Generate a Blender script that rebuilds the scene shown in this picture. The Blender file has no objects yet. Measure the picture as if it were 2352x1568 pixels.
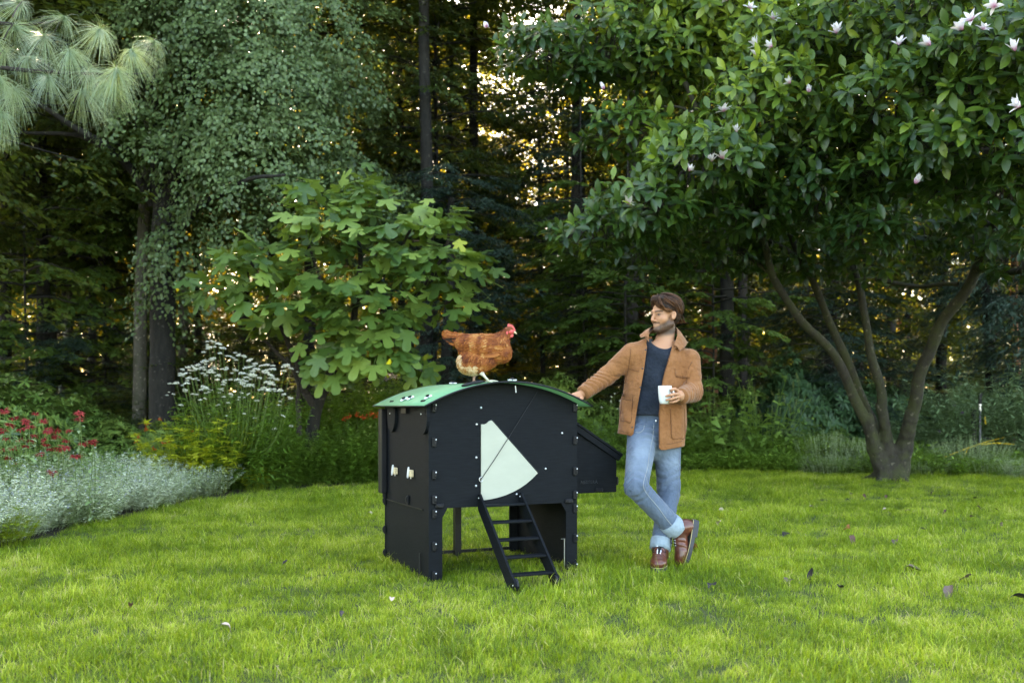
import bpy, math, random
import numpy as np
from mathutils import Vector, Matrix

# ------------------------------------------------------------------ camera, sky, sun, exposure
SC = bpy.context.scene
COL = SC.collection
EYE = 1.07                      # camera height in metres
FPX, CX, CY = 2287.0, 1176.0, 930.0

cam_data = bpy.data.cameras.new('camera')
cam = bpy.data.objects.new('camera', cam_data)
COL.objects.link(cam)
cam.location = (0, 0, EYE)
cam.rotation_euler = (math.radians(90), 0, 0)
cam_data.lens = 35.0
cam_data.sensor_width = 36.0
cam_data.shift_y = 0.0621
cam_data.clip_end = 400
cam_data.dof.use_dof = True
cam_data.dof.focus_distance = 6.35
cam_data.dof.aperture_fstop = 2.6
SC.camera = cam

SUN_EL, SUN_AZ = math.radians(33), math.radians(-22)     # azimuth from +Y towards +X
world = bpy.data.worlds.new('World')
SC.world = world
world.use_nodes = True
wn = world.node_tree
wn.nodes.clear()
sky = wn.nodes.new('ShaderNodeTexSky')
sky.sky_type = 'NISHITA'
sky.sun_disc = False
sky.sun_elevation = SUN_EL
sky.sun_rotation = SUN_AZ
sky.air_density = 1.0
sky.dust_density = 2.0
sky.ozone_density = 1.0
bg = wn.nodes.new('ShaderNodeBackground')
bg.inputs['Strength'].default_value = 0.15
wo = wn.nodes.new('ShaderNodeOutputWorld')
wn.links.new(sky.outputs[0], bg.inputs[0])
wn.links.new(bg.outputs[0], wo.inputs[0])

sun_data = bpy.data.lights.new('sun', 'SUN')
sun_data.energy = 5.0
sun_data.angle = math.radians(0.6)
sun_data.color = (1.0, 0.86, 0.66)
sun = bpy.data.objects.new('sun', sun_data)
COL.objects.link(sun)
_d = Vector((math.sin(SUN_AZ) * math.cos(SUN_EL), math.cos(SUN_AZ) * math.cos(SUN_EL), math.sin(SUN_EL)))
sun.rotation_euler = _d.to_track_quat('Z', 'Y').to_euler()

SC.view_settings.view_transform = 'Standard'
SC.view_settings.look = 'None'
SC.view_settings.gamma = 1.0
SC.view_settings.exposure = 3.42
SC.view_settings.use_white_balance = True
SC.view_settings.white_balance_temperature = 8200
SC.view_settings.white_balance_tint = 10
SC.view_settings.use_curve_mapping = False
SC.render.engine = 'CYCLES'
SC.cycles.max_bounces = 7
SC.cycles.diffuse_bounces = 3
SC.cycles.glossy_bounces = 2
SC.cycles.transmission_bounces = 4
SC.cycles.transparent_max_bounces = 4
SC.cycles.use_denoising = True
SC.cycles.sample_clamp_indirect = 6.0

# ------------------------------------------------------------------ helpers
def P(x, y, Y):
    """where the line of sight through (x, y) of a 2352 px wide frame meets the distance Y"""
    return np.array([(x - CX) / FPX * Y, Y, EYE - (y - CY) / FPX * Y])

def tag(o, label=None, cat=None, group=None, kind=None):
    if label: o['label'] = label
    if cat: o['category'] = cat
    if group: o['group'] = group
    if kind: o['kind'] = kind
    return o

def empty(name, loc=(0, 0, 0), label=None, cat=None, group=None, rz=0.0):
    o = bpy.data.objects.new(name, None)
    o.empty_display_size = 0.1
    COL.objects.link(o)
    o.location = loc
    o.rotation_euler = (0, 0, rz)
    return tag(o, label, cat, group)

def link(name, me, parent=None, mat=None, loc=None, kind=None):
    o = bpy.data.objects.new(name, me)
    COL.objects.link(o)
    if parent is not None: o.parent = parent
    if mat is not None and len(me.materials) == 0: me.materials.append(mat)
    if loc is not None: o.location = loc
    if kind: o['kind'] = kind
    return o

def mesh_np(name, V, polys, smooth=False, attrs=None, mat_index=None):
    """polys: list of integer arrays (n, k), one array per polygon size"""
    me = bpy.data.meshes.new(name)
    V = np.asarray(V, dtype=np.float32)
    polys = [np.asarray(p, dtype=np.int32) for p in polys if len(p)]
    me.vertices.add(len(V))
    me.vertices.foreach_set('co', V.ravel())
    if polys:
        loops = np.concatenate([p.ravel() for p in polys])
        tot = np.concatenate([np.full(len(p), p.shape[1], dtype=np.int32) for p in polys])
        start = np.concatenate([[0], np.cumsum(tot)[:-1]]).astype(np.int32)
        me.loops.add(len(loops))
        me.loops.foreach_set('vertex_index', loops)
        me.polygons.add(len(tot))
        me.polygons.foreach_set('loop_start', start)
        me.polygons.foreach_set('loop_total', tot)
        if smooth:
            me.polygons.foreach_set('use_smooth', np.ones(len(tot), dtype=bool))
        if mat_index is not None:
            me.polygons.foreach_set('material_index', np.asarray(mat_index, dtype=np.int32))
    for k, a in (attrs or {}).items():
        at = me.attributes.new(k, 'FLOAT', 'POINT')
        at.data.foreach_set('value', np.asarray(a, dtype=np.float32))
    me.update(calc_edges=True)
    return me

class MB:
    """collects boxes, tubes, plates; build() links them as one mesh"""
    def __init__(s):
        s.v, s.f, s.n = [], [], 0
    def add(s, V, F):
        V = np.asarray(V, dtype=float)
        s.v.append(V)
        for f in F: s.f.append([int(i) + s.n for i in f])
        s.n += len(V)
        return s
    def box(s, lo, hi, bev=0.0, M=None):
        lo, hi = np.array(lo, float), np.array(hi, float)
        b = min(bev, *(0.45 * (hi - lo)))
        if b <= 0:
            V = [[(lo, hi)[i][0], (lo, hi)[j][1], (lo, hi)[k][2]] for k in (0, 1) for j in (0, 1) for i in (0, 1)]
            F = [(0, 2, 3, 1), (4, 5, 7, 6), (0, 1, 5, 4), (2, 6, 7, 3), (0, 4, 6, 2), (1, 3, 7, 5)]
        else:
            V, F, idx = [], [], {}
            for i in (0, 1):
                for j in (0, 1):
                    for k in (0, 1):
                        c = np.array([(lo, hi)[i][0], (lo, hi)[j][1], (lo, hi)[k][2]])
                        sg = np.array([1 - 2 * i, 1 - 2 * j, 1 - 2 * k]) * b
                        for a in range(3):
                            q = c + sg
                            q[a] = c[a]
                            idx[(i, j, k, a)] = len(V)
                            V.append(q)
            for a in range(3):
                o1, o2 = (a + 1) % 3, (a + 2) % 3
                for side in (0, 1):
                    r = []
                    for (p, q) in ((0, 0), (1, 0), (1, 1), (0, 1)):
                        t = [0, 0, 0]; t[a] = side; t[o1] = p; t[o2] = q
                        r.append(idx[(*t, a)])
                    F.append(r if side else r[::-1])
                for p in (0, 1):
                    for q in (0, 1):
                        t0 = [0, 0, 0]; t0[o1] = p; t0[o2] = q; t0[a] = 0
                        t1 = list(t0); t1[a] = 1
                        r = [idx[(*t0, o1)], idx[(*t1, o1)], idx[(*t1, o2)], idx[(*t0, o2)]]
                        F.append(r if p == q else r[::-1])
            for i in (0, 1):
                for j in (0, 1):
                    for k in (0, 1):
                        r = [idx[(i, j, k, a)] for a in range(3)]
                        F.append(r if (i + j + k) % 2 else r[::-1])
        V = np.array(V)
        if M is not None: V = V @ np.array(M)[:3, :3].T + np.array(M)[:3, 3]
        return s.add(V, F)
    def tube(s, pts, rad, n=8, cap=True):
        V, F = tube_np(pts, rad, n)
        s.add(V, F.tolist())
        if cap:
            m = len(pts)
            s.f.append([s.n - len(V) + i for i in range(n)][::-1])
            s.f.append([s.n - n + i for i in range(n)])
        return s
    def prism(s, poly, fn, t0, t1):
        """poly: 2D outline (ccw), fn(a, b, t) -> 3D; a plate from t0 to t1"""
        n = len(poly)
        V = [fn(a, b, t0) for a, b in poly] + [fn(a, b, t1) for a, b in poly]
        F = [list(range(n))[::-1], list(range(n, 2 * n))] + [[i, (i + 1) % n, n + (i + 1) % n, n + i] for i in range(n)]
        return s.add(V, F)
    def build(s, name, mat, parent=None, smooth=False, kind=None):
        me = bpy.data.meshes.new(name)
        me.from_pydata([tuple(v) for v in np.concatenate(s.v)], [], s.f)
        if smooth: me.polygons.foreach_set('use_smooth', [True] * len(me.polygons))
        me.update()
        o = link(name, me, parent, mat)
        if kind: o['kind'] = kind
        return o

def tube_np(pts, rad, n=8):
    pts = np.asarray(pts, float)
    m = len(pts)
    rad = np.broadcast_to(np.asarray(rad, float), (m,)) if np.ndim(rad) <= 1 else rad
    T = np.gradient(pts, axis=0)
    T /= np.linalg.norm(T, axis=1)[:, None] + 1e-9
    up = np.array([0, 0, 1.0]) if abs(T[0][2]) < 0.9 else np.array([1.0, 0, 0])
    N = np.cross(T[0], up); N /= np.linalg.norm(N)
    A = np.arange(n) / n * 2 * math.pi
    V = []
    for i in range(m):
        N = N - T[i] * N.dot(T[i]); N /= np.linalg.norm(N) + 1e-9
        B = np.cross(T[i], N)
        V.append(pts[i] + rad[i] * (np.cos(A)[:, None] * N + np.sin(A)[:, None] * B))
    V = np.concatenate(V)
    i = np.arange(m - 1)[:, None] * n
    a = np.arange(n)[None, :]
    b = (a + 1) % n
    F = np.stack([i + a, i + b, i + n + b, i + n + a], axis=2).reshape(-1, 4)
    return V, F

def smooth_path(pts, k=6):
    """Catmull-Rom through the points"""
    p = np.asarray(pts, float)
    p = np.vstack([2 * p[0] - p[1], p, 2 * p[-1] - p[-2]])
    out = []
    for i in range(1, len(p) - 2):
        for t in np.arange(k) / k:
            out.append(0.5 * ((2 * p[i]) + (-p[i - 1] + p[i + 1]) * t + (2 * p[i - 1] - 5 * p[i] + 4 * p[i + 1] - p[i + 2]) * t * t
                              + (-p[i - 1] + 3 * p[i] - 3 * p[i + 1] + p[i + 2]) * t ** 3))
    out.append(p[-2])
    return np.array(out)

def nrm(v):
    v = np.asarray(v, float)
    return v / (np.linalg.norm(v, axis=-1, keepdims=True) + 1e-9)

def frames(X, Z):
    """rotation matrices with x axis X and z axis near Z; columns are the axes"""
    X = nrm(X)
    Z = Z - (Z * X).sum(-1, keepdims=True) * X
    Z = nrm(Z)
    Y = np.cross(Z, X)
    return np.stack([X, Y, Z], axis=-1)

def scatter(TV, TF, pos, rot, scl):
    """many copies of a small template as one vertex/face array; scl (n,) or (n,3)"""
    TV = np.asarray(TV, float)
    scl = np.asarray(scl, float)
    if scl.ndim == 1: scl = scl[:, None].repeat(3, 1)
    V = np.einsum('nij,nkj->nki', rot, TV[None] * scl[:, None, :]) + pos[:, None, :]
    n, k = len(pos), len(TV)
    off = (np.arange(n) * k)
    polys = [(np.asarray(f)[None] + off[:, None, None]).reshape(-1, np.asarray(f).shape[1]) for f in TF]
    return V.reshape(-1, 3), polys

def join_np(parts):
    """parts: list of (V, polys, tint array) -> V, polys, tint"""
    Vs, byk, tint, n = [], {}, [], 0
    for V, polys, t in parts:
        Vs.append(V)
        for p in polys:
            p = np.asarray(p)
            if len(p): byk.setdefault(p.shape[1], []).append(p + n)
        tint.append(np.broadcast_to(t, (len(V),)))
        n += len(V)
    return np.concatenate(Vs), [np.concatenate(v) for v in byk.values()], np.concatenate(tint)

# ---- noise made of sines, good enough for folds and bark
_rs = np.random.RandomState(7)
_nd = nrm(_rs.normal(size=(9, 3)))
_np = _rs.uniform(0, 6.28, 9)
def snoise(p, f):
    p = p * f
    s = 0
    for i in range(9):
        s = s + np.sin(p @ (_nd[i] * (1 + 0.37 * i)) + _np[i])
    return s / 4.0

# ---- signed distance modelling
def s_sph(p, c, r): return np.linalg.norm(p - c, axis=1) - r
def s_ell(p, c, r, R=None):
    q = p - np.asarray(c)
    if R is not None: q = q @ R
    r = np.asarray(r, float)
    k0 = np.linalg.norm(q / r, axis=1)
    k1 = np.linalg.norm(q / (r * r), axis=1) + 1e-9
    return k0 * (k0 - 1.0) / k1
def s_cap(p, a, b, ra, rb, flat=None):
    """capsule with two radii; flat = (axis, factor) squashes along an axis"""
    a, b = np.asarray(a, float), np.asarray(b, float)
    ab = b - a
    t = np.clip(((p - a) @ ab) / (ab @ ab), 0, 1)
    q = p - a - t[:, None] * ab
    if flat is not None:
        ax = nrm(np.asarray(flat[0], float))
        q = q + (q @ ax)[:, None] * ax * (1 / flat[1] - 1)
    d = np.linalg.norm(q, axis=1) - (ra + (rb - ra) * t)
    return d, t
def cap(p, a, b, ra, rb, flat=None): return s_cap(p, a, b, ra, rb, flat)[0]
def smin(a, b, k):
    h = np.clip(0.5 + 0.5 * (b - a) / k, 0, 1)
    return b + (a - b) * h - k * h * (1 - h)
def smax(a, b, k): return -smin(-a, -b, k)
def s_box(p, c, h, R=None, r=0.0):
    q = p - np.asarray(c)
    if R is not None: q = q @ R
    q = np.abs(q) - (np.asarray(h) - r)
    return np.linalg.norm(np.maximum(q, 0), axis=1) + np.minimum(q.max(1), 0) - r

def sdf_mesh(f, lo, hi, h, K=4):
    """surface nets of f on a grid of step h, evaluated only near the surface"""
    lo, hi = np.asarray(lo, float), np.asarray(hi, float)
    nb = np.ceil((hi - lo) / (h * K)).astype(int) + 1
    n = nb * K + 1
    cx = [lo[i] + (np.arange(nb[i]) + 0.5) * h * K for i in range(3)]
    G = np.stack(np.meshgrid(*cx, indexing='ij'), -1).reshape(-1, 3)
    dc = f(G).reshape(nb)
    near = np.abs(dc) < h * K * 1.9
    D = np.repeat(np.repeat(np.repeat(dc, K, 0), K, 1), K, 2)
    D = np.pad(D, ((0, 1),) * 3, mode='edge').astype(float)
    m = np.zeros(n, bool)
    M8 = np.repeat(np.repeat(np.repeat(near, K, 0), K, 1), K, 2)
    for a in (0, 1):
        for b in (0, 1):
            for c in (0, 1):
                m[a:n[0] - 1 + a, b:n[1] - 1 + b, c:n[2] - 1 + c] |= M8
    I = np.argwhere(m)
    D[m] = f(lo + I * h)
    D[0] = D[-1] = 1; D[:, 0] = D[:, -1] = 1; D[:, :, 0] = D[:, :, -1] = 1
    S = D < 0
    e = [(0, 0, 0), (1, 0, 0), (0, 1, 0), (1, 1, 0), (0, 0, 1), (1, 0, 1), (0, 1, 1), (1, 1, 1)]
    def sh(A, o): return A[o[0]:A.shape[0] - 1 + o[0], o[1]:A.shape[1] - 1 + o[1], o[2]:A.shape[2] - 1 + o[2]]
    cnt = sum(sh(S, o).astype(np.int8) for o in e)
    act = (cnt > 0) & (cnt < 8)
    C = np.argwhere(act)
    idx = -np.ones(act.shape, int)
    idx[act] = np.arange(len(C))
    vals = [D[C[:, 0] + o[0], C[:, 1] + o[1], C[:, 2] + o[2]] for o in e]
    acc = np.zeros((len(C), 3)); num = np.zeros(len(C))
    for i in range(8):
        for ax in range(3):
            if e[i][ax] == 0:
                o2 = list(e[i]); o2[ax] = 1
                j = e.index(tuple(o2))
                cr = (vals[i] < 0) != (vals[j] < 0)
                t = vals[i] / (vals[i] - vals[j] + 1e-12)
                pt = np.array(e[i], float)[None].repeat(len(C), 0)
                pt[:, ax] = np.clip(t, 0, 1)
                acc[cr] += pt[cr]; num[cr] += 1
    V = lo + (C + acc / num[:, None]) * h
    Q = []
    for ax in range(3):
        o = [0, 0, 0]; o[ax] = 1
        A = S[:-1, :-1, :-1]
        B = S[o[0]:S.shape[0] - 1 + o[0], o[1]:S.shape[1] - 1 + o[1], o[2]:S.shape[2] - 1 + o[2]]
        E = np.argwhere(A != B)
        E = E[(E > 0).all(1)]
        if not len(E): continue
        u, v = (ax + 1) % 3, (ax + 2) % 3
        du = np.zeros(3, int); du[u] = 1
        dv = np.zeros(3, int); dv[v] = 1
        q = [idx[tuple((E - x).T)] for x in (du + dv, dv, du * 0, du)]
        q = np.stack([q[0], q[1], q[2], q[3]], 1)
        fl = ~A[tuple(E.T)]
        q[fl] = q[fl][:, ::-1]
        Q.append(q)
    Q = np.concatenate(Q)
    Q = Q[(Q >= 0).all(1)]
    return V, Q

def relax(V, Q, it=1, k=0.5):
    for _ in range(it):
        A = np.zeros_like(V); c = np.zeros(len(V))
        for i in range(4):
            j = (i + 1) % 4
            np.add.at(A, Q[:, i], V[Q[:, j]]); np.add.at(c, Q[:, i], 1)
            np.add.at(A, Q[:, j], V[Q[:, i]]); np.add.at(c, Q[:, j], 1)
        V = V + k * (A / c[:, None] - V)
    return V

# ------------------------------------------------------------------ materials
def new_mat(name):
    m = bpy.data.materials.new(name)
    m.use_nodes = True
    nt = m.node_tree
    nt.nodes.clear()
    out = nt.nodes.new('ShaderNodeOutputMaterial')
    return m, nt, out
def nd(nt, typ, **kw):
    n = nt.nodes.new(typ)
    for k, v in kw.items():
        if k.startswith('i_'):
            key = k[2:]
            n.inputs[int(key) if key.isdigit() else key.replace('_', ' ')].default_value = v
        else: setattr(n, k, v)
    return n
def c4(c): return (c[0], c[1], c[2], 1.0)
def ramp(nt, fac, stops):
    r = nt.nodes.new('ShaderNodeValToRGB')
    el = r.color_ramp.elements
    el[0].position, el[0].color = stops[0][0], c4(stops[0][1])
    el[1].position, el[1].color = stops[-1][0], c4(stops[-1][1])
    for p, c in stops[1:-1]:
        e = el.new(p); e.color = c4(c)
    nt.links.new(fac, r.inputs[0])
    return r.outputs[0]
def noise(nt, scale, detail=3, vec=None, rough=0.5):
    n = nd(nt, 'ShaderNodeTexNoise', i_Scale=scale, i_Detail=detail, i_Roughness=rough)
    if vec is not None: nt.links.new(vec, n.inputs['Vector'])
    return n.outputs['Fac']
def objvec(nt): return nd(nt, 'ShaderNodeTexCoord').outputs['Object']
def worldvec(nt): return nd(nt, 'ShaderNodeNewGeometry').outputs['Position']

def solid(name, col, rough=0.6, var=0.15, scale=12.0, bump=0.0, bscale=200.0, metal=0.0, spec=0.5, stretch=None, col2=None, coat=0.0, sub=0.0):
    m, nt, out = new_mat(name)
    b = nd(nt, 'ShaderNodeBsdfPrincipled', i_Roughness=rough, i_Metallic=metal)
    b.inputs['Specular IOR Level'].default_value = spec
    b.inputs['Coat Weight'].default_value = coat
    if sub:
        b.inputs['Subsurface Weight'].default_value = sub
        b.inputs['Subsurface Radius'].default_value = (0.012, 0.005, 0.003)
        b.inputs['Subsurface Scale'].default_value = 1.0
    vec = objvec(nt)
    if stretch:
        mp = nd(nt, 'ShaderNodeMapping'); mp.inputs['Scale'].default_value = stretch
        nt.links.new(vec, mp.inputs['Vector']); vec = mp.outputs[0]
    c = np.array(col)
    lo, hi = c * (1 - var), np.minimum(c * (1 + var), 1) if col2 is None else np.array(col2)
    cc = ramp(nt, noise(nt, scale, 5, vec, 0.6), [(0.3, lo), (0.7, hi)])
    nt.links.new(cc, b.inputs['Base Color'])
    if bump:
        bn = nd(nt, 'ShaderNodeBump', i_Strength=bump, i_Distance=0.002)
        nt.links.new(noise(nt, bscale, 4, vec, 0.6), bn.inputs['Height'])
        nt.links.new(bn.outputs[0], b.inputs['Normal'])
    nt.links.new(b.outputs[0], out.inputs[0])
    return m

def leaf_mat(name, stops, trans=0.3, tcol=(0.25, 0.4, 0.04), rough=0.45, spec=0.4, tboost=1.6):
    """two-sided leaf; colour runs over the 'tint' attribute of each leaf"""
    m, nt, out = new_mat(name)
    at = nd(nt, 'ShaderNodeAttribute', attribute_name='tint')
    oi = nd(nt, 'ShaderNodeObjectInfo')
    ad = nd(nt, 'ShaderNodeMath', operation='MULTIPLY_ADD')
    ad.inputs[1].default_value = 0.22; 
    nt.links.new(oi.outputs['Random'], ad.inputs[0]); nt.links.new(at.outputs['Fac'], ad.inputs[2])
    sb = nd(nt, 'ShaderNodeMath', operation='SUBTRACT'); sb.inputs[1].default_value = 0.11
    nt.links.new(ad.outputs[0], sb.inputs[0])
    col = ramp(nt, sb.outputs[0], stops)
    b = nd(nt, 'ShaderNodeBsdfPrincipled', i_Roughness=rough)
    b.inputs['Specular IOR Level'].default_value = spec
    nt.links.new(col, b.inputs['Base Color'])
    t = nd(nt, 'ShaderNodeBsdfTranslucent')
    mx = nd(nt, 'ShaderNodeMix', data_type='RGBA', blend_type='MIX'); mx.inputs['Factor'].default_value = 0.55
    nt.links.new(col, mx.inputs[6]); mx.inputs[7].default_value = c4(tcol)
    nt.links.new(mx.outputs[2], t.inputs[0])
    ms = nd(nt, 'ShaderNodeMixShader'); ms.inputs[0].default_value = trans
    nt.links.new(b.outputs[0], ms.inputs[1]); nt.links.new(t.outputs[0], ms.inputs[2])
    nt.links.new(ms.outputs[0], out.inputs[0])
    return m

def bark_mat(name, lo, hi, scale=6.0, moss=None, mossamt=0.5, stretch=(1, 1, 0.25)):
    m, nt, out = new_mat(name)
    b = nd(nt, 'ShaderNodeBsdfPrincipled', i_Roughness=0.9)
    vec = objvec(nt)
    mp = nd(nt, 'ShaderNodeMapping'); mp.inputs['Scale'].default_value = stretch
    nt.links.new(vec, mp.inputs['Vector'])
    n1 = noise(nt, scale * 3, 8, mp.outputs[0], 0.7)
    col = ramp(nt, n1, [(0.3, lo), (0.7, hi)])
    if moss is not None:
        mx = nd(nt, 'ShaderNodeMix', data_type='RGBA')
        r = ramp(nt, noise(nt, 3.0, 9, vec, 0.78), [(1 - mossamt - 0.12, (0, 0, 0)), (1 - mossamt + 0.06, (1, 1, 1))])
        nt.links.new(r, mx.inputs['Factor']); nt.links.new(col, mx.inputs[6]); mx.inputs[7].default_value = c4(moss)
        col = mx.outputs[2]
    lm_ = nd(nt, 'ShaderNodeMix', data_type='RGBA')
    lr = ramp(nt, noise(nt, 16, 3, vec, 0.5), [(0.64, (0, 0, 0)), (0.69, (1, 1, 1))])
    nt.links.new(lr, lm_.inputs['Factor']); nt.links.new(col, lm_.inputs[6]); lm_.inputs[7].default_value = c4([min(1, x * 2.2 + .01) for x in hi])
    col = lm_.outputs[2]
    nt.links.new(col, b.inputs['Base Color'])
    bn = nd(nt, 'ShaderNodeBump', i_Strength=0.9, i_Distance=0.02)
    nt.links.new(n1, bn.inputs['Height']); nt.links.new(bn.outputs[0], b.inputs['Normal'])
    nt.links.new(b.outputs[0], out.inputs[0])
    return m
# ------------------------------------------------------------------ ground, lawn, grass
def ground_at(px, py):
    Y = EYE * FPX / (py - CY)
    return ((px - CX) / FPX * Y, Y)

def soil_mat():
    m, nt, out = new_mat('soil')
    b = nd(nt, 'ShaderNodeBsdfPrincipled', i_Roughness=1.0)
    v = worldvec(nt)
    c = ramp(nt, noise(nt, 9, 8, v, 0.75), [(0.3, (0.012, 0.009, 0.006)), (0.55, (0.035, 0.025, 0.015)), (0.75, (0.07, 0.045, 0.022))])
    nt.links.new(c, b.inputs['Base Color'])
    bn = nd(nt, 'ShaderNodeBump', i_Strength=1.0, i_Distance=0.04)
    nt.links.new(noise(nt, 25, 6, v, 0.7), bn.inputs['Height']); nt.links.new(bn.outputs[0], b.inputs['Normal'])
    nt.links.new(b.outputs[0], out.inputs[0])
    return m
M_SOIL = soil_mat()
gx = np.linspace(-90, 90, 61); gy = np.linspace(-30, 130, 55)
GX, GY = np.meshgrid(gx, gy, indexing='ij')
GZ = -0.004 + 0.12 * np.sin(GX * 0.31 + 1) * np.sin(GY * 0.27) * np.clip((GY - 19) / 8, 0, 1)
Vg = np.stack([GX, GY, GZ], -1).reshape(-1, 3)
ii = np.arange(60)[:, None] * 55 + np.arange(54)[None]
Fg = np.stack([ii, ii + 55, ii + 56, ii + 1], -1).reshape(-1, 4)
link('ground', mesh_np('ground', Vg, [Fg], smooth=True), mat=M_SOIL, kind='structure')

LAWN = [(-5.2, -6), (13, -6), (13.5, 8), (13, 13.2)]
LAWN += [ground_at(*p) for p in [(2352, 1100), (2200, 1096), (2050, 1092), (1800, 1086), (1600, 1082), (1420, 1083), (1250, 1090), (1050, 1102), (880, 1112), (740, 1120), (620, 1127), (540, 1137), (430, 1160), (300, 1187), (150, 1222), (0, 1262)]]
LAWN += [(-4.1, 6.0), (-4.7, 3.0)]
LAWN = np.array(LAWN)

def in_poly(x, y, poly):
    c = np.zeros(len(x), bool)
    j = len(poly) - 1
    for i in range(len(poly)):
        xi, yi = poly[i]; xj, yj = poly[j]
        k = ((yi > y) != (yj > y)) & (x < (xj - xi) * (y - yi) / (yj - yi + 1e-12) + xi)
        c ^= k
        j = i
    return c

def lawn_mat():
    m, nt, out = new_mat('lawn')
    b = nd(nt, 'ShaderNodeBsdfPrincipled', i_Roughness=1.0)
    v = worldvec(nt)
    c = ramp(nt, noise(nt, 40, 6, v, 0.7), [(0.35, (0.02, 0.03, 0.006)), (0.7, (0.06, 0.09, 0.012))])
    nt.links.new(c, b.inputs['Base Color'])
    nt.links.new(b.outputs[0], out.inputs[0])
    return m
lm = bpy.data.meshes.new('lawn')
lm.from_pydata([(x, y, 0.0) for x, y in LAWN], [], [list(range(len(LAWN)))])
link('lawn', lm, mat=lawn_mat(), kind='structure')

def grass_mat():
    m, nt, out = new_mat('grass')
    at = nd(nt, 'ShaderNodeAttribute', attribute_name='tint')
    v = worldvec(nt)
    n1 = noise(nt, 1.3, 4, v, 0.65)
    n2 = noise(nt, 7.0, 3, v, 0.6)
    a = nd(nt, 'ShaderNodeMath', operation='MULTIPLY_ADD'); a.inputs[1].default_value = 1.5
    nt.links.new(n1, a.inputs[0])
    a2 = nd(nt, 'ShaderNodeMath', operation='MULTIPLY_ADD'); a2.inputs[1].default_value = 0.9; a2.inputs[2].default_value = -1.22
    nt.links.new(n2, a2.inputs[0]); nt.links.new(a2.outputs[0], a.inputs[2])
    s = nd(nt, 'ShaderNodeMath', operation='ADD'); nt.links.new(a.outputs[0], s.inputs[0]); nt.links.new(at.outputs['Fac'], s.inputs[1])
    col = ramp(nt, s.outputs[0], [(0.0, (0.045, 0.10, 0.005)), (0.30, (0.11, 0.215, 0.008)), (0.52, (0.27, 0.385, 0.018)), (0.75, (0.49, 0.58, 0.06)), (0.9, (0.64, 0.62, 0.16)), (1.0, (0.68, 0.55, 0.28))])
    b = nd(nt, 'ShaderNodeBsdfPrincipled', i_Roughness=0.42)
    b.inputs['Specular IOR Level'].default_value = 0.35
    nt.links.new(col, b.inputs['Base Color'])
    t = nd(nt, 'ShaderNodeBsdfTranslucent')
    mx = nd(nt, 'ShaderNodeMix', data_type='RGBA'); mx.inputs['Factor'].default_value = 0.4
    nt.links.new(col, mx.inputs[6]); mx.inputs[7].default_value = (0.56, 0.60, 0.03, 1)
    nt.links.new(mx.outputs[2], t.inputs[0])
    ms = nd(nt, 'ShaderNodeMixShader'); ms.inputs[0].default_value = 0.4
    nt.links.new(b.outputs[0], ms.inputs[1]); nt.links.new(t.outputs[0], ms.inputs[2])
    nt.links.new(ms.outputs[0], out.inputs[0])
    return m
M_GRASS = grass_mat()

def tuft(rs, blades, rad, hmin, hmax, w, lean=0.55):
    V, Q, T3, tint = [], [], [], []
    for i in range(blades):
        a = rs.uniform(0, 6.28); r = rad * math.sqrt(rs.uniform())
        base = np.array([r * math.cos(a), r * math.sin(a), -0.004])
        d = rs.uniform(0, 6.28); dirv = np.array([math.cos(d), math.sin(d), 0])
        h = rs.uniform(hmin, hmax); ln = abs(rs.normal(0, lean)) * h
        side = np.array([-dirv[1], dirv[0], 0]) * w * rs.uniform(0.6, 1.2) * 0.5
        n0 = len(V)
        for t, k in ((0, 1.0), (0.45, 0.85), (0.8, 0.55)):
            c = base + dirv * ln * t ** 2 + np.array([0, 0, h * (t - 0.25 * t * t * min(1, ln / h))])
            V += [c - side * k, c + side * k]
        V.append(base + dirv * ln * 1.1 + np.array([0, 0, h * (1 - 0.3 * min(1, ln / h))]))
        Q += [(n0, n0 + 1, n0 + 3, n0 + 2), (n0 + 2, n0 + 3, n0 + 5, n0 + 4)]
        T3 += [(n0 + 4, n0 + 5, n0 + 6)]
        tt = 0.46 + rs.normal(0, 0.15) + (0.5 if rs.uniform() < 0.035 else 0)
        tint += [tt - .16, tt - .16, tt - .03, tt - .03, tt + .05, tt + .05, tt + .10]
    return np.array(V), [np.array(Q), np.array(T3)], np.array(tint)

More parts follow.
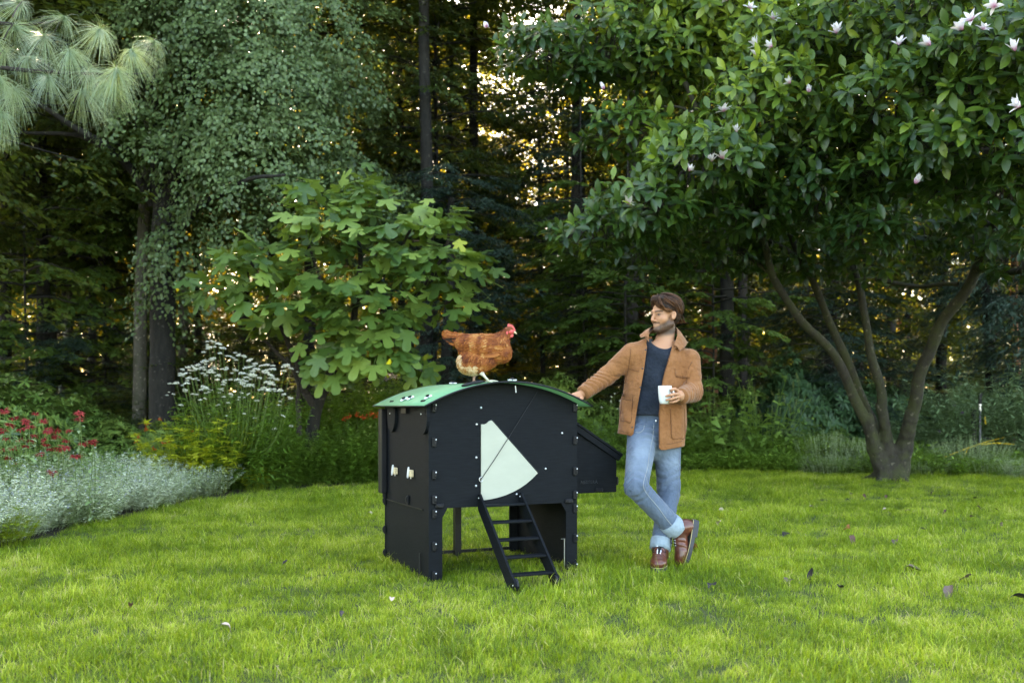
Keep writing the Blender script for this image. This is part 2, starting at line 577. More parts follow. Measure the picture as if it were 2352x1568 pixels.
def instanced(name, variants, pts, rotz, scl, vi, mat, tilt=None):
    """one object: the variants' geometry and the points in one mesh, spread by geometry nodes"""
    Vs, polys, tint, sel, n = [], {}, [], [], 0
    for k, (V, pl, t) in enumerate(variants):
        Vs.append(V); tint.append(np.broadcast_to(t, (len(V),))); sel.append(np.full(len(V), k + 1.0))
        for p in pl:
            polys.setdefault(p.shape[1], []).append(p + n)
        n += len(V)
    Vs.append(pts)
    N = len(pts)
    def pad(a): return np.concatenate([np.zeros(n), a])
    at = dict(tint=np.concatenate(tint + [np.zeros(N)]), sel=np.concatenate(sel + [np.zeros(N)]), rz=pad(rotz), sc=pad(scl), vi=pad(vi),
              tx=pad(tilt[:, 0] if tilt is not None else np.zeros(N)), ty=pad(tilt[:, 1] if tilt is not None else np.zeros(N)))
    me = mesh_np(name, np.concatenate(Vs), [np.concatenate(v) for v in polys.values()], attrs=at)
    me.materials.append(mat)
    ng = bpy.data.node_groups.new(name + '_spread', 'GeometryNodeTree')
    ng.interface.new_socket('Geometry', in_out='INPUT', socket_type='NodeSocketGeometry')
    ng.interface.new_socket('Geometry', in_out='OUTPUT', socket_type='NodeSocketGeometry')
    N_, L = ng.nodes, ng.links
    gi, go = N_.new('NodeGroupInput'), N_.new('NodeGroupOutput')
    def attr(nm):
        a = N_.new('GeometryNodeInputNamedAttribute'); a.data_type = 'FLOAT'; a.inputs['Name'].default_value = nm
        return a.outputs[0]
    join = N_.new('GeometryNodeJoinGeometry')
    sl = attr('sel')
    outs = []
    for k in range(len(variants) + 1):
        c = N_.new('FunctionNodeCompare'); c.data_type = 'FLOAT'; c.operation = 'EQUAL'
        L.new(sl, c.inputs[0]); c.inputs[1].default_value = float(k); c.inputs['Epsilon'].default_value = 0.1
        sp = N_.new('GeometryNodeSeparateGeometry'); sp.domain = 'POINT'
        L.new(gi.outputs[0], sp.inputs[0]); L.new(c.outputs[0], sp.inputs[1])
        outs.append(sp.outputs[0])
    for k in range(len(variants), 0, -1):
        g = N_.new('GeometryNodeGeometryToInstance'); L.new(outs[k], g.inputs[0]); L.new(g.outputs[0], join.inputs[0])
    mp = N_.new('GeometryNodeMeshToPoints'); L.new(outs[0], mp.inputs[0])
    ip = N_.new('GeometryNodeInstanceOnPoints')
    L.new(mp.outputs[0], ip.inputs['Points']); L.new(join.outputs[0], ip.inputs['Instance'])
    ip.inputs['Pick Instance'].default_value = True
    L.new(attr('vi'), ip.inputs['Instance Index'])
    cx = N_.new('ShaderNodeCombineXYZ'); L.new(attr('tx'), cx.inputs[0]); L.new(attr('ty'), cx.inputs[1]); L.new(attr('rz'), cx.inputs[2])
    er = N_.new('FunctionNodeEulerToRotation'); L.new(cx.outputs[0], er.inputs[0])
    L.new(er.outputs[0], ip.inputs['Rotation'])
    L.new(attr('sc'), ip.inputs['Scale'])
    L.new(ip.outputs[0], go.inputs[0])
    o = link(name, me)
    md = o.modifiers.new('spread', 'NODES'); md.node_group = ng
    return o

def spread_grass():
    rs = np.random.RandomState(3)
    var = [tuft(rs, 46, 0.09, 0.024, 0.050, 0.0027, 0.7) for _ in range(4)] + [tuft(rs, 40, 0.085, 0.034, 0.078, 0.0026, 0.9) for _ in range(3)]
    pts = []
    for (y0, y1, dens) in ((2.2, 5.5, 330), (5.5, 8, 270), (8, 11, 190), (11, 17, 130)):
        xw = 0.54 * y1 + 1.3
        n = int((y1 - y0) * 2 * xw * dens)
        x = rs.uniform(-xw, xw, n); y = rs.uniform(y0, y1, n)
        k = in_poly(x, y, LAWN) & (np.abs(x) < 0.54 * y + 1.2)
        pts.append(np.stack([x[k], y[k], np.zeros(k.sum())], 1))
    pts = np.concatenate(pts)
    N = len(pts)
    h = snoise(pts, 1.6) * 0.5 + snoise(pts + 5, 5.0) * 0.35
    far = np.clip((pts[:, 1] - 6) / 8, 0, 1)
    scl = (0.95 + 0.38 * np.tanh(h)) * rs.uniform(0.75, 1.25, N) * (1 + 0.25 * far)
    vi = np.where(h + rs.normal(0, .5, N) > 0.6, rs.randint(4, 7, N), rs.randint(0, 4, N))
    # the blades lie over in drifts, all one way within a patch
    ang = snoise(pts + 11, 0.9) * 2.5
    tl = 0.22 + 0.15 * rs.normal(size=N)
    ca, sa = np.cos(ang), np.sin(ang)
    tilt = np.stack([ca * tl, sa * tl], 1)
    # longer grass left standing along the coop walls and round the boots
    o = instanced('grass', var, pts, rs.uniform(0, 6.28, N), scl, vi, M_GRASS, tilt)
    tag(o, 'short bright green lawn grass around the chicken coop', 'grass', kind='stuff')
    print('grass tufts', N)
spread_grass()
# ------------------------------------------------------------------ the chicken coop
FL = np.array([-0.504, 6.02]); UA = math.radians(24.3)
Ux = np.array([math.cos(UA), math.sin(UA)]); Vx = np.array([-math.sin(UA), math.cos(UA)])
def cw(u, v, z): 
    q = FL + u * Ux + v * Vx
    return np.array([q[0], q[1], z])
def front(px, py, v=0.0):
    """(u, z) on the plane of the front wall for a spot measured on a 2560 px photograph"""
    x, y = px / 1.0884, py / 1.0884
    r = (x - CX) / FPX
    f = FL + v * Vx
    u = (r * f[1] - f[0]) / (Ux[0] - Ux[1] * r)
    return u, EYE - (y - CY) / FPX * (f[1] + Ux[1] * u)
def c1(x, y): return front(900 + x * 0.3955, 900 + y * 0.3955)
def side(px, py, u=0.0):
    x, y = px / 1.0884, py / 1.0884
    r = (x - CX) / FPX
    f = FL + u * Ux
    v = (r * f[1] - f[0]) / (Vx[0] - Vx[1] * r)
    return v, EYE - (y - CY) / FPX * (f[1] + Vx[1] * v)
def s1(x, y): return side(900 + x * 0.3955, 900 + y * 0.3955)
def s4(x, y): return side(920 + x / 4.61, 920 + y / 4.61)

M_BLACK = solid('black recycled plastic', (0.0077, 0.00945, 0.01155), rough=0.6, var=0.3, scale=40, bump=0.35, bscale=350, stretch=(0.25, 0.25, 3), spec=0.08)
M_BLACK2 = solid('black plastic trim', (0.006, 0.007, 0.009), rough=0.42, var=0.2, scale=30, bump=0.1, spec=0.3)
M_DOOR = solid('pale sage plastic', (0.37, 0.385, 0.315), rough=0.5, var=0.06, scale=5, bump=0.15, bscale=90, stretch=(1, 1, 2))
M_ROOF = solid('green roof plastic', (0.1105, 0.306, 0.1445), rough=0.6, var=0.06, scale=3, bump=0.1, bscale=60)
M_METAL = solid('zinc bolt', (0.75, 0.76, 0.78), rough=0.3, metal=0.85, var=0.1)
M_WHITE = solid('white plastic', (0.75, 0.77, 0.80), rough=0.35, var=0.05)
M_PINE = solid('raw pine wood', (0.62, 0.50, 0.30), rough=0.7, var=0.2, scale=30, stretch=(1, 1, 6))
M_CORD = solid('black cord', (0.015, 0.015, 0.018), rough=0.8)

def zroof(u): return 1.217 - 0.150 * ((u - 0.5) / 0.565) ** 2
coop = empty('chicken_coop', (FL[0], FL[1], 0), 'raised black plastic chicken coop with curved green roof, nest box and ladder', 'chicken coop', rz=UA)

W, DP, TH = 1.015, 0.90, 0.014
def plate(name, poly, axis, t0, t1, mat, parent=coop, smooth=False):
    fn = {'y': lambda a, b, t: (a, t, b), 'x': lambda a, b, t: (t, a, b), 'z': lambda a, b, t: (a, b, t)}[axis]
    mb = MB().prism(poly, fn, t0, t1)
    bm_fix = mb.build(name, mat, parent)
    return bm_fix
zc = 0.443
us = np.linspace(0, W, 17)
# front wall with the arched top and the leg cut-out
poly = [(0, 0.0), (0.088, 0.0), (0.088, 0.385), (0.122, zc), (0.90, zc), (0.935, 0.385), (0.935, 0.0), (W, 0.0)]
poly += [(u, zroof(u) - 0.012) for u in us[::-1]]
plate('front_wall', poly, 'y', 0.0, TH, M_BLACK)
poly = [(0, 0.0), (0.075, 0.0), (0.075, 0.385), (0.11, zc), (0.90, zc), (0.935, 0.385), (0.935, 0.0), (W, 0.0)]
poly += [(u, zroof(u) - 0.012) for u in us[::-1]]
plate('back_wall', poly, 'y', DP - TH, DP, M_BLACK)
# side walls butt between front and back walls, let in 4 mm
plate('side_wall', [(TH + 0.001, 0.0), (DP - TH - 0.001, 0.0), (DP - TH - 0.001, 1.072), (TH + 0.001, 1.072)], 'x', 0.003, 0.017, M_BLACK)
plate('side_wall', [(TH + 0.001, 0.0), (DP - TH - 0.001, 0.0), (DP - TH - 0.001, 1.072), (TH + 0.001, 1.072)], 'x', W - 0.017, W - 0.003, M_BLACK)
MB().box((0.018, TH + 0.001, zc + 0.004), (W - 0.018, DP - TH - 0.001, zc + 0.022)).build('floor_panel', M_BLACK2, coop)
MB().box((0.49, DP - 0.075, 0.0), (0.535, DP - 0.030, zc)).build('middle_leg', M_BLACK2, coop)
MB().box((0.09, DP - 0.045, 0.03), (0.92, DP - 0.02, 0.05)).build('base_rail', M_BLACK2, coop)
# back door panel that stands proud at the left
MB().box((-0.038, DP - 0.055, 0.47), (-0.001, DP + 0.03, 1.045), 0.004).build('back_door', M_BLACK2, coop)
# small steps in the side wall's edge
MB().box((-0.005, 0.10, 0.425), (0.001, 0.85, 0.431)).build('seam', M_BLACK2, coop)

# roof sheet
def roof_sheet():
    n = 29
    u = np.linspace(-0.065, 1.065, n)
    v0, v1, th = -0.115, DP + 0.06, 0.007
    V, F = [], []
    for k, uu in enumerate(u):
        s = -2 * 0.150 * (uu - 0.5) / 0.565 ** 2
        nx, nz = -s / math.hypot(s, 1), 1 / math.hypot(s, 1)
        z = zroof(uu)
        for (vv) in (v0, v1):
            V.append((uu, vv, z)); V.append((uu - nx * th, vv, z - nz * th))
    for k in range(n - 1):
        a, b = 4 * k, 4 * k + 4
        F += [(a, b, b + 2, a + 2), (a + 1, a + 3, b + 3, b + 1), (a, a + 1, b + 1, b), (a + 2, b + 2, b + 3, a + 3)]
    F += [(0, 2, 3, 1), (4 * n - 4, 4 * n - 3, 4 * n - 1, 4 * n - 2)]
    mb = MB(); mb.add(V, F)
    o = mb.build('roof', M_ROOF, coop)
    o.data.polygons.foreach_set('use_smooth', [len(p.vertices) == 4 and abs(p.normal.z) > 0.6 for p in o.data.polygons])
    # dark rubber edging round the sheet
    for (vv, nm) in ((v0, 'roof_edging'), (v1, 'roof_edging')):
        p = [(uu, vv, zroof(uu) - 0.004) for uu in np.linspace(-0.066, 1.066, 33)]
        MB().tube(p, 0.0062, 6).build(nm, M_BLACK2, coop, smooth=True)
    for uu in (-0.066, 1.066):
        MB().tube([(uu, v0, zroof(uu) - 0.004), (uu, v1, zroof(uu) - 0.004)], 0.005, 6).build('roof_edging', M_BLACK2, coop, smooth=True)
roof_sheet()

# bolts (shared mesh)
def dome(r, h, n=10):
    V = [(0, 0, h)]
    for k in (1, 2, 3):
        t = k / 3 * math.pi / 2
        V += [(r * math.sin(t) * math.cos(a), r * math.sin(t) * math.sin(a), h * math.cos(t)) for a in np.arange(n) / n * 6.2832]
    F = [(0, 1 + i, 1 + (i + 1) % n) for i in range(n)]
    for k in (0, 1):
        F += [(1 + k * n + i, 1 + (k + 1) * n + i, 1 + (k + 1) * n + (i + 1) % n, 1 + k * n + (i + 1) % n) for i in range(n)]
    me = bpy.data.meshes.new('bolt'); me.from_pydata(V, [], F); me.polygons.foreach_set('use_smooth', [True] * len(F)); me.update()
    return me
bolt_me = dome(0.0075, 0.006); bolt_me.materials.append(M_METAL)
tiny_me = dome(0.0045, 0.004); tiny_me.materials.append(M_WHITE)
def bolt(u, v, z, rot, parent=coop, me=None):
    o = link('bolt', me or bolt_me, parent, loc=(u, v, z)); o.rotation_euler = rot
    return o
RF = (math.radians(90), 0, 0); RL = (0, math.radians(-90), 0)
for (x, y) in [(765, 300), (737, 405), (735, 614), (733, 793), (990, 846), (1173, 685), (1277, 460)]:
    u, z = c1(x, y); bolt(u, -0.0005, z, RF)
# locking tabs with their bolts
tab = MB(); tab.box((-0.013, -0.016, -0.028), (0.013, 0.0, 0.028), 0.005); tab.box((-0.004, -0.024, -0.016), (0.012, -0.014, 0.020), 0.004)
tab_o = tab.build('locking_tab', M_BLACK2, coop)
tab_me = tab_o.data
bpy.data.objects.remove(tab_o)
def locking_tab(u, v, z, rot=(0, 0, 0), b=True):
    o = link('locking_tab', tab_me, coop, loc=(u, v, z)); o.rotation_euler = rot
    if b:
        q = link('bolt', tiny_me, o, loc=(0.006, -0.0245, 0.016)); q.rotation_euler = RF
for y in (300, 517, 723, 880, 970, 1175, 1360):
    u, z = c1(466, y); locking_tab(u, -0.001, z)
for y in (300, 505, 700, 850, 935, 1122, 1300):
    u, z = c1(1356, y); locking_tab(u, -0.001, z)
for (x, y) in ((500, 918), (1318, 888)):
    u, z = c1(x, y); locking_tab(u, -0.001, z, (0, math.radians(90), 0), False)
for y in (855, 892, 1075, 1225):
    v, z = s1(178, y); locking_tab(0.002, DP - 0.02, z, (0, 0, math.radians(-90)), False)
v, z = s1(307, 882); locking_tab(0.002, v, z, (0, 0, math.radians(-90)), False)

# sector door, its groove, the cord that lifts it
dp = [(763, 885), (763, 405), (785, 405), (800, 397), (812, 385), (826, 379), (838, 386), (985, 555), (1120, 712)]
for t in np.linspace(0, 1, 9)[1:]:
    p0, p1, p2 = np.array((1120, 712)), np.array((985, 865)), np.array((763, 885))
    q = (1 - t) ** 2 * p0 + 2 * t * (1 - t) * p1 + t * t * p2
    if t < 1: dp.append(tuple(q))
dpoly = [c1(*p) for p in dp][::-1]
plate('pop_door', dpoly, 'y', -0.009, -0.001, M_DOOR)
for (a, b) in (((826, 377), (1122, 713)),):
    ua, za = c1(*a); ub, zb = c1(*b)
    MB().tube([(ua + .004, -0.006, za + .002), (ub + .004, -0.006, zb)], 0.005, 6).build('door_runner', M_BLACK2, coop)
pts = [c1(762, 748), c1(850, 618), c1(930, 494), c1(1030, 340), c1(1118, 200)]
MB().tube([(u, -0.014 if i < 3 else -0.006, z) for i, (u, z) in enumerate(pts)], 0.0022, 6).build('door_cord', M_CORD, coop, smooth=True)
u, z = c1(760, 752)
MB().tube([(u + .012 * math.cos(a), -0.013, z + .014 * math.sin(a)) for a in np.linspace(0, 6.28, 13)], 0.0022, 6).build('cord_knot', M_METAL, coop, smooth=True)
ua, za = c1(957, 162); ub, zb = c1(963, 205)
MB().tube([(ua, -0.06, za), (ub, -0.055, zb)], 0.0035, 6).build('pull_tab', M_WHITE, coop)
# vent slot that shows bright under the roof rim
p = [c1(1140, 166), c1(1180, 176), c1(1215, 188)]
MB().tube([(u, -0.09, z) for u, z in p], 0.002, 5).build('vent_slot', M_WHITE, coop)

# star-shaped roof clips and the handle strap
def roof_hit(px, py):
    """(u, v) where the sight line through a spot of a 2352 px frame meets the roof"""
    d = np.array([(px - CX) / FPX, 1.0, -(py - CY) / FPX]); best = None
    for t in np.linspace(5.4, 8.0, 5201):
        q = np.array([0, 0, EYE]) + d * t
        r = q[:2] - FL; u, v = r @ Ux, r @ Vx
        if -0.065 < u < 1.065 and -0.115 < v < DP + 0.06 and q[2] < zroof(u): return u, v
    return None
star = MB()
for k in range(4):
    a = k * math.pi / 2 + 0.5
    c, s = math.cos(a), math.sin(a)
    R = Matrix(((c, -s, 0, 0), (s, c, 0, 0), (0, 0, 1, 0), (0, 0, 0, 1)))
    star.box((0.002, -0.005, 0.002), (0.024, 0.005, 0.008), 0.002, M=R)
so = star.build('roof_clip', M_WHITE, coop); star_me = so.data; bpy.data.objects.remove(so)
knob = MB(); knob.tube([(0, 0, 0.003), (0, 0, 0.016)], 0.0085, 10)
ko = knob.build('knob', M_BLACK2, coop); knob_me = ko.data; bpy.data.objects.remove(ko)
def clip(u, v):
    s = -2 * 0.150 * (u - 0.5) / 0.565 ** 2
    o = link('roof_clip', star_me, coop, loc=(u, v, zroof(u) + 0.001)); o.rotation_euler = (0, -math.atan(s), 0)
    link('knob', knob_me, o); o.scale = (1.35, 1.35, 1.35)
for (x, y) in ((883, 916.5), (929, 919), (984, 914)):
    h = roof_hit(x, y)
    clip(*(h or (0.02, 0.4)))
clip(0.5, DP + 0.0); clip(0.52, -0.075); clip(0.98, 0.02); clip(0.98, 0.8)
# strap handle lying on the roof
h0, h1 = roof_hit(1108, 886) or (0.36, -0.02), roof_hit(1163, 0) or None
hu = [(0.20, -0.035), (0.235, -0.04), (0.27, -0.045), (0.31, -0.05), (0.345, -0.05)]
strap = []
for w_, dz in ((0.0, 0.006),):
    strap = [(u, v, zroof(u) + 0.012) for u, v in hu]
MB().tube(strap, [0.006, 0.013, 0.010, 0.013, 0.005], 8).build('roof_handle', M_BLACK2, coop, smooth=True)

# round vents on the left wall
for (x, y) in ((293, 578), (655, 590)):
    v, z = s4(x, y)
    z += 0.015
    A = np.linspace(0, 2 * math.pi, 25)[:-1]
    o = MB().prism([(v + 0.088 * math.cos(a), z + 0.105 * math.sin(a)) for a in A], lambda a, b, t: (t, a, b), -0.018, 0.002).build('vent_cover', M_BLACK, coop)
    o2 = MB().prism([(v + 0.066 * math.cos(a), z + 0.020 + 0.075 * abs(math.sin(a))) for a in np.linspace(0, math.pi, 13)], lambda a, b, t: (t, a, b), -0.0205, -0.0175).build('vent_shade_plate', solid('vent dark', (0.004, 0.004, 0.004), rough=0.9), coop)  # near-black plate painted in for the shaded hole
    bolt(-0.021, v + 0.01, z + 0.018, RL, me=tiny_me)
v, z = s4(440, 500)
MB().box((-0.02, v - 0.05, z - 0.01), (0.0, v + 0.05, 1.05)).build('roof_bracket', M_BLACK2, coop)
# two wooden turn-buttons with pale latches
for (x, y) in ((230, 696), (330, 712)):
    v, z = s1(x, y)
    b_ = MB().box((-0.022, v - 0.032, z - 0.024), (0.0, v + 0.032, z + 0.02), 0.003).build('wood_block', M_PINE, coop)
    lf = [(v + 0.006 + 0.013 * math.sin(t) , z + 0.004 - 0.036 * math.cos(t)) for t in np.linspace(0, 6.283, 13)[:-1]]
    lf = [(v + 0.004 + (0.012 * math.sin(t) + 0.30 * 0.036 * -math.cos(t) * -1), z + 0.003 - 0.036 * math.cos(t)) for t in np.linspace(0, 6.283, 13)[:-1]]
    MB().prism(lf, lambda a, b, t: (t, a, b), -0.030, -0.0225).build('turn_latch', M_WHITE, b_)
    MB().tube([(-0.012, v - 0.006, z - 0.024), (-0.012, v - 0.006, z - 0.036)], 0.003, 6).build('screw', M_METAL, b_)
v, z = s1(386, 1220)
MB().tube([(-0.008, v, z), (-0.008, v, 0.0)], 0.005, 6).build('ground_peg', M_BLACK2, coop)
MB().tube([(W - 0.05, 0.08, 0.20), (W - 0.05, 0.08, 0.0)], 0.004, 6).tube([(W - 0.075, 0.08, 0.20), (W - 0.025, 0.08, 0.20)], 0.003, 6).build('ground_peg', M_METAL, coop)

# nest box on the right wall
nb0, nb1, nz = 0.12, 0.78, 0.487
prof = [(W + 0.001, nz), (1.377, nz), (1.377, 0.735), (W + 0.001, 0.962)]
nest = plate('nest_box', prof, 'y', nb0, nb0 + TH, M_BLACK)
o = plate('nest_box_back', prof, 'y', nb1 - TH, nb1, M_BLACK, nest)
MB().box((1.368, nb0 + TH + .001, nz), (1.382, nb1 - TH - .001, 0.725)).build('nest_box_end', M_BLACK, nest)
MB().box((W + 0.002, nb0 + TH + .001, nz + 0.004), (1.366, nb1 - TH - .001, nz + 0.018)).build('nest_box_floor', M_BLACK2, nest)
lid = [(W + 0.001, 0.975), (W + 0.001, 0.989), (1.412, 0.741), (1.407, 0.727)]
plate('nest_box_lid', lid, 'y', nb0 - 0.03, nb1 + 0.03, M_BLACK, nest)
barge = [(W + 0.003, 0.925), (W + 0.003, 0.973), (1.404, 0.726), (1.385, 0.697)]
plate('barge_board', barge, 'y', nb0 - 0.022, nb0 - 0.001, M_BLACK, nest)
for uu, zz in ((1.03, nz + 0.018), (1.24, nz + 0.018)):
    q = link('locking_tab', tab_me, nest, loc=(uu, nb0 - 0.001, zz)); q.rotation_euler = (0, math.radians(90), 0)
q = link('locking_tab', tab_me, nest, loc=(1.383, nb0 + 0.02, 0.56)); q.rotation_euler = (0, 0, math.radians(90))
MB().tube([(1.375, nb0 + .05, 0.768), (1.39, nb0 + .05, 0.775), (1.405, nb0 + .05, 0.755)], 0.005, 6).build('lid_clip', M_METAL, nest, smooth=True)
MB().box((1.33, nb0 + .1, 0.785), (1.37, nb0 + .16, 0.80), 0.004).build('lid_grip', M_BLACK2, nest)
MB().box((1.035, 0.25, 0.95), (1.05, 0.27, 1.06)).build('roof_strut', M_PINE, coop)
# embossed lettering on the nest box
def letters(txt, size, name, parent, mat, depth=0.0012):
    cu = bpy.data.curves.new(name, 'FONT'); cu.body = txt; cu.size = size; cu.extrude = depth; cu.space_character = 1.05; cu.resolution_u = 3
    o = bpy.data.objects.new(name, cu); COL.objects.link(o)
    me = bpy.data.meshes.new_from_object(o.evaluated_get(bpy.context.evaluated_depsgraph_get()))
    bpy.data.objects.remove(o)
    me.materials.clear(); me.materials.append(mat)
    return link(name, me, parent)
lt = letters('NESTERA', 0.030, 'embossed_lettering', nest, solid('embossed plastic', (0.02, 0.024, 0.03), rough=0.3))
lt.rotation_euler = (math.radians(90), 0, 0); lt.location = (1.105, nb0 - 0.0012, 0.550)

# ladder
ladder = empty('ladder'); ladder.parent = coop
lu0, lu1 = 0.318, 0.612
def rail(u0, u1):
    prof = [(-0.018, 0.525), (-0.004, 0.505), (-0.003, 0.455), (-0.012, 0.425), (-0.475, 0.005), (-0.50, -0.004), (-0.535, 0.0), (-0.556, 0.02), (-0.560, 0.045), (-0.55, 0.07), (-0.53, 0.085), (-0.515, 0.09), (-0.05, 0.508), (-0.035, 0.523)]
    return MB().prism(prof, lambda a, b, t: (t, a, b), u0, u1)
for a in (lu0, lu1 - 0.014):
    r = rail(a, a + 0.014).build('rail', M_BLACK, ladder)
    for (vv, zz) in ((-0.535, 0.045), (-0.025, 0.498)):
        for s_ in (-1, 1):
            q = link('bolt', tiny_me, r, loc=(a - 0.0005 if s_ < 0 else a + 0.0145, vv, zz)); q.rotation_euler = (0, math.radians(90 * s_), 0)
for k in range(5):
    t = (0.05, 0.262, 0.475, 0.68, 0.88)[k]
    vv = -0.03 - t * 0.47; zz = 0.478 - t * 0.44
    MB().box((lu0 + 0.015, vv - 0.052, zz - 0.007), (lu1 - 0.015, vv + 0.018, zz + 0.007), 0.003).build('tread', M_BLACK, ladder)
for a in (lu0 + 0.0145, lu1 - 0.0275):
    A = np.arange(16) / 16 * 6.2832
    MB().prism([(-0.52 + 0.042 * math.cos(t), 0.042 + 0.042 * math.sin(t)) for t in A], lambda p, q, t: (t, p, q), a, a + 0.013).build('wheel', M_BLACK2, ladder)
# ------------------------------------------------------------------ leaf templates (x along the leaf, z up), length 1
def oval_leaf(n=5, wid=0.42, fold=0.10, curl=0.15, peak=0.5):
    V, Q, T3 = [], [], []
    V.append((0, 0, 0))
    for i in range(1, n):
        t = i / n
        w = wid * 0.5 * (math.sin(math.pi * t ** (0.8 if peak < 0.55 else 1.25)) ** 0.8)
        z = -curl * t * t
        V += [(t, -w, z + fold * w * 2), (t, 0, z), (t, w, z + fold * w * 2)]
    V.append((1, 0, -curl * 1.1))
    L = len(V) - 1
    T3 += [(0, 1, 2), (0, 2, 3)]
    for i in range(n - 2):
        a = 1 + 3 * i
        Q += [(a, a + 3, a + 4, a + 1), (a + 1, a + 4, a + 5, a + 2)]
    a = L - 3
    T3 += [(a, L, a + 1), (a + 1, L, a + 2)]
    return np.array(V), [np.array(Q), np.array(T3)]
def quick_leaf(wid=0.5, droop=0.12):
    V = [(0, 0, 0), (0.45, -wid / 2, 0.04), (1, 0, -droop), (0.45, wid / 2, 0.04)]
    return np.array(V), [np.array([(0, 1, 2), (0, 2, 3)])]
def six_leaf(wid=0.35, droop=0.2):
    V = [(0, 0, 0), (0.35, -wid / 2, 0.03), (0.7, -wid * .42, -droop * .5), (1, 0, -droop), (0.7, wid * .42, -droop * .5), (0.35, wid / 2, 0.03), (0.5, 0, -droop * .3)]
    return np.array(V), [np.array([(0, 1, 6), (1, 2, 6), (2, 3, 6), (3, 4, 6), (4, 5, 6), (5, 0, 6)])]
def fig_leaf(seed=0):
    """palmate leaf with five rounded lobes, veins as folds"""
    rs = np.random.RandomState(seed)
    out = []
    lobes = [(-118, 0.42), (-58, 0.72), (0, 0.98), (58, 0.72), (118, 0.42)]
    for i, (a, r) in enumerate(lobes):
        a = a + rs.uniform(-5, 5); r = r * rs.uniform(0.92, 1.06)
        if i: 
            am = (out_a + a) / 2
            rr = 0.33 if i in (2, 3) else 0.30
            out.append((am, rr * rs.uniform(0.9, 1.3), -0.01))
        for da, k in ((-17, 0.80), (-9, 0.95), (0, 1.0), (9, 0.95), (17, 0.80)):
            out.append((a + da * (1.25 if r < 0.6 else 1), r * k, 0.03 if da == 0 else -0.015 * abs(da) / 9))
        out_a = a
    V = [(0, 0, 0)]
    for a, r, z in out:
        V.append((r * math.cos(math.radians(a)) + 0.0, r * math.sin(math.radians(a)), z - 0.22 * r * r + 0.04 * r))
    F = [(0, i, i + 1) for i in range(1, len(V) - 1)]
    F.append((0, len(V) - 1, 1))
    F = F[:-1] + [(0, len(V) - 1, 1)]
    return np.array(V), [np.array(F)]

# ------------------------------------------------------------------ leaf and bark materials
G = lambda *s: list(s)
M_LINDEN = leaf_mat('silvery linden leaf', G((0, (0.035, 0.070, 0.020)), (0.5, (0.110, 0.175, 0.060)), (1, (0.26, 0.36, 0.15))), 0.28, (0.28, 0.38, 0.06), rough=0.42, spec=0.5)
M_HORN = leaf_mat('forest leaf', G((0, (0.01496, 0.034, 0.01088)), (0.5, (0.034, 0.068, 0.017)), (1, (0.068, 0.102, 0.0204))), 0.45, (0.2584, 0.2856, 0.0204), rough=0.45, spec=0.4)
M_SPRIG = leaf_mat('sapling leaf', G((0, (0.025, 0.06, 0.014)), (0.5, (0.07, 0.135, 0.028)), (1, (0.15, 0.23, 0.05))), 0.35, (0.3, 0.42, 0.04), rough=0.45, spec=0.4)
M_GOLD = leaf_mat('sunlit yellow forest leaf', G((0, (0.10, 0.11, 0.012)), (0.5, (0.22, 0.21, 0.02)), (1, (0.42, 0.34, 0.05))), 0.55, (0.80, 0.62, 0.05), rough=0.5, spec=0.3)  # forest leaf with the sunlit gold of the far wood put into its colour
M_BLUE = leaf_mat('blue green needle leaf', G((0, (0.0126, 0.0315, 0.0224)), (0.5, (0.028, 0.0595, 0.042)), (1, (0.056, 0.098, 0.07))), 0.2, (0.07, 0.14, 0.035), rough=0.4)
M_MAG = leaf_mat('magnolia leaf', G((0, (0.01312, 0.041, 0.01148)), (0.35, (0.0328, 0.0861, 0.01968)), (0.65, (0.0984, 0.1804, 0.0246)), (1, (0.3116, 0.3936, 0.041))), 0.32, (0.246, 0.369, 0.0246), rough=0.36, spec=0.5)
M_FIG = leaf_mat('fig leaf', G((0, (0.022, 0.060, 0.014)), (0.35, (0.070, 0.150, 0.035)), (0.7, (0.20, 0.31, 0.065)), (0.93, (0.36, 0.48, 0.10)), (1, (0.50, 0.50, 0.03))), 0.34, (0.36, 0.46, 0.03), rough=0.42, spec=0.5)
M_RHODO = leaf_mat('rhododendron leaf', G((0, (0.03, 0.075, 0.016)), (0.5, (0.115, 0.20, 0.04)), (1, (0.30, 0.40, 0.09))), 0.15, (0.2, 0.3, 0.03), rough=0.33, spec=0.6)
M_HERB = leaf_mat('garden herb leaf', G((0, (0.045, 0.11, 0.014)), (0.5, (0.13, 0.25, 0.032)), (1, (0.30, 0.44, 0.07))), 0.3, (0.35, 0.45, 0.03))
M_YEL = leaf_mat('golden leaf', G((0, (0.10, 0.18, 0.015)), (0.5, (0.28, 0.36, 0.02)), (1, (0.52, 0.52, 0.04))), 0.35, (0.6, 0.6, 0.03))
M_GREY = leaf_mat('grey green leaf', G((0, (0.12, 0.19, 0.06)), (0.3, (0.38, 0.48, 0.24)), (0.6, (0.68, 0.74, 0.52)), (1, (0.80, 0.80, 0.72))), 0.25, (0.35, 0.45, 0.2), rough=0.6)
M_BALM = leaf_mat('bee balm leaf', G((0, (0.08, 0.16, 0.04)), (0.5, (0.22, 0.34, 0.13)), (1, (0.45, 0.56, 0.34))), 0.3, (0.35, 0.45, 0.05))
M_BUD = leaf_mat('butterfly bush leaf', G((0, (0.06, 0.11, 0.05)), (0.5, (0.15, 0.24, 0.11)), (1, (0.32, 0.43, 0.24))), 0.25, (0.3, 0.4, 0.1))
M_PURP = leaf_mat('dark purple leaf', G((0, (0.008, 0.007, 0.012)), (0.5, (0.02, 0.018, 0.03)), (1, (0.05, 0.05, 0.075))), 0.05, (0.1, 0.05, 0.05))
